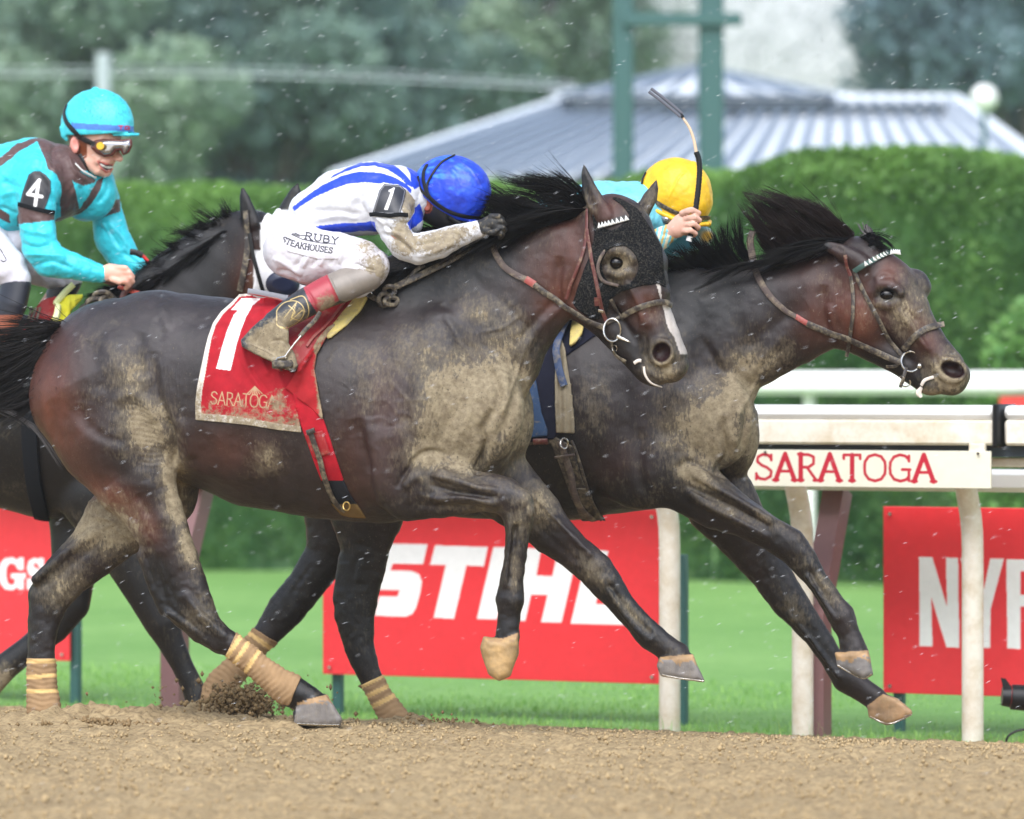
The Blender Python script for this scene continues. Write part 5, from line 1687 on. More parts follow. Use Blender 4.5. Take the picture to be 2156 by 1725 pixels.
def tack3():
    fr, sk, root = F3, K3, H3
    s = [sk]

    def hp(p, n):
        return np.tile(np.array((0.74, 0.73, 0.74)), (len(p), 1)), {'mud': np.full(len(p), 0.02)}
    HP = [(548, 466), (562, 446), (600, 436), (700, 470), (720, 800), (530, 700), (532, 600), (534, 520), (548, 540)]
    hood = shell('blinker_hood', sk, lambda p, n: inpoly(p[:, 0], p[:, 2], HP) & ~((p[:, 2] < 470) & (p[:, 0] > 598)), 0.005, M['silk'], root, 0.004, hp)
    patch('blinker_cup', [(595+36*math.cos(t), 598+28*math.sin(t)) for t in np.linspace(0, 2*math.pi, 24)[:-1]], s, 0.01, 0.006, M['navy'], hood, 2, bulge=0.02)
    br = empty_part('bridle', root, fr.w(np.array([540., -60, 560.])))
    strap('headpiece', A2((150, 470), (158, 560), (162, 700), (140, 850), (108, 1000)), 13, M['strap'], br, s, 0.006)
    strap('cheekpiece', A2((175, 620), (195, 760), (225, 880), (258, 1000)), 8, M['black'], br, s, 0.008)
    rn = empty_part('reins', root, fr.w(np.array([260., -60, 600.])))
    Y = fr.Y(250, -70)
    strap('rein_leather', [(*q, Y) for q in A1((585, 1262), (640, 1280), (700, 1275), (748, 1300), (715, 1340), (700, 1380))], 12, M['strapbrown'], rn, s, 0.0, 0.007)
    strap('rein_grip', [(*q, Y+.01) for q in A1((680, 1300), (740, 1325), (820, 1345), (900, 1352))], 9, M['strapred2'], rn, s, 0.0, 0.007)
    kn = MB()
    for (cx, cy, rx, ry, ph) in ((590, 1365, 50, 32, 0), (560, 1400, 60, 28, 1), (620, 1390, 44, 34, 2)):
        pts = []
        for t in np.linspace(0, 2*math.pi, 15):
            q = A1((cx+rx*math.cos(t), cy+ry*math.sin(t)))[0]
            pts.append(wp(np.array(q[0]), np.array(q[1]), Y-0.02+0.012*math.sin(t+ph)))
        kn.tube(pts, 6/U, 7, cap=False)
    kn.build('rein_knot', M['strap'], rn)
    strap('neck_strap', A1((620, 1400), (560, 1440), (490, 1430), (470, 1480)), 12, M['strap'], rn, s, 0.012, 0.007)
    sd = empty_part('saddle', root, fr.w(np.array([120., -60, 680.])))
    Ys = depth_at(sk, 60, 720, fr.Y(60, -60))
    patch('saddle_flap', A1((200, 1430), (250, 1375), (330, 1360), (370, 1375), (300, 1480), (260, 1560), (120, 1560)), s, 0.03, 0.02, M['redleather'], sd, 2)
    patch('saddle_pad', A1((355, 1372), (400, 1350), (482, 1348), (470, 1380), (420, 1430), (370, 1500), (340, 1560), (255, 1560), (300, 1480)), s, 0.035, 0.03, M['yellowfoam'], sd, 2, bulge=0.015)
    strap('pad_edge', A1((482, 1350), (420, 1410), (360, 1490), (335, 1560)), 12, M['paleyellow'], sd, s, 0.05, 0.02)
    for k in range(3):
        strap('girth_strap', A1((205+24*k, 1450), (180+24*k, 1560)), 5, M['strap'], sd, s, 0.055, 0.006)
    strap('girth', [(62, 870), (66, 950), (74, 1020), (90, 1088)], 34, M['fabricblack'], sd, s, 0.006, 0.012)
    ring_obj('girth_loop', (88, 1078), 17, 3.2, M['black'], sd, rz=14, Y=fr.Y(88, -40), n=16, arc=(0.0, math.pi))
    hair('tail', fr, [[(-770, 720, 0), (-840, 750, 0), (-930, 770, 0), (-1020, 800, 0)], [(-775, 735, 0), (-850, 790, 0), (-930, 840, 0), (-1000, 900, 0)], [(-780, 750, 0), (-840, 830, 0), (-900, 910, 0), (-940, 1000, 0)]], 1500, M['tailhair'], root, w=1.6, jit=9, joff=16)
    hair('mane', fr, [[(520, 470, 0), (500, 450, -6), (488, 434, -6), (484, 420, -4)], [(480, 480, 0), (455, 470, -6), (432, 462, -6), (415, 462, -4)], [(430, 520, 0), (400, 500, -6), (380, 500, -6), (362, 506, -4)], [(380, 560, 0), (350, 545, -6), (330, 548, -6), (312, 552, -4)], [(320, 610, 0), (290, 595, -6), (265, 598, -6), (240, 600, -4)], [(250, 640, 0), (220, 620, -6), (200, 618, -6), (180, 625, -4)]], 2200, M['hair'], root, w=0.9, jit=5, joff=10)
    hair('mane', fr, [[(510, 475, -8), (470, 490, -36), (430, 515, -46), (400, 540, -50)], [(440, 520, -8), (400, 540, -40), (360, 570, -52), (330, 600, -56)], [(350, 590, -8), (310, 605, -44), (270, 625, -56), (230, 650, -60)]], 900, M['hair'], root, w=0.9, jit=4, joff=6)


M['navy'] = plain('navy_plastic', (0.012, 0.016, 0.04), 0.3, bs=0.1)
M['strapred2'] = plain('red_rein_grip', rgb(225, 95, 80), 0.55, bs=0.3)
M['yellowfoam'] = plain('yellow_pad_cover', rgb(228, 222, 60), 0.7, bs=0.3)
M['paleyellow'] = plain('pale_yellow_piping', rgb(225, 228, 170), 0.7, bs=0.3)
M['yellowcloth'] = plain('yellow_cloth', rgb(226, 198, 20), 0.7, bs=0.3)

tack1()
tack2()
tack3()

# ------------------------------------------------------------------ riders
def grow(nodes, d):
    return [tuple(q[:3])+(max(q[3]+d, 3),)+tuple(q[4:]) for q in nodes]


def polycol(p, c, items):
    for P, col in items:
        c[inpoly(p[:, 0], p[:, 2], P)] = col
    return c


def near(off_lo, off_hi, p):
    return (p[:, 1] > off_lo) & (p[:, 1] < off_hi)


WHITE = (0.60, 0.585, 0.63)
SKIN = rgb(205, 150, 130)


def rider1():
    fr, hk = F1, K1
    root = empty('person', tuple(fr.w(np.array([640., 0, 560.]))), 'jockey in blue helmet and blue striped white silks crouched low on the nearest horse', 'jockey', 'jockeys riding the racehorses')
    torso = [(632, 472, 0, 38, 1.3), (665, 452, 0, 58, 1.15), (720, 428, 0, 72, 1.15), (780, 418, 0, 78, 1.15), (832, 414, 0, 66, 1.3), (858, 420, 0, 50, 1.3)]
    arm = [(812, 432, -78, 46), (826, 458, -90, 42), (832, 488, -97, 33), (850, 518, -100, 30), (880, 524, -98, 34), (922, 514, -92, 31), (965, 497, -84, 25), (1004, 484, -76, 19)]
    arm2 = [(832, 432, 78, 44), (850, 480, 96, 34), (875, 520, 100, 30), (930, 515, 90, 28), (1010, 480, 64, 20)]
    thigh = [(620, 525, -40, 64), (655, 540, -58, 60), (705, 538, -72, 50), (760, 550, -86, 46), (778, 562, -88, 42)]
    thigh2 = [(620, 525, 40, 64), (655, 545, 58, 58), (720, 550, 76, 48), (780, 565, 90, 44)]
    shin = [(775, 582, -98, 32), (726, 600, -116, 35), (690, 614, -132, 33), (640, 640, -152, 31), (605, 662, -166, 28), (580, 678, -176, 25)]
    # body
    S = Sculpt(480, 1090, -225, 150, 320, 800, 2.4)
    for ch in (torso, arm, arm2, thigh, thigh2, shin):
        S.c(grow(ch, -7), 14)
    S.c([(590, 690, -178, 17), (560, 715, -186, 13), (610, 750, -190, 12)], 8)
    S.c([(780, 590, 96, 26), (690, 620, 104, 24), (590, 680, 108, 16)], 10)
    S.c([(862, 420, 0, 40), (892, 428, 0, 34), (918, 436, 0, 34)], 14)
    S.e(935, 436, 0, 44, 46, 38, 30, 14)
    S.e(945, 462, 0, 30, 24, 30, 20, 10)
    S.e(899, 433, -37, 9, 13, 7, 0, 4)
    S.e(899, 434, -45, 5, 8, 5, 0, 3, sub=True)
    S.c([(952, 470, -6, 6), (960, 478, -4, 6)], 5)

    def bp(p, n):
        c = np.tile(np.array(SKIN)*0.75, (len(p), 1))
        h = (p[:, 0] > 885) & (p[:, 0] < 975) & (p[:, 1] < 60) & (p[:, 2] < 500)
        earm = ((p[:, 0]-899)/12)**2+((p[:, 2]-433)/17)**2 < 1
        c[h & ~earm & (p[:, 0] < 985)] = (0.014, 0.014, 0.016)
        c[earm] = rgb(150, 78, 62)
        return c, {'mud': np.zeros(len(p))}
    sculpt_obj('body', S, fr, M['skin'], root, bp, 1)
    # shirt
    S = Sculpt(590, 1030, -160, 160, 320, 580, 2.0)
    S.c(torso, 14)
    S.c(arm, 16)
    S.c(arm2, 14)
    S.c([(860, 405, 0, 42, 1.1), (884, 418, 0, 38, 1.0)], 12)
    S.e(850, 470, -30, 40, 30, 40, 0, 14)
    BL = rgb(24, 62, 190)
    st = [A2((455, 448), (500, 410), (560, 365), (640, 310), (740, 258), (820, 228), (900, 212), (980, 212), (1060, 225), (1140, 252), (1205, 290), (1245, 330), (1240, 350), (1170, 325), (1060, 292), (930, 280), (820, 288), (700, 330), (600, 385), (520, 435), (468, 472)),
          A2((720, 236), (820, 182), (900, 152), (1000, 145), (1130, 172), (1190, 215), (1250, 285), (1262, 320), (1215, 300), (1170, 250), (1090, 200), (1000, 172), (910, 175), (800, 212), (700, 258)),
          A2((1200, 165), (1260, 190), (1320, 230), (1320, 300), (1262, 330), (1240, 280), (1235, 230)),
          A2((518, 592), (640, 566), (800, 548), (990, 545), (1015, 575), (1025, 608), (900, 608), (720, 620), (545, 620)),
          A2((960, 680), (1100, 680), (1100, 760), (980, 720)),
          A2((1215, 505), (1300, 420), (1330, 520), (1280, 570), (1230, 600))]
    armpoly = A2((1000, 300), (1060, 285), (1150, 295), (1215, 330), (1270, 400), (1265, 480), (1215, 560), (1260, 640), (1460, 590), (1720, 520), (1720, 720), (1450, 860), (1200, 860), (1090, 760), (1030, 640), (985, 520))

    def sp(p, n):
        c = np.tile(np.array((0.60, 0.61, 0.65)), (len(p), 1))
        inarm = inpoly(p[:, 0], p[:, 2], armpoly) & (p[:, 1] < -52)
        for P in st:
            c[inpoly(p[:, 0], p[:, 2], P) & ~inarm] = BL
        c[(p[:, 1] > 40) & (p[:, 0] > 830)] = WHITE
        m = np.zeros(len(p))
        m = np.maximum(m, blob(p, 855, 500, 46, 56)*0.72*inarm)
        m = np.maximum(m, blob(p, 930, 505, 90, 34, -15)*0.70*inarm)
        m = np.maximum(m, blob(p, 860, 430, 18, 40)*0.85*inarm)
        m = np.maximum(m, blob(p, 1000, 480, 18, 20)*0.5)
        return c, {'mud': np.clip(m, 0.05, 1)}
    W = [('g', A2((930, 330), (900, 420), (940, 500), (1000, 560)), 6, -.008), ('g', A2((520, 600), (700, 570), (900, 560), (1000, 570)), 5, .004), ('g', A2((500, 480), (640, 470), (800, 480), (940, 500)), 7, -.004),
         ('g', A2((600, 540), (760, 500), (900, 520)), 6, .004), ('g', A2((1040, 620), (1100, 640), (1200, 700), (1250, 760)), 5, -.006), ('g', A2((1100, 590), (1180, 640), (1260, 720)), 5, .005), ('g', A2((1060, 560), (1120, 600), (1200, 620)), 4, -.004),
         ('g', A2((1240, 700), (1340, 690), (1460, 650)), 5, -.005), ('g', A2((1280, 780), (1400, 740), (1540, 680)), 5, .004), ('g', A2((1500, 600), (1560, 640), (1600, 700)), 4, -.005), ('g', A2((1560, 590), (1620, 630), (1650, 680)), 4, -.004), ('g', A2((880, 360), (840, 420), (850, 500)), 8, .005), ('g', A2((1000, 500), (1060, 560), (1080, 640)), 4, .004),
         ('g', A2((1080, 500), (1150, 540), (1230, 560)), 4, -.005), ('g', A2((640, 360), (800, 310), (960, 310)), 8, -.003)]
    shirt, sk1 = sculpt_obj('shirt', S, fr, M['silk'], root, sp, 2, lambda p, n: relief(p, n, W)*1.5+fbm(p/18.0, 3, 21)*0.0022)
    # number band on the arm
    Pn = A2((1062, 293), (1130, 298), (1172, 302), (1208, 335), (1195, 400), (1166, 497), (1080, 492), (984, 490), (1005, 420), (1030, 335))
    one = A2((1128, 315), (1092, 335), (1092, 345), (1108, 345), (1062, 462), (1086, 466), (1134, 318))

    def np_(x, y):
        c = np.tile(np.array(rgb(44, 46, 54)), (len(x), 1))
        d = pldist(x, y, np.vstack([Pn, Pn[:1]]))
        c[(d > 2.0) & (d < 3.0)] = rgb(150, 150, 155)
        c[inpoly(x, y, one)] = (0.8, 0.8, 0.8)
        return c, {'mud': np.full(len(x), .08)}
    patch('arm_number', Pn, [sk1], 0.004, 0.004, M['painted'], shirt, 1.0, np_)
    strap('arm_band', A2((978, 492), (1040, 498), (1100, 500), (1170, 498), (1215, 500)), 9, M['fabricblack'], shirt, [sk1], 0.004, 0.005)
    # breeches
    S = Sculpt(530, 850, -170, 170, 420, 660, 2.0)
    S.c(thigh, 20)
    S.c(thigh2, 20)
    S.c([(622, 500, 0, 52, 1.2), (640, 478, 0, 44, 1.2)], 22)
    S.c([(600, 530, -20, 42), (600, 530, 20, 42)], 16)
    S.c([(765, 578, -90, 40), (750, 590, -96, 38)], 12)
    dust = A2((860, 690), (1000, 710), (1110, 800), (1110, 900), (980, 1010), (860, 860))

    def pp(p, n):
        c = np.tile(np.array(WHITE), (len(p), 1))
        m = blob(p, 790, 570, 44, 56)*0.62+blob(p, 760, 515, 30, 20)*0.35
        return c, {'mud': np.clip(m, 0.03, 1)}
    W = []
    for i in range(6):
        W.append(('g', A2((560+50*i, 640+8*i), (520+52*i, 760), (460+60*i, 860-6*i)), 4, .0055 if i % 2 else -.005))
    for i in range(7):
        W.append(('g', A2((870+8*i, 820+22*i), (930+6*i, 850+20*i), (1010, 870+18*i)), 3, -.006))
        W.append(('g', A2((880+8*i, 832+22*i), (940+6*i, 862+20*i), (1000, 880+18*i)), 3, .005))
    W += [('g', A2((1000, 720), (1060, 780), (1080, 850)), 6, -.004), ('g', A2((350, 860), (430, 880), (500, 930)), 5, -.005), ('g', A2((320, 780), (420, 830), (520, 900)), 6, .005), ('g', A2((700, 840), (800, 800), (900, 740)), 8, -.004), ('g', A2((400, 480), (360, 560), (330, 660)), 6, .003)]
    br, bk = sculpt_obj('breeches', S, fr, M['breeches'], root, pp, 2, lambda p, n: relief(p, n, W)*1.4+fbm(p/20.0, 3, 22)*0.0018)
    # lettering on the thigh
    st1, w1 = text_strokes('STEAKHOUSES', 0.16, 0.09)
    st2, w2 = text_strokes('RUBY', 0.18, 0.1)

    def arc(strokes, tw, pts, h, amp=None):
        C = crom(pts, 12)
        seg = np.linalg.norm(np.diff(C, axis=0), axis=1)
        L = np.concatenate([[0], np.cumsum(seg)])
        out = []
        sc = L[-1]/tw
        for s in strokes:
            q = []
            for (x, y) in s:
                l = np.clip(x*sc, 0, L[-1]-1e-3)
                i = int(np.searchsorted(L, l, side='right')-1)
                i = min(i, len(C)-2)
                t = (l-L[i])/(L[i+1]-L[i])
                b = C[i]*(1-t)+C[i+1]*t
                d = (C[i+1]-C[i])/np.linalg.norm(C[i+1]-C[i])
                u = np.array((-d[1], d[0]))
                q.append(tuple(b+u*y*h))
            out.append(q)
        return out
    l1 = arc(st1, w1, A2((398, 640), (460, 668), (540, 688), (640, 704), (722, 716)), 12)
    l2 = arc(st2, w2, A2((545, 612), (600, 624), (680, 636), (760, 646)), 14)
    tp = A2((380, 615), (430, 625), (470, 612), (560, 608), (790, 630), (800, 690), (760, 790), (620, 790), (420, 740))

    def lp(x, y):
        f = ink(x, y, l1, 1.25, (0, 0, 1, 0, 0, 1))
        g = ink(x, y, l2, 1.5, (0, 0, 1, 0, 0, 1))
        for q in (A2((450, 628), (520, 660), (640, 684), (740, 692)), A2((455, 622), (500, 640)), A2((470, 618), (500, 632), (540, 636))):
            g = np.maximum(g, np.clip((1.2-pldist(x, y, np.array(q)))/.8+.5, 0, 1))
        f = np.maximum(f, g)[:, None]
        return np.array(WHITE)*(1-f)+np.array((0.02, 0.02, 0.03))*f, {'mud': np.full(len(x), .03)}
    patch('printed_lettering', tp, [bk], 0.0035, 0.0012, M['breeches'], br, 0.8, lp)
    # boot
    S = Sculpt(490, 800, -230, -40, 550, 800, 1.8)
    S.c(shin, 6)
    S.poly(A2((240, 1196), (300, 1192), (430, 1270), (430, 1350), (470, 1420), (492, 1500), (470, 1542), (400, 1500), (330, 1465), (240, 1430), (120, 1350), (114, 1325), (180, 1250)), -188, 22, 10, 10)
    S.poly(A2((112, 1326), (150, 1350), (340, 1440), (400, 1470), (470, 1535), (455, 1545), (330, 1480), (200, 1420), (118, 1372)), -188, 25, 4, 3)
    grey, red = A2((676, 876), (640, 760), (900, 700), (1200, 900), (1000, 1100), (765, 1068)), A2((525, 975), (676, 876), (765, 1066), (625, 1160), (560, 1060))
    gold = [crom(A2((350, 1180), (352, 1130), (400, 1080), (470, 1068), (520, 1100), (530, 1150), (500, 1200), (440, 1240), (390, 1250), (350, 1230), (350, 1180)), 5), crom(A2((440, 1060), (520, 1036), (555, 1090), (560, 1160), (520, 1220), (440, 1260), (370, 1250)), 5), crom(A2((400, 1180), (440, 1130), (480, 1080)), 4), crom(A2((430, 1100), (470, 1140), (450, 1180), (500, 1200)), 4), np.array(A2((480, 1080), (440, 1200), (520, 1130)))]

    def bo(p, n):
        x, z = p[:, 0], p[:, 2]
        c = np.tile(np.array((0.022, 0.024, 0.03)), (len(p), 1))
        c[inpoly(x, z, grey)] = rgb(128, 120, 112)
        r = inpoly(x, z, red)
        c[r] = rgb(158, 52, 64)
        gl = np.zeros(len(p))
        for q in gold:
            gl = np.maximum(gl, np.clip((1.3-pldist(x, z, q)), 0, 1))
        gl = gl*(n[:, 1] < -0.1)
        c = c*(1-gl[:, None])+np.array(rgb(205, 180, 120))*gl[:, None]
        m = 0.24+blob(p, 595, 690, 50, 26, -30)*.45+blob(p, 580, 735, 60, 30, 25)*.5+blob(p, 690, 640, 26, 22)*0.3
        m[inpoly(x, z, grey)] = 0.05
        return c, {'mud': np.clip(m*(1-gl), 0, .62)}
    W = [('g', A2((270, 1190), (330, 1215), (420, 1270)), 4, .005), ('g', A2((330, 1185), (310, 1150), (300, 1160)), 4, -.004), ('g', A2((255, 1200), (250, 1270), (200, 1360)), 3, -.003), ('g', A2((300, 1340), (380, 1330), (420, 1370), (430, 1420)), 3, -.004), ('g', A2((150, 1345), (260, 1395), (350, 1440)), 2.5, .004), ('g', A2((530, 975), (590, 1060), (628, 1158)), 2.5, -.004), ('g', A2((676, 876), (720, 960), (765, 1066)), 2.5, .005)]
    boot, bok = sculpt_obj('boot', S, fr, M['boot'], root, bo, 1, lambda p, n: relief(p, n, W))
    S = Sculpt(570, 830, 60, 160, 540, 720, 3)
    S.c([(780, 585, 98, 32), (690, 618, 106, 31), (590, 680, 110, 24), (560, 720, 110, 18), (620, 760, 108, 14)], 8)
    sculpt_obj('boot', S, fr, M['boot'], root, lambda p, n: (np.tile(np.array((0.022, 0.024, 0.03)), (len(p), 1)), {'mud': np.full(len(p), .3)}), 1)
    # glove gripping the rein
    S = Sculpt(985, 1080, -130, -30, 435, 520, 1.2)
    S.c([(1002, 484, -76, 15), (1016, 478, -78, 16), (1034, 470, -78, 17), (1044, 472, -78, 16)], 6)
    for i, (x, z) in enumerate(((1050, 458), (1056, 468), (1058, 480), (1054, 491))):
        S.c([(x-16, z-2, -86, 6.5), (x, z-2+i, -90, 6.2), (x+7-i, z+4, -82, 5.6), (x+2-i, z+9, -74, 5)], 2.5)
    S.c([(1020, 486, -90, 6), (1036, 490, -98, 6), (1048, 484, -98, 5)], 4)
    sculpt_obj('glove', S, fr, M['glove'], root, None, 1)
    S = Sculpt(985, 1080, 20, 110, 435, 520, 2)
    S.c([(1005, 482, 62, 15), (1030, 474, 60, 17), (1048, 476, 58, 13)], 6)
    sculpt_obj('glove', S, fr, M['glove'], root, None, 1)
    # helmet
    S = Sculpt(850, 1050, -95, 95, 310, 490, 1.8)
    S.e(951, 402, 0, 84, 75, 70, 10, 6)
    S.poly(A2((1180, 340), (1240, 330), (1330, 385), (1400, 445), (1500, 505), (1620, 550), (1700, 540), (1780, 600), (1500, 760), (1100, 600)), 0, 110, 2, 2, sub=True)
    S.e(935, 430, 0, 46, 42, 44, 20, 3, sub=True)
    S.c([(960, 456, -40, 3.2), (990, 466, -34, 3.5), (1012, 466, -14, 3.5), (1016, 463, 14, 3.5), (992, 460, 36, 3.2)], 8)

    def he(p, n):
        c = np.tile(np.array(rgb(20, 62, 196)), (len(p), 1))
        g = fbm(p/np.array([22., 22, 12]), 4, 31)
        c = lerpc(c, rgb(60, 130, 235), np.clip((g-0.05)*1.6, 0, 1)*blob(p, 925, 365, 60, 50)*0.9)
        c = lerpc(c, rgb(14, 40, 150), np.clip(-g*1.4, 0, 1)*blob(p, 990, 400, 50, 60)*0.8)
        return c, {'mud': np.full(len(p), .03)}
    W = [('g', A2((1530, 110), (1640, 200), (1720, 330), (1740, 430)), 2.2, .0025), ('g', A2((1480, 160), (1560, 260), (1600, 400)), 5, .002), ('g', A2((1400, 200), (1440, 300), (1440, 400)), 5, -.002)]
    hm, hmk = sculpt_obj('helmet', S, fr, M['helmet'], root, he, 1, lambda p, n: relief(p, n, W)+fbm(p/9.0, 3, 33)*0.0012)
    for pts, w in ((A2((1530, 107), (1450, 150), (1395, 215), (1352, 300), (1362, 372)), 5), (A2((1350, 168), (1328, 220), (1332, 290), (1372, 385), (1490, 470), (1620, 508), (1730, 516)), 9), (A2((1292, 245), (1306, 320), (1362, 385)), 6)):
        strap('goggle_strap', pts, w, M['black'], hm, [hmk], 0.002, 0.004)
    # goggles under the brim
    S = Sculpt(930, 1010, -60, 60, 440, 500, 1.8)
    S.c([(948, 458, -36, 8), (968, 472, -30, 9), (980, 480, -6, 9), (978, 478, 20, 9)], 5)
    sculpt_obj('goggles', S, fr, M['black'], root, None, 1)
    # stirrup
    stp = empty_part('stirrup', H1, fr.w(np.array([608., -190, 760.])))
    Y = fr.Y(608, -214)
    strap('stirrup_leather', [(*q, Y+.03) for q in A2((640, 1140), (600, 1200), (540, 1260), (500, 1310))], 9, M['strap'], stp, [hk], 0, 0.005)
    mb = MB()
    f = lambda x, y, dy=0: wp(np.array(A2((x, y))[0][0]), np.array(A2((x, y))[0][1]), Y+dy)
    mb.tube([f(512, 1300), f(470, 1350), f(425, 1410), f(405, 1440)], 2.2/U, 8)
    mb.tube([f(405, 1440), f(360, 1450, .01), f(338, 1480, .02), f(345, 1510, .03), f(380, 1530, .06)], 3.4/U, 8)
    mb.tube([f(405, 1440), f(420, 1440, .03), f(430, 1480, .06), f(410, 1520, .08)], 3.4/U, 8)
    mb.build('stirrup_iron', M['metal'], stp)
    mb = MB()
    mb.box((f(395, 1490, .045)), (0.075, 0.1, 0.03), bev=0.008)
    mb.build('stirrup_tread', M['strap'], stp)
    return root


def rider2():
    fr = F2
    root = empty('person', tuple(fr.w(np.array([1180., 0, 600.]))), 'jockey in yellow helmet raising a bent whip beside the lead horse neck', 'jockey', 'jockeys riding the racehorses')
    torso = [(1120, 520, 0, 60, 1.2), (1190, 480, 0, 78, 1.15), (1262, 462, 0, 80, 1.15), (1330, 455, 0, 74, 1.2), (1365, 462, 0, 56, 1.2)]
    arm = [(1330, 480, -80, 42), (1345, 520, -104, 34), (1362, 520, -112, 28), (1392, 502, -118, 23), (1408, 492, -120, 19)]
    arm2 = [(1350, 480, 78, 42), (1400, 520, 96, 32), (1440, 510, 80, 27), (1480, 498, 56, 23)]
    thigh = [(1100, 560, -48, 62), (1180, 590, -76, 52), (1240, 600, -88, 46)]
    S = Sculpt(1030, 1520, -150, 150, 380, 800, 2.4)
    for ch in (torso, arm, arm2, thigh, [(x, z, -o, r) for x, z, o, r in thigh], [(1240, 610, -92, 30), (1160, 660, -104, 24), (1120, 740, -100, 20), (1160, 770, -100, 13)], [(1240, 610, 92, 30), (1160, 660, 104, 24), (1120, 740, 100, 20), (1160, 770, 100, 13)]):
        S.c(grow(ch, -6), 12)
    S.c([(1372, 462, 0, 38), (1395, 462, 0, 34)], 12)
    S.e(1405, 450, -4, 42, 44, 38, 0, 12)
    S.e(1402, 476, -10, 26, 20, 26, 0, 8)
    S.c([(1396, 470, -42, 4), (1402, 482, -44, 5)], 4)
    # hand on the whip
    S.e(1432, 474, -128, 20, 25, 17, 20, 8)
    S.c([(1405, 492, -121, 15), (1420, 484, -125, 18)], 8)
    for k, (x0, z0, x1, z1, x2, z2) in enumerate(((1436, 449, 1456, 442, 1471, 449), (1444, 461, 1462, 457, 1473, 464), (1444, 474, 1460, 471, 1471, 479), (1440, 487, 1454, 485, 1465, 492))):
        r = 6.6-0.3*k
        S.c([(x0, z0, -140, r), (x1, z1, -146, r), (x2, z2, -136, r-.6), (x2-3, z2+4, -122, r-1.2), (x2-12, z2+5, -116, r-1.4)], 2.2)
        S.e(x1-9, z1+2, -146, 6, 5, 5, 0, 4)
    S.c([(1424, 490, -118, 6.5), (1446, 490, -112, 6), (1458, 480, -112, 5.5)], 3)

    def bp(p, n):
        c = np.tile(np.array(rgb(200, 150, 128)), (len(p), 1))
        face = (p[:, 2] < 500) & (p[:, 0] < 1440) & (p[:, 1] > -100)
        c[face] = rgb(104, 62, 56)
        hand = (p[:, 1] < -100) & (p[:, 0] > 1400)
        kn = np.exp(-(np.minimum(np.abs((p[:, 2]-442)), 40)/30)**2)
        c[hand] = (np.array(rgb(214, 168, 148))*0.95)
        return c, {'mud': np.where(hand, .16, 0.05)}
    o, bk = sculpt_obj('body', S, fr, M['skin'], root, bp, 1)
    S = Sculpt(1090, 1520, -160, 160, 360, 580, 2.2)
    S.c(torso, 12)
    S.c(arm, 14)
    S.c(arm2, 14)
    CY, YE = rgb(110, 190, 208), rgb(226, 178, 60)

    def sp(p, n):
        c = np.tile(np.array(CY), (len(p), 1))
        g = fbm(p/np.array([20., 20, 20]), 3, 41)
        a = p[:, 1] < -80
        s = np.sin((p[:, 0]*.9+p[:, 2]*.25)*0.34)
        c[a & (s > 0.55)] = rgb(222, 214, 180)
        c[a & (s < -0.7)] = rgb(190, 160, 80)
        c = lerpc(c, YE, blob(p, 1488, 498, 14, 14)*1.5)
        c = lerpc(c, rgb(60, 130, 150), np.clip(g, 0, 1)*0.5)
        return c, {'mud': np.clip(0.05+.15*g, 0, .3)}
    sh, shk = sculpt_obj('shirt', S, fr, M['silk'], root, sp, 2, lambda p, n: fbm(p/16.0, 3, 43)*0.003)
    S = Sculpt(1020, 1310, -160, 160, 470, 680, 3)
    S.c(thigh, 16)
    S.c([(x, z, -o_, r) for x, z, o_, r in thigh], 16)
    S.c([(1110, 545, 0, 62, 1.1)], 20)
    sculpt_obj('breeches', S, fr, M['breeches'], root, lambda p, n: (np.tile(np.array(WHITE), (len(p), 1)), {'mud': np.full(len(p), .2)}), 1)
    for s in (-1, 1):
        S = Sculpt(1090, 1290, min(s*60, s*150), max(s*60, s*150), 560, 800, 3)
        S.c([(1240, 612, s*94, 34), (1160, 662, s*106, 30), (1125, 735, s*104, 24), (1170, 775, s*104, 16)], 10)
        sculpt_obj('boot', S, fr, M['boot'], root, lambda p, n: (np.tile(np.array((0.02, 0.02, 0.025)), (len(p), 1)), {'mud': np.full(len(p), .2)}), 1)
    # helmet
    S = Sculpt(1325, 1520, -95, 95, 315, 500, 1.8)
    S.e(1422, 406, 0, 77, 74, 66, 0, 6)
    S.e(1440, 428, 0, 60, 50, 60, 0, 10)
    S.e(1460, 345, -10, 7, 5, 8, 10, 5)
    S.poly(A4((300, 1130), (340, 1105), (450, 1160), (560, 1250), (690, 1300), (860, 1290), (960, 1300), (1010, 1330), (900, 1560), (300, 1500)), 0, 120, 2, 2, sub=True)
    S.e(1405, 450, 0, 44, 42, 42, 0, 3, sub=True)
    S.c([(1344, 424, -50, 5), (1380, 444, -58, 5), (1425, 464, -56, 5), (1460, 474, -44, 5), (1492, 472, -20, 5), (1494, 468, 20, 5)], 7)

    def he(p, n):
        c = np.tile(np.array(rgb(232, 186, 28)), (len(p), 1))
        g = fbm(p/np.array([14., 14, 14]), 4, 51)
        c = lerpc(c, rgb(188, 132, 20), np.clip((g-.1), 0, 1)*0.7*np.clip((p[:, 2]-380)/60, 0.15, 1))
        return c, {'mud': 0.04+np.clip((p[:, 2]-420)/120, 0, .22)}
    W = [('g', A4((750, 850), (690, 900), (640, 990), (590, 1100)), 1.8, .003), ('g', A4((760, 800), (850, 850), (930, 990), (950, 1150)), 1.8, .002), ('g', A4((680, 760), (560, 820), (450, 930), (420, 1050)), 4, -.002)]
    hm, hk = sculpt_obj('helmet', S, fr, M['helmet'], root, he, 1, lambda p, n: relief(p, n, W)+fbm(p/11.0, 3, 53)*0.001)
    strap('goggle_strap', A4((480, 1120), (560, 1165), (640, 1205), (700, 1225), (800, 1250), (940, 1255)), 10, M['strap'], hm, [hk], 0.002, 0.004)
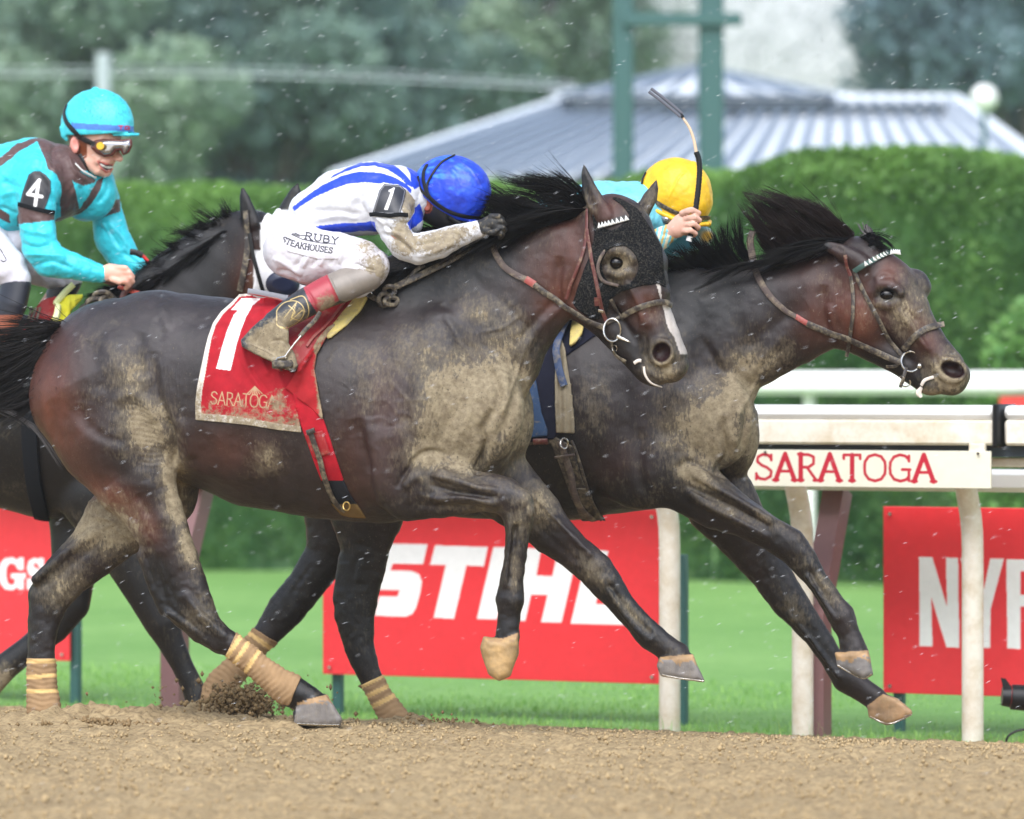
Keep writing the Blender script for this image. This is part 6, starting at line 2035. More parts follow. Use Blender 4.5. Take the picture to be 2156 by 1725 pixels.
    strap('goggle_strap', A4((400, 870), (375, 930), (368, 1000), (400, 1050)), 7, M['black'], hm, [hk], 0.002, 0.004)
    strap('chin_strap', A4((455, 1180), (440, 1240), (440, 1300)), 6, M['black'], hm, [bk, hk], 0.004, 0.004)
    S = Sculpt(1370, 1440, -80, 40, 430, 500, 1.6)
    S.c([(1382, 452, -44, 8), (1402, 462, -50, 11), (1418, 468, -40, 10), (1426, 468, -10, 9)], 6)
    sculpt_obj('goggles', S, fr, M['mirror'], root, None, 1)
    # whip held in the fist: a thing of its own
    base = fr.w(np.array([1454., -128, 503.]))
    wr = empty('riding_whip', tuple(base), 'bent riding whip with black wound handle raised in the bare fist', 'whip')
    Y = fr.Y(1460, -128)
    P = crom([(1452, 506), (1457, 480), (1464, 445), (1470, 400), (1473, 360), (1471, 335), (1466, 320), (1461, 295), (1452, 270), (1439, 250), (1432, 241), (1400, 214), (1368, 190)], 6)
    cut1, cut2 = 36, 56
    w3 = lambda q: [wp(np.array(a[0]), np.array(a[1]), Y) for a in q]
    mb = MB()
    pts = w3(P[:cut1+1])
    rr = [5.6/U*(1.0+0.10*(i % 2)) for i in range(len(pts))]
    mb.tube(pts, rr, 10)
    for i in range(2, len(P[:cut1]), 1):
        a, b = np.array(pts[i]), np.array(pts[i])+(np.array(pts[i+1])-np.array(pts[i]))*.45
        mb.tube([a, b], 6.4/U, 10)
    mb.build('handle', M['black'], wr)
    mb = MB()
    mb.tube(w3([(1450, 508), (1453, 498)]), 6.6/U, 10)
    mb.build('handle_cap', M['white'], wr)
    mb = MB()
    mb.tube(w3(P[cut1:cut2+1]), list(np.linspace(3.6, 2.6, cut2-cut1+1)/U), 8)
    mb.build('shaft', M['whipshaft'], wr)
    mb = MB()
    c = w3(P[cut2-1:])
    mb.tube(c[:6], 4.0/U, 8)
    mb.build('keeper', M['black'], wr)
    for dx, dy in ((-2, 3.2), (2.5, -3.0)):
        q = [(a[0]+dx, a[1]+dy, Y+dx*.002) for a in P[cut2+3:]]
        strap('flap', q[::3]+[q[-1]], 6.5, M['whipflap'], wr, [bk], 0.0, 0.006)
    return root


M['mirror'] = plain('mirror_lens', (0.35, 0.34, 0.36), 0.12, metal=0.9, bs=0.25, bscale=150, bd=0.001)
M['whipshaft'] = plain('whip_shaft', rgb(220, 190, 160), 0.5)
M['whipflap'] = plain('whip_flap', rgb(88, 90, 100), 0.5)
M['redplastic'] = plain('red_plastic', rgb(200, 40, 36), 0.4)
M['tooth'] = plain('white_teeth', (0.8, 0.78, 0.72), 0.25, var=0.02)
M['goggleframe'] = plain('goggle_frame', rgb(84, 38, 30), 0.35)
M['yellowplastic'] = plain('yellow_button', rgb(222, 176, 40), 0.3)


def rider3():
    fr = F3
    root = empty('person', tuple(fr.w(np.array([0., 0, 560.]))), 'smiling jockey in turquoise helmet and turquoise and brown silks, rear left', 'jockey', 'jockeys riding the racehorses')
    torso = [(-90, 440, 0, 62, 1.25), (-50, 425, 0, 90, 1.05), (10, 400, 0, 96, 1.05), (70, 382, 0, 92, 1.1), (115, 378, 0, 76, 1.25), (150, 392, 0, 50, 1.3)]
    arm = [(80, 376, -82, 52), (78, 410, -96, 45), (76, 462, -106, 38), (84, 520, -112, 38), (104, 548, -114, 36), (150, 560, -108, 29), (210, 577, -96, 20)]
    arm2 = [(190, 372, 74, 46), (212, 410, 84, 37), (226, 450, 88, 33), (236, 500, 92, 38), (262, 545, 90, 34), (300, 570, 70, 24), (330, 582, 50, 16)]
    thigh = [(-60, 505, -50, 66), (-20, 535, -76, 52), (15, 562, -92, 42), (34, 588, -98, 32)]
    thigh2 = [(-40, 505, 44, 70), (40, 535, 66, 58), (110, 565, 78, 44), (140, 580, 82, 36)]
    S = Sculpt(-160, 350, -160, 150, 180, 780, 2.2)
    for ch in (torso, arm, arm2, thigh, thigh2, [(34, 590, -98, 28), (16, 650, -104, 26), (0, 700, -104, 20), (20, 745, -102, 14)], [(140, 590, 84, 28), (90, 660, 96, 24)]):
        S.c(grow(ch, -6), 12)
    # head
    S.c([(150, 355, 0, 30), (172, 330, 0, 30)], 12)
    S.e(200, 285, 0, 56, 58, 50, 0, 12)
    S.e(212, 318, -4, 38, 44, 36, 6, 12)
    S.c([(182, 340, -24, 12), (205, 356, -20, 13), (220, 360, -8, 13), (226, 354, 8, 12)], 10)
    S.e(222, 362, -8, 12, 9, 11, 0, 7)
    S.c([(240, 316, -14, 7), (248, 327, -18, 7.5), (252, 334, -19, 7.5)], 5)
    S.e(206, 338, -36, 9, 9, 8, 30, 8)
    S.e(245, 336, -24, 5, 4, 4, 0, 3)
    S.e(222, 336, -30, 13, 11, 10, 20, 8)
    S.c([(210, 344, -38, 2.5), (224, 351, -36, 3), (238, 350, -24, 2.5)], 3)
    S.c([(211, 351, -34, 2.5), (224, 360, -32, 3), (237, 356, -22, 2.5)], 3)
    S.c([(212, 346, -38, 2.5), (224, 354, -37, 4.5), (236, 352, -26, 3.5)], 2, sub=True)
    S.e(157, 306, -42, 9, 18, 6, -8, 5)
    S.e(159, 303, -48, 5.5, 11, 5, -8, 2, sub=True)
    # near hand
    S.c([(212, 577, -96, 15), (232, 574, -98, 19), (250, 576, -98, 18)], 7)
    for k, (x, z) in enumerate(((262, 568), (270, 578), (271, 588), (264, 596))):
        S.c([(x-16, z-4, -108, 6.6), (x+2, z-3, -112, 6.4), (x+10-k, z+5, -104, 5.8), (x+4-k, z+11, -94, 5.2)], 2.2)
    S.c([(236, 588, -112, 6.5), (252, 594, -116, 6.2), (262, 590, -114, 5.4)], 3)
    S.c([(328, 582, 48, 14), (345, 586, 42, 14)], 6)

    def bp(p, n):
        c = np.tile(np.array(rgb(222, 172, 152)), (len(p), 1))
        x, z = p[:, 0], p[:, 2]
        h = (z < 345) & (x < 190) & ~(((x-157)/12)**2+((z-306)/20)**2 < 1) & (z > 286)
        hair_ = inpoly(x, z, A1((385, 430), (470, 440), (500, 480), (500, 560), (470, 580), (440, 570), (400, 600), (380, 520)))
        earm = ((x-157)/10)**2+((z-306)/18)**2 < 1
        c[hair_ & ~earm & (p[:, 1] < 0)] = rgb(120, 62, 34)
        c[earm & (p[:, 1] < -38)] = rgb(214, 140, 128)
        c = lerpc(c, rgb(190, 92, 86), blob(p, 226, 349, 14, 3.5, 20)*0.6*(p[:, 1] < -10))
        c = lerpc(c, rgb(226, 140, 120), blob(p, 232, 334, 12, 9)*0.5)
        lip = pldist(x, z, np.array(A1((562, 583), (608, 598), (654, 604), (644, 638), (606, 648), (578, 618), (562, 583))))
        c[(lip < 1.8) & (p[:, 1] < -8)] = rgb(206, 112, 104)
        c[inpoly(x, z, A1((568, 587), (608, 602), (650, 608), (640, 632), (606, 640), (583, 615))) & (p[:, 1] < -8)] = rgb(70, 22, 24)
        c = lerpc(c, rgb(214, 132, 110), blob(p, 264, 584, 14, 18)*0.5)
        return c, {'mud': np.zeros(len(p))}
    body, bk = sculpt_obj('body', S, fr, M['skin'], root, bp, 1, lambda p, n: relief(p, n, [('g', A1((648, 566), (600, 566), (572, 590), (570, 620)), 2.6, -.0035), ('g', A1((540, 560), (545, 600), (560, 640)), 4, -.003), ('g', A1((600, 655), (625, 652)), 3, -.0025)]))
    strap('teeth', A1((576, 596), (598, 611), (622, 618), (645, 616)), 5.6, M['tooth'], body, [bk], -0.001, 0.005, taper=(.4, 1, 1, .5))
    # shirt
    S = Sculpt(-160, 345, -165, 145, 270, 610, 2.0)
    S.c(torso, 14)
    S.c(arm, 14)
    S.c(arm2, 14)
    S.e(184, 404, 44, 62, 62, 56, 0, 20)
    S.e(120, 430, 0, 50, 34, 60, -20, 16)
    S.c([(156, 388, 0, 38), (148, 362, -2, 35, .95), (148, 344, -2, 32, .95)], 10)
    CYN, BR = rgb(52, 196, 212), rgb(84, 62, 60)
    PB = [A1((205, 452), (350, 428), (372, 480), (375, 580), (400, 640), (425, 720), (452, 830), (460, 880), (400, 890), (350, 905), (345, 820), (350, 740), (320, 660), (275, 625), (258, 560)),
          A1((380, 490), (392, 540), (430, 610), (480, 655), (552, 690), (545, 705), (480, 725), (420, 700), (388, 620)),
          A1((596, 672), (580, 740), (545, 800), (505, 850), (470, 880), (400, 905), (310, 955), (308, 925), (400, 878), (455, 862), (512, 780), (560, 690)),
          A1((-200, 620), (0, 560), (100, 480), (205, 450), (222, 462), (120, 520), (0, 615), (-200, 690)), A1((-200, 800), (0, 858), (60, 893), (112, 910), (108, 957), (50, 937), (0, 915), (-200, 870))]
    P_near = A1((100, 828), (312, 868), (310, 922), (100, 945))
    P_far = A1((515, 848), (690, 798), (694, 872), (540, 922))
    armp = A1((40, 640), (120, 590), (300, 640), (330, 800), (320, 1060), (700, 1160), (700, 1300), (80, 1300))

    def sp(p, n):
        x, z = p[:, 0], p[:, 2]
        c = np.tile(np.array(CYN), (len(p), 1))
        na = inpoly(x, z, armp) & (p[:, 1] < -58)
        fa = (p[:, 1] > 42) & (x > 185)
        for i, P in enumerate(PB):
            c[inpoly(x, z, P) & ~na & ~fa] = BR
        c[inpoly(x, z, P_near) & na] = BR
        c[inpoly(x, z, P_far) & fa] = BR
        c[(p[:, 2] < 360) & (x > 132) & (x < 200) & ~na] = BR
        g = fbm(p/np.array([10., 10, 10]), 4, 61)
        wet = np.clip(g*1.5, 0, 1)*(blob(p, 110, 560, 90, 40)+blob(p, 230, 500, 40, 60))*0.5
        c = lerpc(c, rgb(24, 140, 160), wet)
        return c, {'mud': np.zeros(len(p))}
    W = [('g', A1((330, 470), (300, 540), (310, 620)), 5, -.004), ('g', A1((430, 740), (400, 800), (390, 860)), 4, .004), ('g', A1((60, 560), (120, 590), (180, 580)), 6, -.004), ('g', A1((150, 900), (190, 960), (180, 1040)), 5, -.003), ('g', A1((590, 900), (600, 960), (650, 1040)), 4, .004), ('g', A1((200, 620), (250, 700), (300, 780), (320, 850)), 5, -.006), ('g', A1((300, 620), (340, 700), (345, 800)), 5, .005), ('g', A1((230, 500), (240, 600), (220, 680)), 7, -.005), ('g', A1((120, 1050), (200, 1080), (300, 1060)), 5, -.005), ('g', A1((140, 1120), (260, 1120), (380, 1130)), 5, .005), ('g', A1((170, 1190), (300, 1160), (420, 1200)), 5, -.004), ('g', A1((450, 1130), (540, 1180), (610, 1210)), 4, .003), ('g', A1((120, 960), (200, 990), (300, 1000)), 6, .004),
         ('g', A1((450, 720), (480, 780), (470, 840)), 4, -.004), ('g', A1((620, 700), (610, 760), (560, 830)), 5, -.004), ('g', A1((560, 950), (640, 1010), (700, 1090)), 6, -.005), ('g', A1((620, 930), (690, 1000), (760, 1100)), 6, .005), ('g', A1((700, 1100), (780, 1160), (860, 1200)), 5, -.004), ('g', A1((0, 780), (60, 760), (110, 740)), 8, .006), ('g', A1((0, 700), (60, 720), (110, 760)), 8, -.005), ('g', A1((0, 840), (60, 870), (110, 890)), 4, -.006), ('g', A1((390, 540), (430, 640), (520, 710)), 4, .005)]
    shirt, sk3 = sculpt_obj('shirt', S, fr, M['silk'], root, sp, 2, lambda p, n: relief(p, n, W)*1.5+fbm(p/16.0, 3, 63)*0.0026)
    strap('undershirt_collar', A1((428, 600), (470, 640), (530, 676), (548, 680)), 4, M['white'], shirt, [sk3, bk], 0.004, 0.004)
    Pn = A1((195, 640), (228, 640), (262, 660), (292, 695), (292, 760), (272, 820), (250, 868), (180, 850), (112, 832), (130, 760), (150, 700), (165, 660))
    f1 = np.array(A1((226, 692), (160, 772), (240, 786)))
    f2 = np.array(A1((222, 700), (202, 838)))

    def np_(x, y):
        c = np.tile(np.array((0.012, 0.012, 0.016)), (len(x), 1))
        d = pldist(x, y, np.vstack([Pn, Pn[:1]]))
        c[(d > 2.2) & (d < 3.2)] = rgb(90, 90, 96)
        k = np.clip((3.6-np.minimum(pldist(x, y, f1), pldist(x, y, f2)))/.8+.5, 0, 1)[:, None]
        return c*(1-k)+0.82*k, {'mud': np.zeros(len(x))}
    patch('arm_number', Pn, [sk3], 0.004, 0.004, M['painted'], shirt, 1.0, np_)
    strap('arm_band', A1((108, 830), (180, 850), (250, 868), (312, 878)), 9, M['fabricblack'], shirt, [sk3], 0.002, 0.003)
    # breeches and boots
    S = Sculpt(-170, 190, -160, 150, 430, 680, 2.6)
    S.c(thigh, 18)
    S.c(thigh2, 18)
    S.c([(-60, 495, 0, 66, 1.2), (20, 505, 10, 50, 1.1)], 18)
    W = [('g', A1((0, 1100), (60, 1120), (120, 1200)), 5, -.004), ('g', A1((200, 1200), (260, 1260), (300, 1330)), 6, .005), ('g', A1((300, 1200), (360, 1260), (400, 1320)), 6, -.005)]
    brc, brk = sculpt_obj('breeches', S, fr, M['breeches'], root, lambda p, n: (np.tile(np.array((0.60, 0.59, 0.66)), (len(p), 1)), {'mud': 0.02+blob(p, 160, 590, 20, 20)*.4}), 2, lambda p, n: relief(p, n, W)+fbm(p/18.0, 3, 73)*0.002)
    strap('printed_mark', A1((0, 1085), (20, 1120), (36, 1150), (20, 1160), (5, 1150)), 2.2, M['black'], brc, [brk], 0.0005, 0.001)
    S = Sculpt(-60, 90, -150, -60, 580, 800, 2.2)
    S.c([(34, 600, -98, 32), (24, 640, -104, 33), (8, 690, -106, 27), (-4, 730, -106, 22), (28, 765, -104, 16)], 8)

    def bo(p, n):
        c = np.tile(np.array((0.012, 0.014, 0.024)), (len(p), 1))
        c[p[:, 2] > 664] = rgb(140, 76, 52)
        return c, {'mud': np.zeros(len(p))}
    sculpt_obj('boot', S, fr, M['boot'], root, bo, 1)
    S = Sculpt(60, 190, 50, 140, 560, 760, 3)
    S.c([(142, 592, 84, 31), (112, 650, 96, 28), (90, 710, 98, 22), (125, 745, 98, 15)], 8)
    sculpt_obj('boot', S, fr, M['boot'], root, bo, 1)
    # helmet
    S = Sculpt(110, 310, -90, 90, 170, 300, 1.6)
    S.e(205, 262, 0, 77, 75, 68, 0, 6)
    S.e(200, 189, 0, 8, 6, 9, 0, 4)
    S.poly([(100, 286), (150, 285), (200, 284), (282, 278), (330, 283), (330, 360), (100, 360)], 0, 120, 2, 3, sub=True)
    S.e(203, 290, 0, 62, 62, 56, 0, 2, sub=True)
    S.c([(240, 284, -48, 3), (272, 284, -36, 3), (290, 284, -10, 3), (291, 283, 14, 3), (276, 281, 38, 3)], 6)
    S.c([(255, 281, -30, 4), (278, 280, -8, 4), (276, 279, 24, 4)], 6)
    S.c([(132, 270, -20, 7), (134, 286, -20, 6), (140, 294, -18, 4)], 6)

    def he(p, n):
        c = np.tile(np.array(rgb(64, 200, 214)), (len(p), 1))
        g = fbm(p/np.array([3.0, 3, 3]), 3, 81)
        c = lerpc(c, rgb(24, 150, 172), np.clip(g*2.2+.2, 0, 1)*blob(p, 215, 222, 60, 34, 0, 4)*0.85)
        band = (p[:, 2] > 259+(p[:, 0]-158)*.06) & (p[:, 2] < 272+(p[:, 0]-158)*.05) & (p[:, 0] > 150)
        c[band] = rgb(72, 124, 200)
        return c, {'mud': np.zeros(len(p))}
    hm, hk = sculpt_obj('helmet', S, fr, M['helmet'], root, he, 1, lambda p, n: fbm(p/12.0, 3, 83)*0.001)
    st_, tw = text_strokes('TG', .3)
    tp = A1((672, 374), (752, 378), (752, 404), (672, 402))

    def tpnt(x, y):
        k = ink(x, y, st_, 1.3, (*A1((684, 379))[0], 13.5, .6, 0, 7.5))[:, None]
        return np.array(rgb(72, 124, 200))*(1-k)+np.array(rgb(180, 30, 50))*k, {'mud': np.zeros(len(x))}
    patch('helmet_lettering', tp, [hk], 0.0015, 0.001, M['painted'], hm, 0.7, tpnt, smooth_it=0)
    strap('goggle_strap', A1((385, 262), (372, 310), (388, 360), (430, 410), (470, 440)), 11, M['black'], hm, [hk], 0.002, 0.004)
    strap('goggle_strap', A1((440, 418), (480, 448), (530, 474), (552, 484)), 11, M['black'], hm, [bk], 0.010, 0.005)
    strap('chin_strap', A1((462, 545), (480, 580), (500, 630), (550, 680)), 9, M['black'], hm, [bk], 0.004, 0.005)
    gp = A1((548, 460), (600, 454), (700, 458), (752, 450), (762, 470), (760, 500), (742, 535), (706, 552), (693, 522), (670, 526), (648, 552), (600, 560), (556, 540), (520, 505), (528, 475))
    gg = empty_part('goggles', root, fr.w(np.array([235., -40, 308.])))
    S = Sculpt(180, 300, -80, 60, 280, 345, 1.6)
    S.poly(gp, -10, 46, 6, 4)
    S.e(215, 300, 0, 45, 60, 38, 0, 3, sub=True)
    sculpt_obj('goggle_frame', S, fr, M['goggleframe'], gg, None, 1)
    Yg = fr.Y(235, -58)
    S = Sculpt(190, 295, -80, 60, 285, 340, 1.4)
    gi = A1((562, 468), (620, 462), (700, 466), (748, 458), (753, 495), (735, 530), (710, 544), (696, 510), (666, 514), (640, 544), (600, 550), (570, 530))
    S.poly(gi, -14, 46, 9, 4)
    sculpt_obj('lens', S, fr, M['mirror'], gg, None, 1)
    mb = MB()
    q = A1((577, 496))[0]
    c = wp(np.array(q[0]), np.array(q[1]), Yg-0.008)
    mb.tube([c+np.array((0, .01, 0)), c, c+np.array((0, -.004, 0))], [9.5/U, 9.5/U, 8/U], 18)
    mb.build('goggle_button', M['yellowplastic'], gg)
    # short whip held by the far hand
    Y = fr.Y(310, 20)
    base = wp(np.array(330.), np.array(572.), Y)
    wr = empty('riding_whip', tuple(base), 'short black and red whip tip between the turquoise rider hands', 'whip')
    f = lambda x, y: wp(np.array(A1((x, y))[0][0]), np.array(A1((x, y))[0][1]), Y)
    mb = MB()
    mb.tube([f(905, 1225), f(880, 1195), f(850, 1160)], 5/U, 8)
    mb.build('handle', M['black'], wr)
    mb = MB()
    mb.tube([f(850, 1160), f(832, 1138), f(815, 1122)], 4.5/U, 8)
    mb.build('shaft', M['redplastic'], wr)
    strap('flap', [(*A1((748, 1104))[0], Y), (*A1((780, 1108))[0], Y), (*A1((820, 1126))[0], Y)], 13, M['black'], wr, [bk], 0, 0.01)
    return root


R1 = rider1()
R2 = rider2()
R3 = rider3()

# ------------------------------------------------------------------ setting
def dirt_mat():
    m, nt, b = nmat('track_dirt')
    v = tex_coord(nt)
    vs = tex_coord(nt, (0.6, 1.6, 1.0), (0, 0, math.radians(25)))
    n1 = noise(nt, vs, 62, 6, 0.78)
    n2 = noise(nt, v, 2.2, 3, 0.5)
    n3 = noise(nt, v, 260, 3, 0.7)
    c = ramp(nt, n1, [(0.30, rgb(62, 50, 36)), (0.40, rgb(122, 104, 78)), (0.52, rgb(172, 150, 114)), (0.8, rgb(204, 182, 144))])
    c = mixc(nt, ramp(nt, n3, [(0.45, 0.0), (0.7, 0.35)]), c, rgb(190, 168, 130))
    c = mixc(nt, 0.22, c, ramp(nt, n2, [(0.3, rgb(130, 112, 84)), (0.7, rgb(186, 164, 126))]))
    nt.links.new(c, b.inputs['Base Color'])
    b.inputs['Roughness'].default_value = 0.9
    b.inputs['Specular IOR Level'].default_value = 0.2
    p = bump(nt, b, n1, 0.9, 0.010)
    bump(nt, b, n3, 0.5, 0.003, p)
    return m


def turf_mat():
    m, nt, b = nmat('turf')
    v = tex_coord(nt)
    n1 = noise(nt, v, 6, 5, 0.7)
    n2 = noise(nt, v, 0.35, 3, 0.5)
    n3 = noise(nt, v, 120, 4, 0.7)
    c = ramp(nt, n3, [(0.3, rgb(92, 138, 66)), (0.7, rgb(142, 188, 102))])
    c = mixc(nt, 0.5, c, ramp(nt, n1, [(0.35, rgb(98, 144, 70)), (0.65, rgb(142, 184, 104))]))
    c = mixc(nt, 0.35, c, ramp(nt, n2, [(0.35, rgb(102, 148, 74)), (0.65, rgb(150, 190, 112))]))
    nt.links.new(c, b.inputs['Base Color'])
    b.inputs['Roughness'].default_value = 0.8
    b.inputs['Specular IOR Level'].default_value = 0.25
    bump(nt, b, n3, 0.6, 0.03)
    return m


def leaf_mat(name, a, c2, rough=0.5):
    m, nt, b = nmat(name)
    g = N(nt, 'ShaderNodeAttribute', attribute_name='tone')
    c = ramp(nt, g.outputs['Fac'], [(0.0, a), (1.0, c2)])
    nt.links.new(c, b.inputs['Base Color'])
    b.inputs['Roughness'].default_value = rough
    b.inputs['Specular IOR Level'].default_value = 0.3
    # light through the leaves
    tr = N(nt, 'ShaderNodeBsdfTranslucent')
    nt.links.new(c, tr.inputs[0])
    mx = N(nt, 'ShaderNodeMixShader')
    mx.inputs[0].default_value = 0.35
    out = [n for n in nt.nodes if n.type == 'OUTPUT_MATERIAL'][0]
    nt.links.new(b.outputs[0], mx.inputs[1])
    nt.links.new(tr.outputs[0], mx.inputs[2])
    nt.links.new(mx.outputs[0], out.inputs[0])
    return m


M['dirt'] = dirt_mat()
M['turf'] = turf_mat()
M['hedge'] = leaf_mat('hedge_leaves', rgb(54, 94, 52), rgb(132, 174, 84))
M['leafdark_hazed'] = leaf_mat('dark_hazed_leaves', rgb(90, 116, 126), rgb(128, 154, 158))  # tree leaf colours paled and blued, distance haze painted into all three
M['leafmid_hazed'] = leaf_mat('green_hazed_leaves', rgb(94, 122, 120), rgb(136, 162, 144))
M['leaflight_hazed'] = leaf_mat('pale_hazed_leaves', rgb(114, 140, 126), rgb(160, 182, 150))
M['grass'] = leaf_mat('grass_blades', rgb(112, 162, 76), rgb(168, 208, 118))
M['bark'] = plain('bark', rgb(84, 76, 70), 0.9, bs=0.6, bscale=12, bd=0.02)
M['railwhite'] = plain('rail_white_paint', rgb(236, 236, 234), 0.35, var=0.03, bs=0.05)
M['raildirty'] = plain('rail_mud_splashed_paint', rgb(232, 226, 212), 0.45, var=0.05, mud=0.5, mscale=9, mudcol=rgb(196, 178, 144), bs=0.1)
M['maroon'] = plain('maroon_post_paint', rgb(126, 92, 92), 0.6, var=0.08, bs=0.2)
M['greenpaint'] = plain('dark_green_paint', rgb(52, 92, 90), 0.5, var=0.06)
M['roof'] = plain('roof_metal', rgb(224, 231, 238), 0.4, var=0.04, vs=2, bs=0.05, spec=0.6)
M['seam'] = plain('roof_seam', rgb(112, 126, 144), 0.45, var=0.04)  # darker than the roof metal, paints in the stripes the ribs reflect
M['fascia'] = plain('dark_fascia', rgb(60, 72, 84), 0.5)
M['globe'] = plain('lamp_globe', (0.85, 0.85, 0.83), 0.3, var=0.02)
M['spray'] = leaf_mat("water_spray", (0.96, 0.97, 0.98), (0.96, 0.97, 0.98))

# track: one sheet, fine where the camera sees it
def axis(a, b, c, d, fine, coarse):
    return np.unique(np.concatenate([np.linspace(a, b, coarse), np.arange(b, c, fine), np.linspace(c, d, coarse)]))


tt = axis(-90, -4.6, 4.2, 90, 0.0145, 26)
nn = axis(-60, -4.3, 2.82, 2.86, 0.0145, 14)
T_, N_ = np.meshgrid(tt, nn, indexing='ij')
xy = np.stack([T_.ravel()*CT+N_.ravel()*ST, -T_.ravel()*ST+N_.ravel()*CT], -1)
zz = ground_z(N_.ravel())
q = np.stack([T_.ravel()/0.06, N_.ravel()/0.032, 0*zz], -1)
h1 = fbm(q, 3, 201)
h2 = fbm(np.stack([T_.ravel()/0.5, N_.ravel()/0.3, 0*zz+3], -1), 3, 207)
hgt = 0.0075*h1+0.008*h2+0.018*np.clip(h1-0.45, 0, 1)
# dirt thrown up round the planted feet
for px, Y, r, a in ((95, 0.20, 0.14, 0.016), (190, 0.25, 0.2, 0.016), (600, -0.05, 0.16, 0.02), (850, 0.80, 0.16, 0.03), (445, 1.2, 0.2, 0.04), (470, 1.95, 0.2, 0.03), (330, 0.4, .3, .02)):
    x = (px-W0/2)*(CAM_D+Y)/FPX
    d2 = ((xy[:, 0]-x)**2+(xy[:, 1]-Y)**2)/r**2
    hgt += a*np.exp(-d2)*(1+0.5*h1)
V = np.column_stack([xy, zz+hgt])
idx = np.arange(V.shape[0]).reshape(T_.shape)
F = np.stack([idx[:-1, :-1].ravel(), idx[1:, :-1].ravel(), idx[1:, 1:].ravel(), idx[:-1, 1:].ravel()], -1)
tag(mesh_obj('dirt_track', V, F.astype(np.int32), M['dirt']), kind='structure')
# turf
G0 = float(ground_z(2.8))
tt2 = np.concatenate([[-400, -120, -40], np.arange(-12, 12.1, 0.3), [40, 120, 400]])
nn2 = np.concatenate([[2.80, 2.9], np.arange(3.1, 20, 0.3), [26, 40, 80, 200, 600]])
T_, N_ = np.meshgrid(tt2, nn2, indexing='ij')
zz = np.full(T_.size, G0-0.004)+0.02*fbm(np.stack([T_.ravel()/1.2, N_.ravel()/1.2, 0*T_.ravel()], -1), 2, 211)*np.clip((N_.ravel()-3)/1, 0, 1)
zz += np.clip((N_.ravel()-40)/150, 0, 1)*4.0
V = np.column_stack([T_.ravel()*CT+N_.ravel()*ST, -T_.ravel()*ST+N_.ravel()*CT, zz])
idx = np.arange(T_.size).reshape(T_.shape)
F = np.stack([idx[:-1, :-1].ravel(), idx[1:, :-1].ravel(), idx[1:, 1:].ravel(), idx[:-1, 1:].ravel()], -1)
tag(mesh_obj('turf', V, F.astype(np.int32), M['turf']), kind='structure')


def scatter_tris(name, P, size, mat, lean=None, tone=None, normal_up=0.0, parent=None, elong=1.6):
    """leaf-sized quads at points P"""
    n = len(P)
    a = rng.normal(0, 1, (n, 3))
    if normal_up:
        a[:, 2] = -a[:, 1]*0+rng.normal(0, .25, n)
        a[:, 1] *= .3
    a /= np.linalg.norm(a, axis=1)[:, None]
    b = rng.normal(0, 1, (n, 3))
    b[:, 2] *= 0.6
    if normal_up:
        b = np.array((0, .7, 1.0))+rng.normal(0, .25, (n, 3))
    b -= a*np.einsum('ij,ij->i', a, b)[:, None]
    b /= np.linalg.norm(b, axis=1)[:, None]
    s = size*rng.uniform(0.6, 1.3, n)[:, None]
    V = np.stack([P-a*s*elong/2, P+b*s/2, P+a*s*elong/2, P-b*s/2], 1).reshape(-1, 3)
    F = np.arange(4*n).reshape(n, 4)
    tn = np.repeat(tone if tone is not None else rng.uniform(0, 1, n), 4)
    return mesh_obj(name, V, F.astype(np.int32), mat, parent, smooth=False, attrs={'tone': tn})


def blades(name, n, t0, t1, n0, n1, hmin, hmax, wd, z0):
    t, m = rng.uniform(t0, t1, n), n0+(n1-n0)*rng.uniform(0, 1, n)**1.6
    P = np.column_stack([t*CT+m*ST, -t*ST+m*CT, np.full(n, z0)])
    h = rng.uniform(hmin, hmax, n)
    az = rng.uniform(0, 2*math.pi, n)
    ln = rng.uniform(0.1, 0.6, n)*h
    ca, sa = np.cos(az), np.sin(az)
    s = np.column_stack([-sa, ca, 0*ca])*wd/2
    d = np.column_stack([ca*ln, sa*ln, 0*ca])
    mid = P+d*.35+np.column_stack([0*h, 0*h, h*.6])
    top = P+d+np.column_stack([0*h, 0*h, h])
    V = np.stack([P-s, P+s, mid+s*.8, mid-s*.8, top], 1).reshape(-1, 3)
    b = np.arange(n)*5
    F = [tuple(x) for x in np.stack([b, b+1, b+2, b+3], -1)]
    F2 = [tuple(x) for x in np.stack([b+3, b+2, b+4], -1)]
    me = bpy.data.meshes.new(name)
    me.from_pydata(V.tolist(), [], F+F2)
    a = me.attributes.new('tone', 'FLOAT', 'POINT')
    tn = rng.uniform(0, 1, n)
    a.data.foreach_set('value', np.repeat(tn, 5).astype(np.float32))
    me.materials.append(M['grass'])
    o = bpy.data.objects.new(name, me)
    link(o)
    return tag(o, kind='stuff')


g = blades('grass', 24000, -5.5, 4.8, 2.80, 6.0, 0.012, 0.035, 0.006, G0-0.01)
tag(g, 'short green turf grass along the rail foot', 'grass')
g2 = blades('grass', 420, -5, 4.5, 2.76, 3.0, 0.04, 0.11, 0.005, G0-0.01)
tag(g2, 'taller uncut grass tufts where the dirt meets the turf', 'grass')


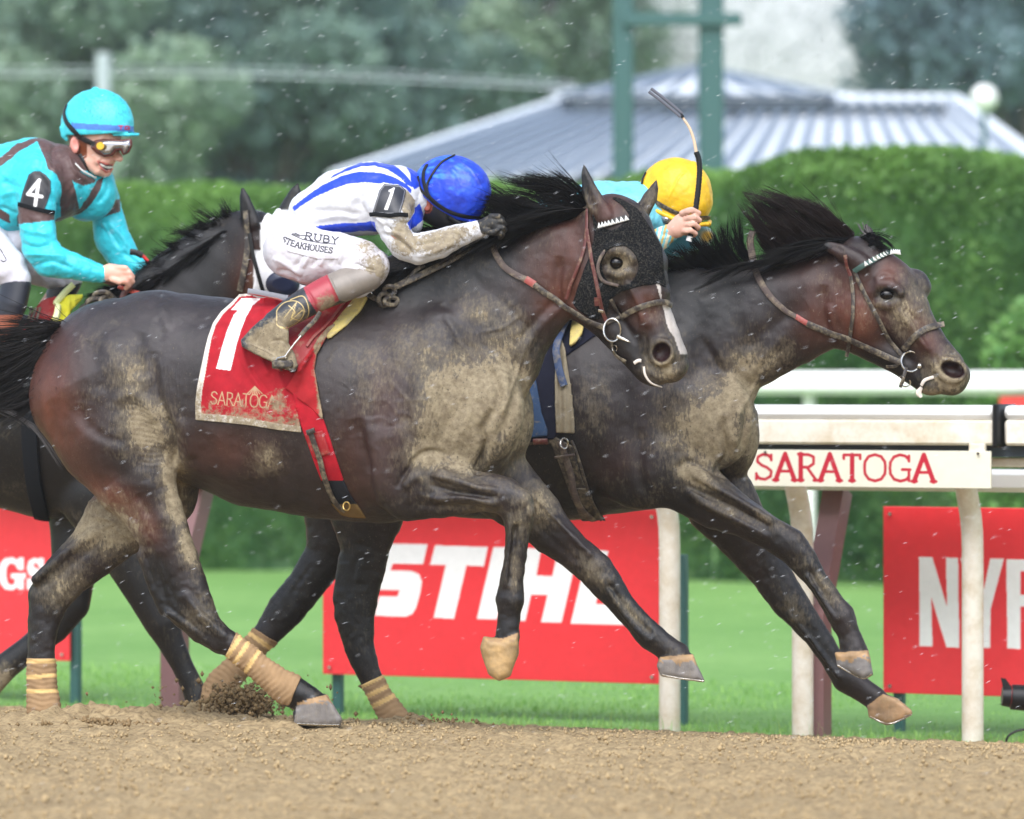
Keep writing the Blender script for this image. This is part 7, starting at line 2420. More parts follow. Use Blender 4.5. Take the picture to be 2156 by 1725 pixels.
# clods on the track
def clods(name, P, size, mat, label):
    n = len(P)
    base = np.array([(1, 0, 0), (-1, 0, 0), (0, 1, 0), (0, -1, 0), (0, 0, 1), (0, 0, -1)], float)
    fc = np.array([(0, 2, 4), (2, 1, 4), (1, 3, 4), (3, 0, 4), (2, 0, 5), (1, 2, 5), (3, 1, 5), (0, 3, 5)])
    J = 1+rng.uniform(-0.4, 0.4, (n, 6, 1))
    sc = size*(rng.uniform(0.3, 1.0, n)**1.5)[:, None, None]
    ax = rng.uniform(0.7, 1.3, (n, 1, 3))
    an = rng.uniform(0, math.pi, n)
    ca, sa = np.cos(an), np.sin(an)
    R = np.zeros((n, 3, 3))
    R[:, 0, 0], R[:, 0, 1], R[:, 1, 0], R[:, 1, 1], R[:, 2, 2] = ca, -sa, sa, ca, 1
    V = np.einsum('nij,nkj->nki', R, base[None]*J*ax)*sc+P[:, None, :]
    F = (fc[None]+(np.arange(n)*6)[:, None, None]).reshape(-1, 3)
    me = bpy.data.meshes.new(name)
    me.vertices.add(n*6)
    me.vertices.foreach_set('co', V.astype(np.float32).ravel())
    me.loops.add(len(F)*3)
    me.loops.foreach_set('vertex_index', F.astype(np.int32).ravel())
    me.polygons.add(len(F))
    me.polygons.foreach_set('loop_start', np.arange(0, len(F)*3, 3, dtype=np.int32))
    me.polygons.foreach_set('loop_total', np.full(len(F), 3, np.int32))
    me.update(calc_edges=True)
    me.materials.append(mat)
    o = bpy.data.objects.new(name, me)
    link(o)
    return tag(o, label, 'dirt', kind='stuff')


M['clod'] = plain('dark_damp_dirt', rgb(136, 114, 82), 0.95, var=0.4, vs=40, bs=0.8, bscale=200, bd=0.004, spec=0.2)
t = rng.uniform(-4.3, 3.9, 34000)
m = rng.uniform(-4.1, 2.75, 34000)
P = np.column_stack([t*CT+m*ST, -t*ST+m*CT, ground_z(m)+0.006+0.008*rng.uniform(-1, 1, 34000)])
M['crumb'] = plain('dry_dirt_crumbs', rgb(172, 150, 114), 0.95, var=0.5, vs=9, bs=0, spec=0.1)
clods('loose_dirt', P, 0.0085, M['crumb'], 'loose crumbs of sandy dirt lying over the track')
P = []
for k in range(2600):
    # spray of dirt behind the hooves: flat heap and flying clump
    a = rnd.random()
    if a < 0.45:
        px, py, Y = rnd.gauss(512, 34), rnd.gauss(1472, 17)+abs(rnd.gauss(0, 8)), 1.0+rnd.gauss(0, .10)
    elif a < 0.9:
        px, Y = rnd.gauss(205, 62), 0.22+rnd.gauss(0, .16)
        py = 1526-abs(rnd.gauss(0, 7))*max(0.3, 1-abs(px-205)/150)
    elif a < 0.96:
        px, py, Y = rnd.gauss(480, 110), rnd.gauss(1480, 26), rnd.gauss(.9, .3)
    else:
        px, py, Y = rnd.gauss(900, 60), rnd.gauss(1522, 7), rnd.gauss(.6, .2)
    P.append(wp(np.array(px), np.array(py), Y))
clods('kicked_dirt', np.array(P), 0.012, M['clod'], 'dark damp dirt thrown up behind the hooves')


# ------------------------------------------------------------------ near rail
def on_line(px, n, z):
    t = t_at(px, n)
    return np.array(track(t, n, z), float)


TD = np.array((CT, -ST, 0.0))       # along the track
ND = np.array((ST, CT, 0.0))        # away from the track
RN = 2.74
RZ = 1.115
pa, pb = t_at(1380, RN), t_at(2115, RN)
rail = empty('running_rail', tuple(track(t_at(1410, RN), RN, G0)), 'white running rail on curved posts with dirt splashed face, nearest rail', 'rail', None)


def beam(name, t0, t1, n, z0, z1, dep, mat, parent, bev=0.02):
    mb = MB()
    c = np.array(track((t0+t1)/2, n, (z0+z1)/2), float)
    mb.box(c, (abs(t1-t0), dep, z1-z0), TD, ND, (0, 0, 1), bev=bev)
    return mb.build(name, mat, parent)


beam('rail_cover', pa, pb, RN-0.02, RZ-0.055, RZ, 0.20, M['railwhite'], rail, 0.018)
beam('rail_face', pa+0.002, pb-0.003, RN-0.03, RZ-0.158, RZ-0.0565, 0.165, M['raildirty'], rail, 0.010)
beam('rail_cover', pb+0.035, pb+3.0, RN-0.02, RZ-0.055, RZ, 0.20, M['railwhite'], rail, 0.018)
beam('rail_face', pb+0.036, pb+3.0, RN-0.03, RZ-0.158, RZ-0.0565, 0.165, M['raildirty'], rail, 0.010)
beam('joint_clamp', pb-0.005, pb+0.022, RN-0.025, RZ-0.165, RZ+0.006, 0.23, M['black'], rail, 0.006)
beam('rail_underside', pa, pb+3.0, RN+0.02, RZ-0.205, RZ-0.160, 0.12, M['fascia'], rail, 0.004)
beam('rail_bracket', pa, pb+3.0, RN+0.05, RZ-0.246, RZ-0.208, 0.05, M['raildirty'], rail, 0.004)
for px in (1410, 1690, 2048, 2440):
    t = t_at(px, RN+0.14)
    b0 = np.array(track(t, RN+0.14, G0-0.05), float)
    pts = []
    for z, dn in ((0, 0), (0.35, 0), (0.82, 0), (0.90, -.008), (0.96, -.028), (1.01, -.055), (1.06, -.09), (1.12, -.12)):
        pts.append(b0+np.array((0, 0, z))+ND*dn*0.8)
    mb = MB()
    mb.tube(pts, 0.044, 20)
    o = mb.build('post', M['raildirty'], rail)
# sign hanging on the rail
sg = empty('rail_sign', tuple(on_line(1835, RN-0.13, 0.72)), 'cream board with red serif word SARATOGA under the near rail', 'sign')
st_, tw = text_strokes('SARATOGA', 0.10, 0.09)
gx0, gx1 = t_at(1540, RN-0.135), t_at(2086, RN-0.135)
z0, z1 = 0.788, 0.935
nx, nz = 620, 110
us = np.linspace(gx0, gx1, nx)
vs_ = np.linspace(z0, z1, nz)
UU, VV = np.meshgrid(us, vs_, indexing='ij')
P3 = np.stack([UU*CT+(RN-.135)*ST, -UU*ST+(RN-.135)*CT, VV], -1).reshape(-1, 3)
lx0, lx1 = t_at(1590, RN-.135), t_at(1968, RN-.135)
lh = 0.118*0.9
f = ink(UU.ravel()*1000, -VV.ravel()*1000, st_, 6.2, (lx0*1000, -(0.918)*1000, (lx1-lx0)/tw*1000, 0, 0, 105))
f2 = ink(UU.ravel()*1000, -VV.ravel()*1000, [s for s in st_ if len(s) == 2 and abs(s[0][0]-s[1][0]) < .45 and abs(s[0][1]-s[1][1]) > .5], 10.0, (lx0*1000, -(0.918)*1000, (lx1-lx0)/tw*1000, 0, 0, 105))
f = np.maximum(f, f2)[:, None]
c = np.array(rgb(232, 228, 208))*(1-f)+np.array(rgb(190, 36, 56))*f
idx = np.arange(nx*nz).reshape(nx, nz)
F = np.stack([idx[:-1, :-1].ravel(), idx[1:, :-1].ravel(), idx[1:, 1:].ravel(), idx[:-1, 1:].ravel()], -1)
mud = np.clip(0.07+0.12*(1-(VV.ravel()-z0)/(z1-z0)), 0, 1)
o = mesh_obj('board', P3, F.astype(np.int32), M['painted'], sg, smooth=False, cols=c, attrs={'mud': mud})
md = o.modifiers.new('thickness', 'SOLIDIFY')
md.thickness = 0.012
md.offset = -1
for px in (1612, 2060):
    mb = MB()
    c0 = on_line(px, RN-.14, 0.925)
    mb.tube([c0, c0-ND*0.006], 0.006, 10)
    mb.build('screw', M['metal'], sg)
beam('hanger', t_at(2040, RN-.12), t_at(2075, RN-.12), RN-.115, 0.90, 0.965, 0.02, M['raildirty'], sg, 0.003)

# second rail just behind, on maroon posts that lean back at the top
RB = 3.08
rail2 = empty('guard_rail', tuple(track(t_at(1720, RB), RB, G0)), 'blurred white guard rail on bent maroon posts behind the running rail', 'rail')
beam('rail_board', t_at(-260, RB), t_at(2500, RB), RB+0.02, 0.762, 0.853, 0.14, M['railwhite'], rail2, 0.02)
for px in (368, 1720):
    t = t_at(px, RB-0.12)
    b0 = np.array(track(t, RB-0.12, G0-0.05), float)
    mb = MB()
    pts = [b0, b0+np.array((0, 0, .55)), b0+np.array((0, 0, .60))+ND*.015, b0+np.array((0, 0, 1.055))+ND*.24]
    mb.tube(pts, [0.066, 0.066, 0.066, 0.066], 4, up=TD+ND)
    mb.build('post', M['maroon'], rail2, smooth=False)
# far rail before the hedge
RA = 15.2
rail3 = empty('turf_rail', tuple(track(t_at(1700, RA), RA, G0)), 'far out of focus white rail in front of the tall hedge', 'rail')
beam('rail_tube', t_at(-300, RA), t_at(2600, RA), RA, 1.115, 1.275, 0.14, M['railwhite'], rail3, 0.04)
for i, px in enumerate((1704,)):
    t = t_at(px, RA+.12)
    b0 = np.array(track(t, RA+.12, G0-.05), float)
    mb = MB()
    mb.tube([b0, b0+np.array((0, 0, 1.55))] if i % 2 == 0 else [b0, b0+np.array((0, 0, 1.3))], 0.045, 12)
    mb.build('post', M['railwhite'], rail3)
    mb = MB()
    mb.tube([b0+TD*0.60+np.array((0, 0, .95)), b0+TD*.5+np.array((0, 0, 1.2))], 0.045, 10)
    mb.build('brace', M['railwhite'], rail3)


# ------------------------------------------------------------------ advertising boards
def board(label, px0, px1, n, zb, zt, painter, posts, res=3.4, sk=0.0):
    r = empty('advertising_board', tuple(track(t_at((px0+px1)/2, n), n, G0)), label, 'board', 'red advertising boards on the turf')
    a, b = t_at(px0, n), t_at(px1, n)
    nx, nz = int((b-a)*U/res*1.6)+2, int((zt-zb)*U/res*1.6)+2
    UU, VV = np.meshgrid(np.linspace(a, b, nx), np.linspace(zb, zt, nz), indexing='ij')
    P3 = np.stack([UU*CT+n*ST, -UU*ST+n*CT, VV], -1).reshape(-1, 3)
    d = P3[:, 1]+CAM_D
    px, py = P3[:, 0]*FPX/d+W0/2, HOR-(P3[:, 2]-CAM_H)*FPX/d
    m = painter(px, py)[:, None]
    c = np.array(rgb(238, 54, 62))*(1-m)+np.array((0.95, 0.95, 0.96))*m
    idx = np.arange(nx*nz).reshape(nx, nz)
    F = np.stack([idx[:-1, :-1].ravel(), idx[1:, :-1].ravel(), idx[1:, 1:].ravel(), idx[:-1, 1:].ravel()], -1)
    o = mesh_obj('panel', P3, F.astype(np.int32), M['vinyl'], r, smooth=False, cols=c, attrs={'mud': np.zeros(len(P3))})
    md = o.modifiers.new('thickness', 'SOLIDIFY')
    md.thickness = 0.02
    md.offset = -1
    for q in posts:
        mb = MB()
        c0 = np.array(track(t_at(q, n+.06), n+.06, (zt-.2+G0)/2-.04), float)
        mb.box(c0, (0.042, 0.042, zt-.2-G0+.1), TD, ND, bev=0.004)
        mb.build('post', M['greenpaint'], r)
    for q in (px0+14, px1-14):
        for z in (zb+.03, zt-.03):
            mb = MB()
            c0 = np.array(track(t_at(q, n-.006), n-.006, z), float)
            mb.tube([c0, c0-ND*.006], 0.008, 10)
            mb.build('grommet', M['metal'], r)
    return r


M['vinyl'] = attr_mat('vinyl_banner', rough=0.4, bs=0.25, bscale=2.5, bd=0.03, var=0.03)


def aa(x, y, polys, holes=()):
    m = np.zeros(len(x))
    for dx, dy in ((-.6, -.6), (.6, -.6), (-.6, .6), (.6, .6)):
        k = np.zeros(len(x), bool)
        for P in polys:
            k |= inpoly(x+dx, y+dy, P)
        for P in holes:
            k &= ~inpoly(x+dx, y+dy, P)
        m += k*.25
    return m


Z5 = zmap(900, 1150, 2.3)


def p_stihl(x, y):
    S_ = Z5((-20, 480), (388, 486), (362, 600), (190, 596), (182, 612), (175, 636), (300, 640), (340, 658), (356, 700), (345, 770), (322, 850), (300, 886), (262, 902), (84, 896), (110, 785), (215, 786), (228, 748), (110, 746), (20, 740), (-20, 700), (-60, 600))
    T1 = Z5((432, 492), (735, 500), (712, 612), (612, 608), (540, 914), (424, 908), (494, 604), (404, 602))
    I_ = Z5((768, 500), (884, 504), (788, 918), (672, 914))
    H_ = Z5((926, 506), (1042, 510), (1014, 664), (1106, 668), (1140, 512), (1256, 516), (1158, 936), (1042, 932), (1078, 778), (984, 774), (950, 926), (836, 920))
    L_ = Z5((1310, 520), (1428, 524), (1356, 828), (1560, 832), (1530, 950), (1212, 940))
    return aa(x, y, [S_, T1, I_, H_, L_])


ZR = zmap(1700, 950, 1.816)


def p_nyr(x, y):
    Nn = ZR((1085, 804), (1145, 805), (1212, 1030), (1208, 806), (1262, 808), (1268, 1216), (1210, 1214), (1140, 985), (1146, 1211), (1088, 1208))
    Y_ = ZR((1272, 808), (1336, 810), (1380, 950), (1408, 812), (1470, 813), (1410, 1040), (1408, 1218), (1350, 1217), (1346, 1040))
    R_ = ZR((1482, 814), (1620, 817), (1680, 850), (1690, 960), (1650, 1010), (1700, 1226), (1640, 1225), (1600, 1030), (1545, 1028), (1545, 1222), (1486, 1220))
    Rh = ZR((1545, 868), (1610, 870), (1632, 900), (1628, 960), (1600, 978), (1545, 976))
    return aa(x, y, [Nn, Y_, R_], [Rh])


Z4 = zmap(0, 1200, 2.3956)


def p_gs(x, y):
    G_ = Z4((140, 465), (140, 540), (110, 540), (90, 505), (60, 498), (40, 520), (36, 570), (45, 620), (70, 632), (88, 620), (88, 592), (66, 590), (66, 560), (152, 560), (152, 590), (140, 592), (140, 655), (112, 655), (104, 640), (76, 660), (30, 655), (2, 620), (-10, 560), (2, 500), (30, 470), (76, 464), (104, 480), (116, 465))
    S_ = Z4((262, 470), (264, 530), (240, 532), (222, 500), (200, 500), (202, 520), (250, 545), (270, 580), (262, 630), (222, 660), (196, 650), (180, 658), (162, 655), (162, 590), (186, 590), (205, 622), (224, 620), (222, 600), (176, 570), (160, 530), (172, 485), (206, 466), (228, 474), (240, 466))
    N_l = Z4((-260, 470), (-190, 470), (-100, 580), (-100, 500), (-120, 470), (-30, 470), (-45, 500), (-45, 655), (-90, 655), (-190, 540), (-190, 630), (-170, 655), (-260, 655), (-240, 630), (-240, 500))
    return aa(x, y, [G_, S_, N_l])


board('red banner with white bold italic letters STIHL behind the galloping legs', 680, 1387, 3.30, -0.075, 0.665, p_stihl, (712, 1437))
board('red banner with tall white letters NYR cut off by the right edge', 1860, 2420, 3.34, -0.085, 0.690, p_nyr, (1894, 2380))
board('red banner ending in white letters GS at the far left', -420, 145, 3.30, -0.052, 0.655, p_gs, (-380, 160))
# a small far board on the turf rail
r = empty('advertising_board', tuple(track(t_at(2180, RA-.2), RA-.2, 0.9)), 'small blurred plain red board under the far rail at the right edge', 'board', 'red advertising boards on the turf')
beam('panel', t_at(2106, RA-.2), t_at(2400, RA-.2), RA-.2, 0.80, 1.10, 0.03, M['redboard'] if 'redboard' in M else plain('red_board', rgb(226, 60, 56), 0.5), r, 0.004)


# ------------------------------------------------------------------ hedges
def hedge(label, t0, t1, n0, dep, z0, ztop, nleaf, size, mat, seed, bumpf=None):
    r = empty('hedge', tuple(track((t0+t1)/2, n0, z0)), label, 'hedge', 'hedges beyond the turf')
    nx, ny = max(int((t1-t0)/0.14), 8), 26
    us = np.linspace(t0, t1, nx)
    prof = np.linspace(0, 1, ny)
    V, tn = [], []
    for u in us:
        top = ztop(u)
        for s in prof:
            # front face, rounded shoulder, top, back
            if s < .55:
                a, z = 0.0, z0+(top-.35-z0)*s/.55
            elif s < .75:
                k = (s-.55)/.2*math.pi/2
                a, z = 0.45*(1-math.cos(k)), top-.35+.35*math.sin(k)
            else:
                a, z = 0.45+(dep-.45)*(s-.75)/.25, top
            V.append((u, n0+a, z))
    V = np.array(V)
    d = fbm(V/0.55, 3, seed)*0.10+fbm(V/0.14, 2, seed+4)*0.04
    V[:, 1] -= d
    V[:, 2] += d*.4*(V[:, 2] > z0+1)
    W = np.stack([V[:, 0]*CT+V[:, 1]*ST, -V[:, 0]*ST+V[:, 1]*CT, V[:, 2]], -1)
    idx = np.arange(nx*ny).reshape(nx, ny)
    F = np.stack([idx[:-1, :-1].ravel(), idx[1:, :-1].ravel(), idx[1:, 1:].ravel(), idx[:-1, 1:].ravel()], -1)
    hz = (V[:, 2]-z0)/(V[:, 2].max()-z0)
    tone = np.clip(0.12+0.25*fbm(V/0.7, 3, seed+7)+np.clip((hz-.80)*4.5, 0, 1)*.65, 0, 1)  # top painted lighter for sky light as well as yellowish growth
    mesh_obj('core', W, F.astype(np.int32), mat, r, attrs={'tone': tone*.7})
    k = rng.integers(0, len(W)-ny-1, nleaf)
    w = rng.uniform(0, 1, (nleaf, 2))
    P = W[k]*(1-w[:, :1])+W[np.minimum(k+ny, len(W)-1)]*w[:, :1]
    P = P+(W[np.minimum(k+1, len(W)-1)]-W[k])*w[:, 1:]*((k % ny) < ny-1)[:, None]
    P -= ND*rng.uniform(-0.04, 0.10, nleaf)[:, None]
    P[:, 2] += rng.uniform(0, .08, nleaf)*((k % ny) > 12)
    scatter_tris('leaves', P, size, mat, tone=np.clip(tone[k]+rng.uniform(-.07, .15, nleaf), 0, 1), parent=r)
    return r


hedge('long tall clipped hedge with sky-lit yellowish growth painted brighter along its top', t_at(-500, 16.5), t_at(1500, 16.5), 16.5, 1.6, G0-.05, lambda u: 2.67+.04*math.sin(u*.9), 38000, 0.042, M['hedge'], 301)
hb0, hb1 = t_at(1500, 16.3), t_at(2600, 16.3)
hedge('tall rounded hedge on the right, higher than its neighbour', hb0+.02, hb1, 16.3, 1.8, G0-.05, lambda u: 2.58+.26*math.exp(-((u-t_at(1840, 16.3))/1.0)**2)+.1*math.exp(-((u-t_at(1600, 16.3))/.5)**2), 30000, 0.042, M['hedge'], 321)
# lighter shrub against the hedge at the right
M['shrub'] = leaf_mat('light_shrub_leaves', rgb(92, 138, 76), rgb(136, 178, 100))
sr = empty('shrub', tuple(track(t_at(2150, 15.9), 15.9, G0)), 'light green rounded shrub against the hedge at the right edge', 'shrub')
P = rng.normal(0, 1, (5200, 3))
P /= np.linalg.norm(P, axis=1)[:, None]
P = P*(np.array((0.55, 0.4, 0.95))*rng.uniform(.86, 1.05, (5200, 1)))
P[:, 2] = np.abs(P[:, 2]+.1)
P = P*np.array((1, 1, 2.0/1.05))+np.array(track(t_at(2170, 15.9), 15.9, G0-.05))
scatter_tris('leaves', P, 0.07, M['shrub'], parent=sr)
mb = MB()
mb.tube([np.array(track(t_at(2170, 15.9), 15.9, G0-.05)), np.array(track(t_at(2170, 15.9), 15.9, G0+1.2))], [0.05, 0.02], 8)
mb.build('stem', M['bark'], sr)

# ------------------------------------------------------------------ pavilion with hip roof
pv = empty('pavilion', tuple(wp(np.array(1500.), np.array(700.), 44.0)*np.array((1, 1, 0))), 'pavilion with pale blue standing seam hip roof and low cupola', 'pavilion')
RL, RR = wp(np.array(1195.), np.array(212.), 46.), wp(np.array(2015.), np.array(212.), 46.)
EL, ER = wp(np.array(700.), np.array(374.), 41.), wp(np.array(2235.), np.array(374.), 41.)
NP = 27
for i in range(NP):
    a, b = i/NP, (i+1)/NP
    q = [RL*(1-a)+RR*a, RL*(1-b)+RR*b, EL*(1-b)+ER*b, EL*(1-a)+ER*a]
    up = np.array((0, -.02, .03))
    # shallow pan: the middle lies lower than the seams
    m0, m1 = (q[0]+q[1])/2-up, (q[3]+q[2])/2-up
    mesh_obj('roof_panel', [q[0], m0, q[1], q[2], m1, q[3]], [(0, 5, 4, 1), (1, 4, 3, 2)], M['roof'], pv, smooth=False)
    mb = MB()
    w0, w1 = (q[1]-q[0])*.38, (q[2]-q[3])*.38
    hh = np.array((0, -.06, .05))
    mb.add([q[0], q[0]+hh, q[0]+w0+hh, q[0]+w0, q[3], q[3]+hh, q[3]+w1+hh, q[3]+w1], [(0, 4, 5, 1), (1, 5, 6, 2), (2, 6, 7, 3)])
    mb.build('roof_seam', M['seam'], pv, smooth=False)
mb = MB()
mb.tube([RL, RR], 0.085, 8)
mb.build('ridge_cap', M['roof'], pv)
for A_, B_ in ((RL, EL), (RR, ER)):
    mb = MB()
    mb.tube([A_, B_], 0.09, 8)
    mb.build('hip_cap', M['roof'], pv)
c = [wp(np.array(float(x)), np.array(float(y)), Y) for x, y, Y in ((1205, 238, 45.2), (1735, 238, 45.2), (1735, 200, 45.2), (1205, 200, 45.2))]
mb = MB()
mb.box(((c[0]+c[2])/2), (c[1][0]-c[0][0], 0.5, c[3][2]-c[0][2]))
mb.build('clerestory', M['fascia'], pv)
for x0, x1 in ((1400, 1560), (1740, 1990)):
    mb = MB()
    a, b = wp(np.array(float(x0)), np.array(226.), 45.), wp(np.array(float(x1)), np.array(226.), 45.)
    mb.box((a+b)/2, (b[0]-a[0], .3, .09))
    mb.build('gutter', M['fascia'], pv)
ap = wp(np.array(1470.), np.array(146.), 47.)
e = [wp(np.array(float(x)), np.array(y), Y) for x, y, Y in ((1185, 205., 44.9), (1755, 205., 44.9), (1790, 198., 49.), (1150, 198., 49.))]
mesh_obj('cupola_roof', [ap, *e, ap-np.array((0, 0, .9))], [(0, 1, 2), (0, 2, 3), (0, 3, 4), (0, 4, 1), (5, 2, 1), (5, 3, 2), (5, 4, 3), (5, 1, 4)], M['roof'], pv, smooth=False)
for k in range(9):
    x = 1185+(1755-1185)*k/8
    mb = MB()
    b = wp(np.array(x), np.array(205.), 44.9)
    mb.tube([ap+np.array((0, -.02, .03)), b+np.array((0, -.02, .03))], 0.035, 4)
    mb.build('roof_seam', M['seam'], pv, smooth=False)
mb = MB()
c = (EL+ER)/2
mb.box((c[0], c[1]+4.2, (c[2]+G0)/2-.1), (ER[0]-EL[0]-2.0, 7.0, c[2]-G0-.2))
mb.build('wall', M['fascia'], pv)

# tall green posts with a crossbar
gp = empty('post_frame', tuple(wp(np.array(1400.), np.array(700.), 26.)*np.array((1, 1, 0))+np.array((0, 0, G0))), 'tall dark green twin post frame with crossbar beside the hedge', 'frame')
for x, w in ((1312, 0.19), (1497, 0.23)):
    b = wp(np.array(float(x)), np.array(400.), 26.)
    mb = MB()
    mb.box((b[0], b[1], (7.0+G0)/2), (w, .2, 7.0-G0), bev=0.02)
    mb.build('post', M['greenpaint'], gp)
a, b = wp(np.array(1312.), np.array(42.), 25.86), wp(np.array(1562.), np.array(40.), 25.86)
mb = MB()
mb.box((a+b)/2, (b[0]-a[0], .06, .12), bev=.01)
mb.build('crossbar', M['greenpaint'], gp)
# globe lamp
lp = empty('lamp_post', tuple(wp(np.array(2072.), np.array(700.), 34.)*np.array((1, 1, 0))+np.array((0, 0, G0))), 'lamp post with white globe right of the pavilion roof', 'lamp')
c = wp(np.array(2072.), np.array(207.), 34.)
mb = MB()
add_ball(mb, c, (.15, .15, .15))
mb.build('globe', M['globe'], lp)
mb = MB()
mb.tube([(c[0], c[1], G0), (c[0], c[1], c[2]-.14)], [.05, .03], 10)
mb.build('pole', M['greenpaint'], lp)

# fountain beyond the pavilion: droplets
n = 110000
u = rng.uniform(0, 1, n)
xx = np.where(rng.uniform(0, 1, n) < .3, rng.normal(1866, 9, n), 1875-370*rng.uniform(0, 1, n)**1.5)
k = rng.uniform(0, 1, n) < .2
xx = np.where(k, rng.uniform(1150, 1560, n), xx)
yy = rng.uniform(-260, 330, n)
P = np.array([wp(np.array(a), np.array(b), 70.0+c) for a, b, c in zip(xx, yy, rng.uniform(-1.5, 1.5, n))])
o = scatter_tris('fountain_spray', P, 0.05, M['spray'], elong=1.0, normal_up=1)
tag(o, 'white fountain spray rising behind the pavilion roof', 'spray', kind='stuff')


# ------------------------------------------------------------------ trees
def tree(name, label, px, Y, hgt, cw, mat, nleaf, seed, size=0.16, z0=0.0):
    base = wp(np.array(float(px)), np.array(800.), Y)
    base[2] = z0-0.3
    r = empty(name, tuple(base), label, 'tree', 'trees in the misty background')
    rr = np.random.default_rng(seed)
    mb = MB()
    th = hgt*.55
    lean = rr.normal(0, .25, 2)
    tp = [base+np.array((lean[0]*s*s, lean[1]*s*s, th*s)) for s in np.linspace(0, 1, 6)]
    mb.tube(tp, list(np.linspace(.28, .14, 6)*hgt/11), 9)
    L = []
    for k in range(7):
        s = rr.uniform(.4, 1)
        b = base+np.array((lean[0]*s*s, lean[1]*s*s, th*s))
        a = rr.uniform(0, 2*math.pi)
        ln = cw*rr.uniform(.5, .85)
        e_ = b+np.array((math.cos(a)*ln, math.sin(a)*ln*.8, rr.uniform(.15, .45)*hgt))
        mb.tube([b, (b+e_)/2+np.array((0, 0, .3)), e_], [.11, .07, .03], 6)
        L.append((e_, cw*rr.uniform(.35, .6)))
    mb.build('trunk', M['bark'], r)
    for k in range(5):
        L.append((base+np.array((rr.normal(0, cw*.4), rr.normal(0, cw*.3), hgt*rr.uniform(.35, .9))), cw*rr.uniform(.35, .6)))
    P, tn = [], []
    per = nleaf//len(L)
    for c_, rad in L:
        d = rr.normal(0, 1, (per, 3))
        d /= np.linalg.norm(d, axis=1)[:, None]
        q_ = rr.uniform(.35, 1, per)**.6
        P.append(c_+d*q_[:, None]*rad*np.array((1, 1, .8)))
        cl = rr.uniform(-.3, .3)
        tn.append(np.clip(.4+cl+.25*fbm(P[-1]/.8, 2, seed % 20)+rr.uniform(-.15, .15, per), 0, 1))
    scatter_tris('crown', np.vstack(P), size, mat, tone=np.concatenate(tn), parent=r)
    return r


spec = [(-60, 62, 10.5, 3.0, 'leafmid_hazed', 'green tree with loose crown at the far left edge'), (130, 56, 8.6, 2.6, 'leaflight_hazed', 'pale green tree behind the turquoise helmet'),
        (330, 66, 11.5, 3.2, 'leafmid_hazed', 'tall mid green tree left of the centre background'), (520, 58, 9.0, 2.6, 'leafmid_hazed', 'rounded green tree above the almost black horse'),
        (700, 72, 12.0, 3.3, 'leafdark_hazed', 'dark green tree above the striped jockey'), (860, 60, 9.6, 2.8, 'leafmid_hazed', 'green tree left of the pavilion roof'),
        (1030, 68, 12.0, 3.0, 'leaflight_hazed', 'pale yellowish green tree left of the twin posts'), (1180, 78, 12.0, 2.8, 'leafdark_hazed', 'dark bluish tree close beside the twin posts'),
        (1400, 82, 12.5, 3.0, 'leaflight_hazed', 'pale tree seen between the twin posts'), (1640, 84, 12.0, 3.0, 'leafmid_hazed', 'green tree behind the fountain spray'),
        (1960, 76, 13.5, 3.2, 'leafmid_hazed', 'green tree right of the fountain spray'), (2130, 64, 11.0, 3.0, 'leafdark_hazed', 'dark tree behind the globe lamp'), (2300, 70, 12.0, 3.2, 'leafmid_hazed', 'green tree at the far right edge'),
        (-420, 66, 12.0, 3.3, 'leafmid_hazed', 'green tree well beyond the left edge'), (-800, 74, 12.5, 3.4, 'leafdark_hazed', 'dark tree furthest to the left'), (2620, 66, 12.0, 3.3, 'leafmid_hazed', 'green tree well beyond the right edge'), (3000, 74, 12.5, 3.4, 'leafdark_hazed', 'dark tree furthest to the right'),
        (430, 80, 13.5, 3.4, 'leafdark_hazed', 'dark tall tree deep behind the left group'), (80, 82, 13.5, 3.4, 'leafdark_hazed', 'dark tall tree deep in the left corner'), (1830, 90, 13.0, 3.2, 'leafdark_hazed', 'dark tree deep behind the fountain')]
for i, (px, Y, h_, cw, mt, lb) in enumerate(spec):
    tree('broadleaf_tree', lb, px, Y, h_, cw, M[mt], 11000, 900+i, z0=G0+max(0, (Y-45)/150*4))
# the wood behind them
nw = 80000
X_ = rng.uniform(-42, 44, nw)
Z_ = rng.uniform(-1, 19, nw)
Yw = 98+fbm(np.stack([X_/2.5, Z_/2.5, 0*X_], -1), 3, 401)*2.0+rng.uniform(0, .8, nw)
tn = np.clip(.35+.45*fbm(np.stack([X_/3.0, Z_/2.2, 0*X_+5], -1), 3, 411)+rng.uniform(-.1, .1, nw), 0, 1)
o = scatter_tris('far_wood', np.stack([X_, Yw, Z_], -1), 0.55, M['leafdark_hazed'], tone=tn)
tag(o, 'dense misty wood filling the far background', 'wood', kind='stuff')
gx, gz = np.meshgrid(np.linspace(-60, 60, 100), np.linspace(-2, 22, 30), indexing='ij')
V = np.stack([gx.ravel(), 100.5+fbm(np.stack([gx.ravel()/3, gz.ravel()/3, 0*gx.ravel()], -1), 3, 421)*1.5, gz.ravel()+fbm(np.stack([gx.ravel()/4, 0*gx.ravel(), 0*gx.ravel()], -1), 2, 431)*1.0*(gz.ravel() > 18)], -1)
idx = np.arange(gx.size).reshape(gx.shape)
F = np.stack([idx[:-1, :-1].ravel(), idx[1:, :-1].ravel(), idx[1:, 1:].ravel(), idx[:-1, 1:].ravel()], -1)
tag(mesh_obj('wooded_hill', V, F.astype(np.int32), M['leafdark_hazed'], attrs={'tone': np.clip(.3+.3*fbm(V/2.5, 3, 441), 0, 1)}), kind='structure')
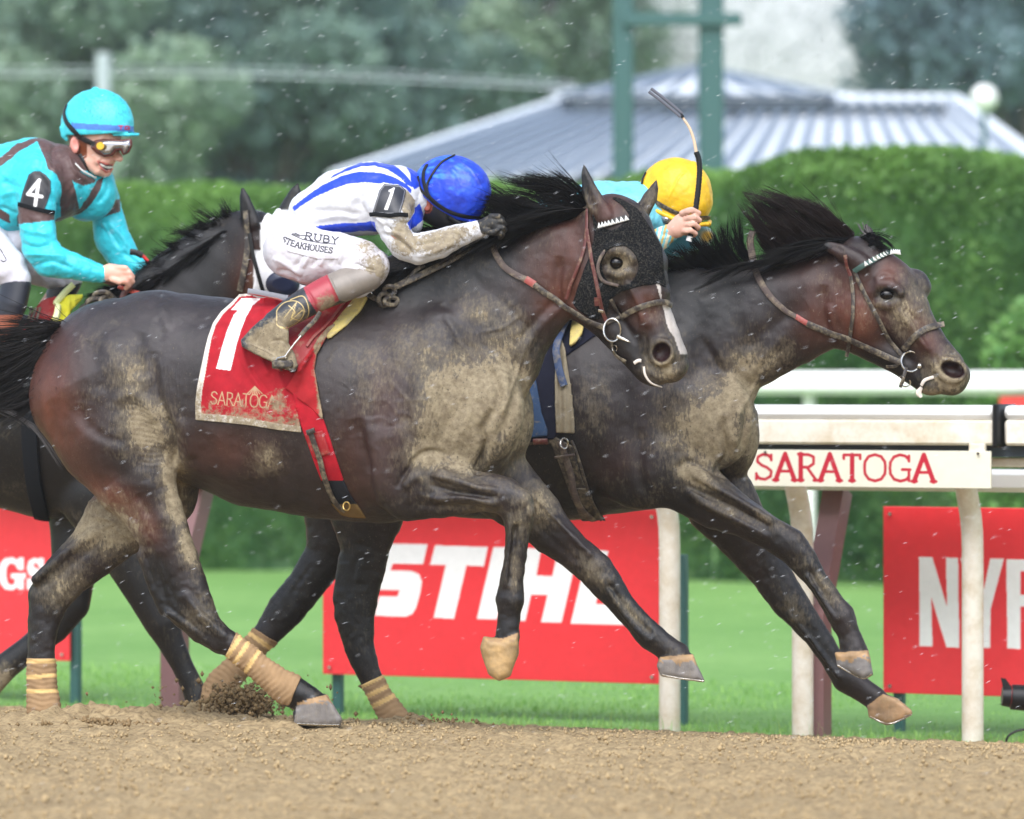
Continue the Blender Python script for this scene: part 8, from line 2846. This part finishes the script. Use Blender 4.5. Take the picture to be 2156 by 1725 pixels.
# pale elevated rail and white marker pole far off at the left
M['greycable'] = plain('pale_grey_cable', rgb(176, 186, 190), 0.6)
fr_ = empty('far_cable', tuple(wp(np.array(600.), np.array(165.), 48.)), 'pale blurred cable bundle slung across the trees on the left', 'cable')
mb = MB()
mb.tube([wp(np.array(float(x)), np.array(y), 48.) for x, y in ((-700, 168.), (0, 158.), (400, 156.), (800, 166.), (1215, 186.))], 0.014, 8)
mb.build('cable', M['greycable'], fr_)
mb = MB()
mb.tube([wp(np.array(float(x)), np.array(y), 48.) for x, y in ((-700, 150.), (0, 144.), (400, 142.), (800, 152.), (1215, 176.))], 0.009, 8)
mb.build('cable', M['greycable'], fr_)
mp = empty('marker_pole', tuple(wp(np.array(218.), np.array(700.), 47.6)*np.array((1, 1, 0))+np.array((0, 0, G0))), 'blurred white pole standing above the turquoise helmet', 'pole')
b = wp(np.array(218.), np.array(112.), 47.6)
mb = MB()
mb.tube([(b[0], b[1], G0), (b[0], b[1], 3.9)], .07, 10)
mb.build('pole_foot', M['greenpaint'], mp)
mb = MB()
mb.tube([(b[0], b[1], 3.9), (b[0], b[1], b[2])], .10, 12)
mb.build('pole_head', M['greycable'], mp)

# ------------------------------------------------------------------ remote camera by the rail
rc = empty('remote_camera', tuple(wp(np.array(2150.), np.array(1500.), 1.9)), 'black remote camera with lens hood low at the right edge', 'camera')
ZC = zmap(1700, 950, 1.816)
c3 = lambda x, y, dy=0.: wp(np.array(ZC((x, y))[0][0]), np.array(ZC((x, y))[0][1]), 1.9+dy)
mb = MB()
mb.tube([c3(1462, 1436), c3(1500, 1438), c3(1504, 1440), c3(1600, 1446)], [26/1.816*.8422/U*1.9, 29/1.816*.8422/U*1.9, 40/1.816*.8422/U*1.6, 42/1.816*.8422/U*1.6], 20)
mb.build('lens', M['black'], rc)
mb = MB()
mb.tube([c3(1500, 1437), c3(1510, 1438)], [.0475*.92, .0475*.92], 20)
mb.build('lens_ring', M['redplastic'], rc)
for s, (xa, ya) in ((1, (1456, 1352)), (-1, (1426, 1478))):
    mb = MB()
    mb.add([c3(xa, ya), c3(xa+22, ya+4*s), c3(1510, 1400 if s > 0 else 1474), c3(1468, 1410 if s > 0 else 1468), c3(xa, ya, .03), c3(xa+22, ya+4*s, .03), c3(1510, 1400 if s > 0 else 1474, .03), c3(1468, 1410 if s > 0 else 1468, .03)],
           [(0, 1, 2, 3), (4, 7, 6, 5), (0, 4, 5, 1), (1, 5, 6, 2), (2, 6, 7, 3), (3, 7, 4, 0)])
    mb.build('hood_petal', M['black'], rc, smooth=False)
mb = MB()
mb.box(c3(1660, 1440), (0.09, .09, .10), bev=.012)
mb.build('camera_body', M['black'], rc)
mb = MB()
mb.tube([c3(1660, 1500), c3(1660, 1590)], .012, 8)
mb.build('support', M['black'], rc)
cb = empty('cable', tuple(c3(1520, 1620)), 'thin black cable looping from the ground to the remote camera', 'cable')
mb = MB()
mb.tube([wp(np.array(q_[0]), np.array(q_[1]), 1.9) for q_ in crom(ZC((1478, 1650), (1490, 1618), (1530, 1594), (1600, 1580), (1660, 1560)), 6)], .0045, 8)
mb.build('cord', M['black'], cb)

# ------------------------------------------------------------------ rain
n = 2600
Yr = rng.uniform(-3, 6, n)
px = rng.uniform(-60, 2216, n)
py = rng.uniform(-60, 1700, n)
P = np.array([wp(np.array(a), np.array(b), c) for a, b, c in zip(px, py, Yr)])
L_ = rng.uniform(.006, .013, n)[:, None]
R_ = rng.uniform(.00035, .0007, n)
an = rng.normal(math.radians(22), .12, n)
D_ = np.stack([np.cos(an), rng.normal(0, .15, n), np.sin(an)], -1)
s1 = np.cross(D_, np.array((0, 1.0, 0)))
s1 /= np.linalg.norm(s1, axis=1)[:, None]
s2 = np.cross(D_, s1)
ring_ = np.stack([P+s1*R_[:, None]*math.cos(a)+s2*R_[:, None]*math.sin(a) for a in (0, 2.094, 4.189)], 1)
V = np.concatenate([(P-D_*L_)[:, None], ring_, (P+D_*L_)[:, None]], 1).reshape(-1, 3)
b = (np.arange(n)*5)[:, None, None]
F = (b+np.array([(0, 2, 1), (0, 3, 2), (0, 1, 3), (4, 1, 2), (4, 2, 3), (4, 3, 1)])[None]).reshape(-1, 3)
M['rain'] = plain('raindrop', (0.85, 0.88, 0.92), 0.15, var=0, bs=0)
M['rain'].node_tree.nodes['Principled BSDF'].inputs['Alpha'].default_value = 0.6
me = bpy.data.meshes.new('rain')
me.from_pydata(V.tolist(), [], F.tolist())
me.materials.append(M['rain'])
o = bpy.data.objects.new('rain', me)
link(o)
tag(o, 'fine raindrops slanting through the air all over the scene', 'rain', kind='stuff')

# ------------------------------------------------------------------ misty air
hz = bpy.data.materials.new('haze_air')
hz.use_nodes = True
hn = hz.node_tree
hn.nodes.clear()
ho = hn.nodes.new('ShaderNodeOutputMaterial')
hv = hn.nodes.new('ShaderNodeVolumePrincipled')
hv.inputs['Color'].default_value = (0.88, 0.94, 1.0, 1)
hv.inputs['Density'].default_value = HAZE
hv.inputs['Anisotropy'].default_value = 0.2
hn.links.new(hv.outputs[0], ho.inputs['Volume'])
mb = MB()
mb.box((0, 40, 10.5), (300, 160, 25))
hb = mb.build('haze', hz, smooth=False)
tag(hb, 'thin pale rain mist hanging over the whole scene', 'haze', kind='stuff')
scene.cycles.volume_bounces = 1
scene.cycles.volume_step_rate = 5
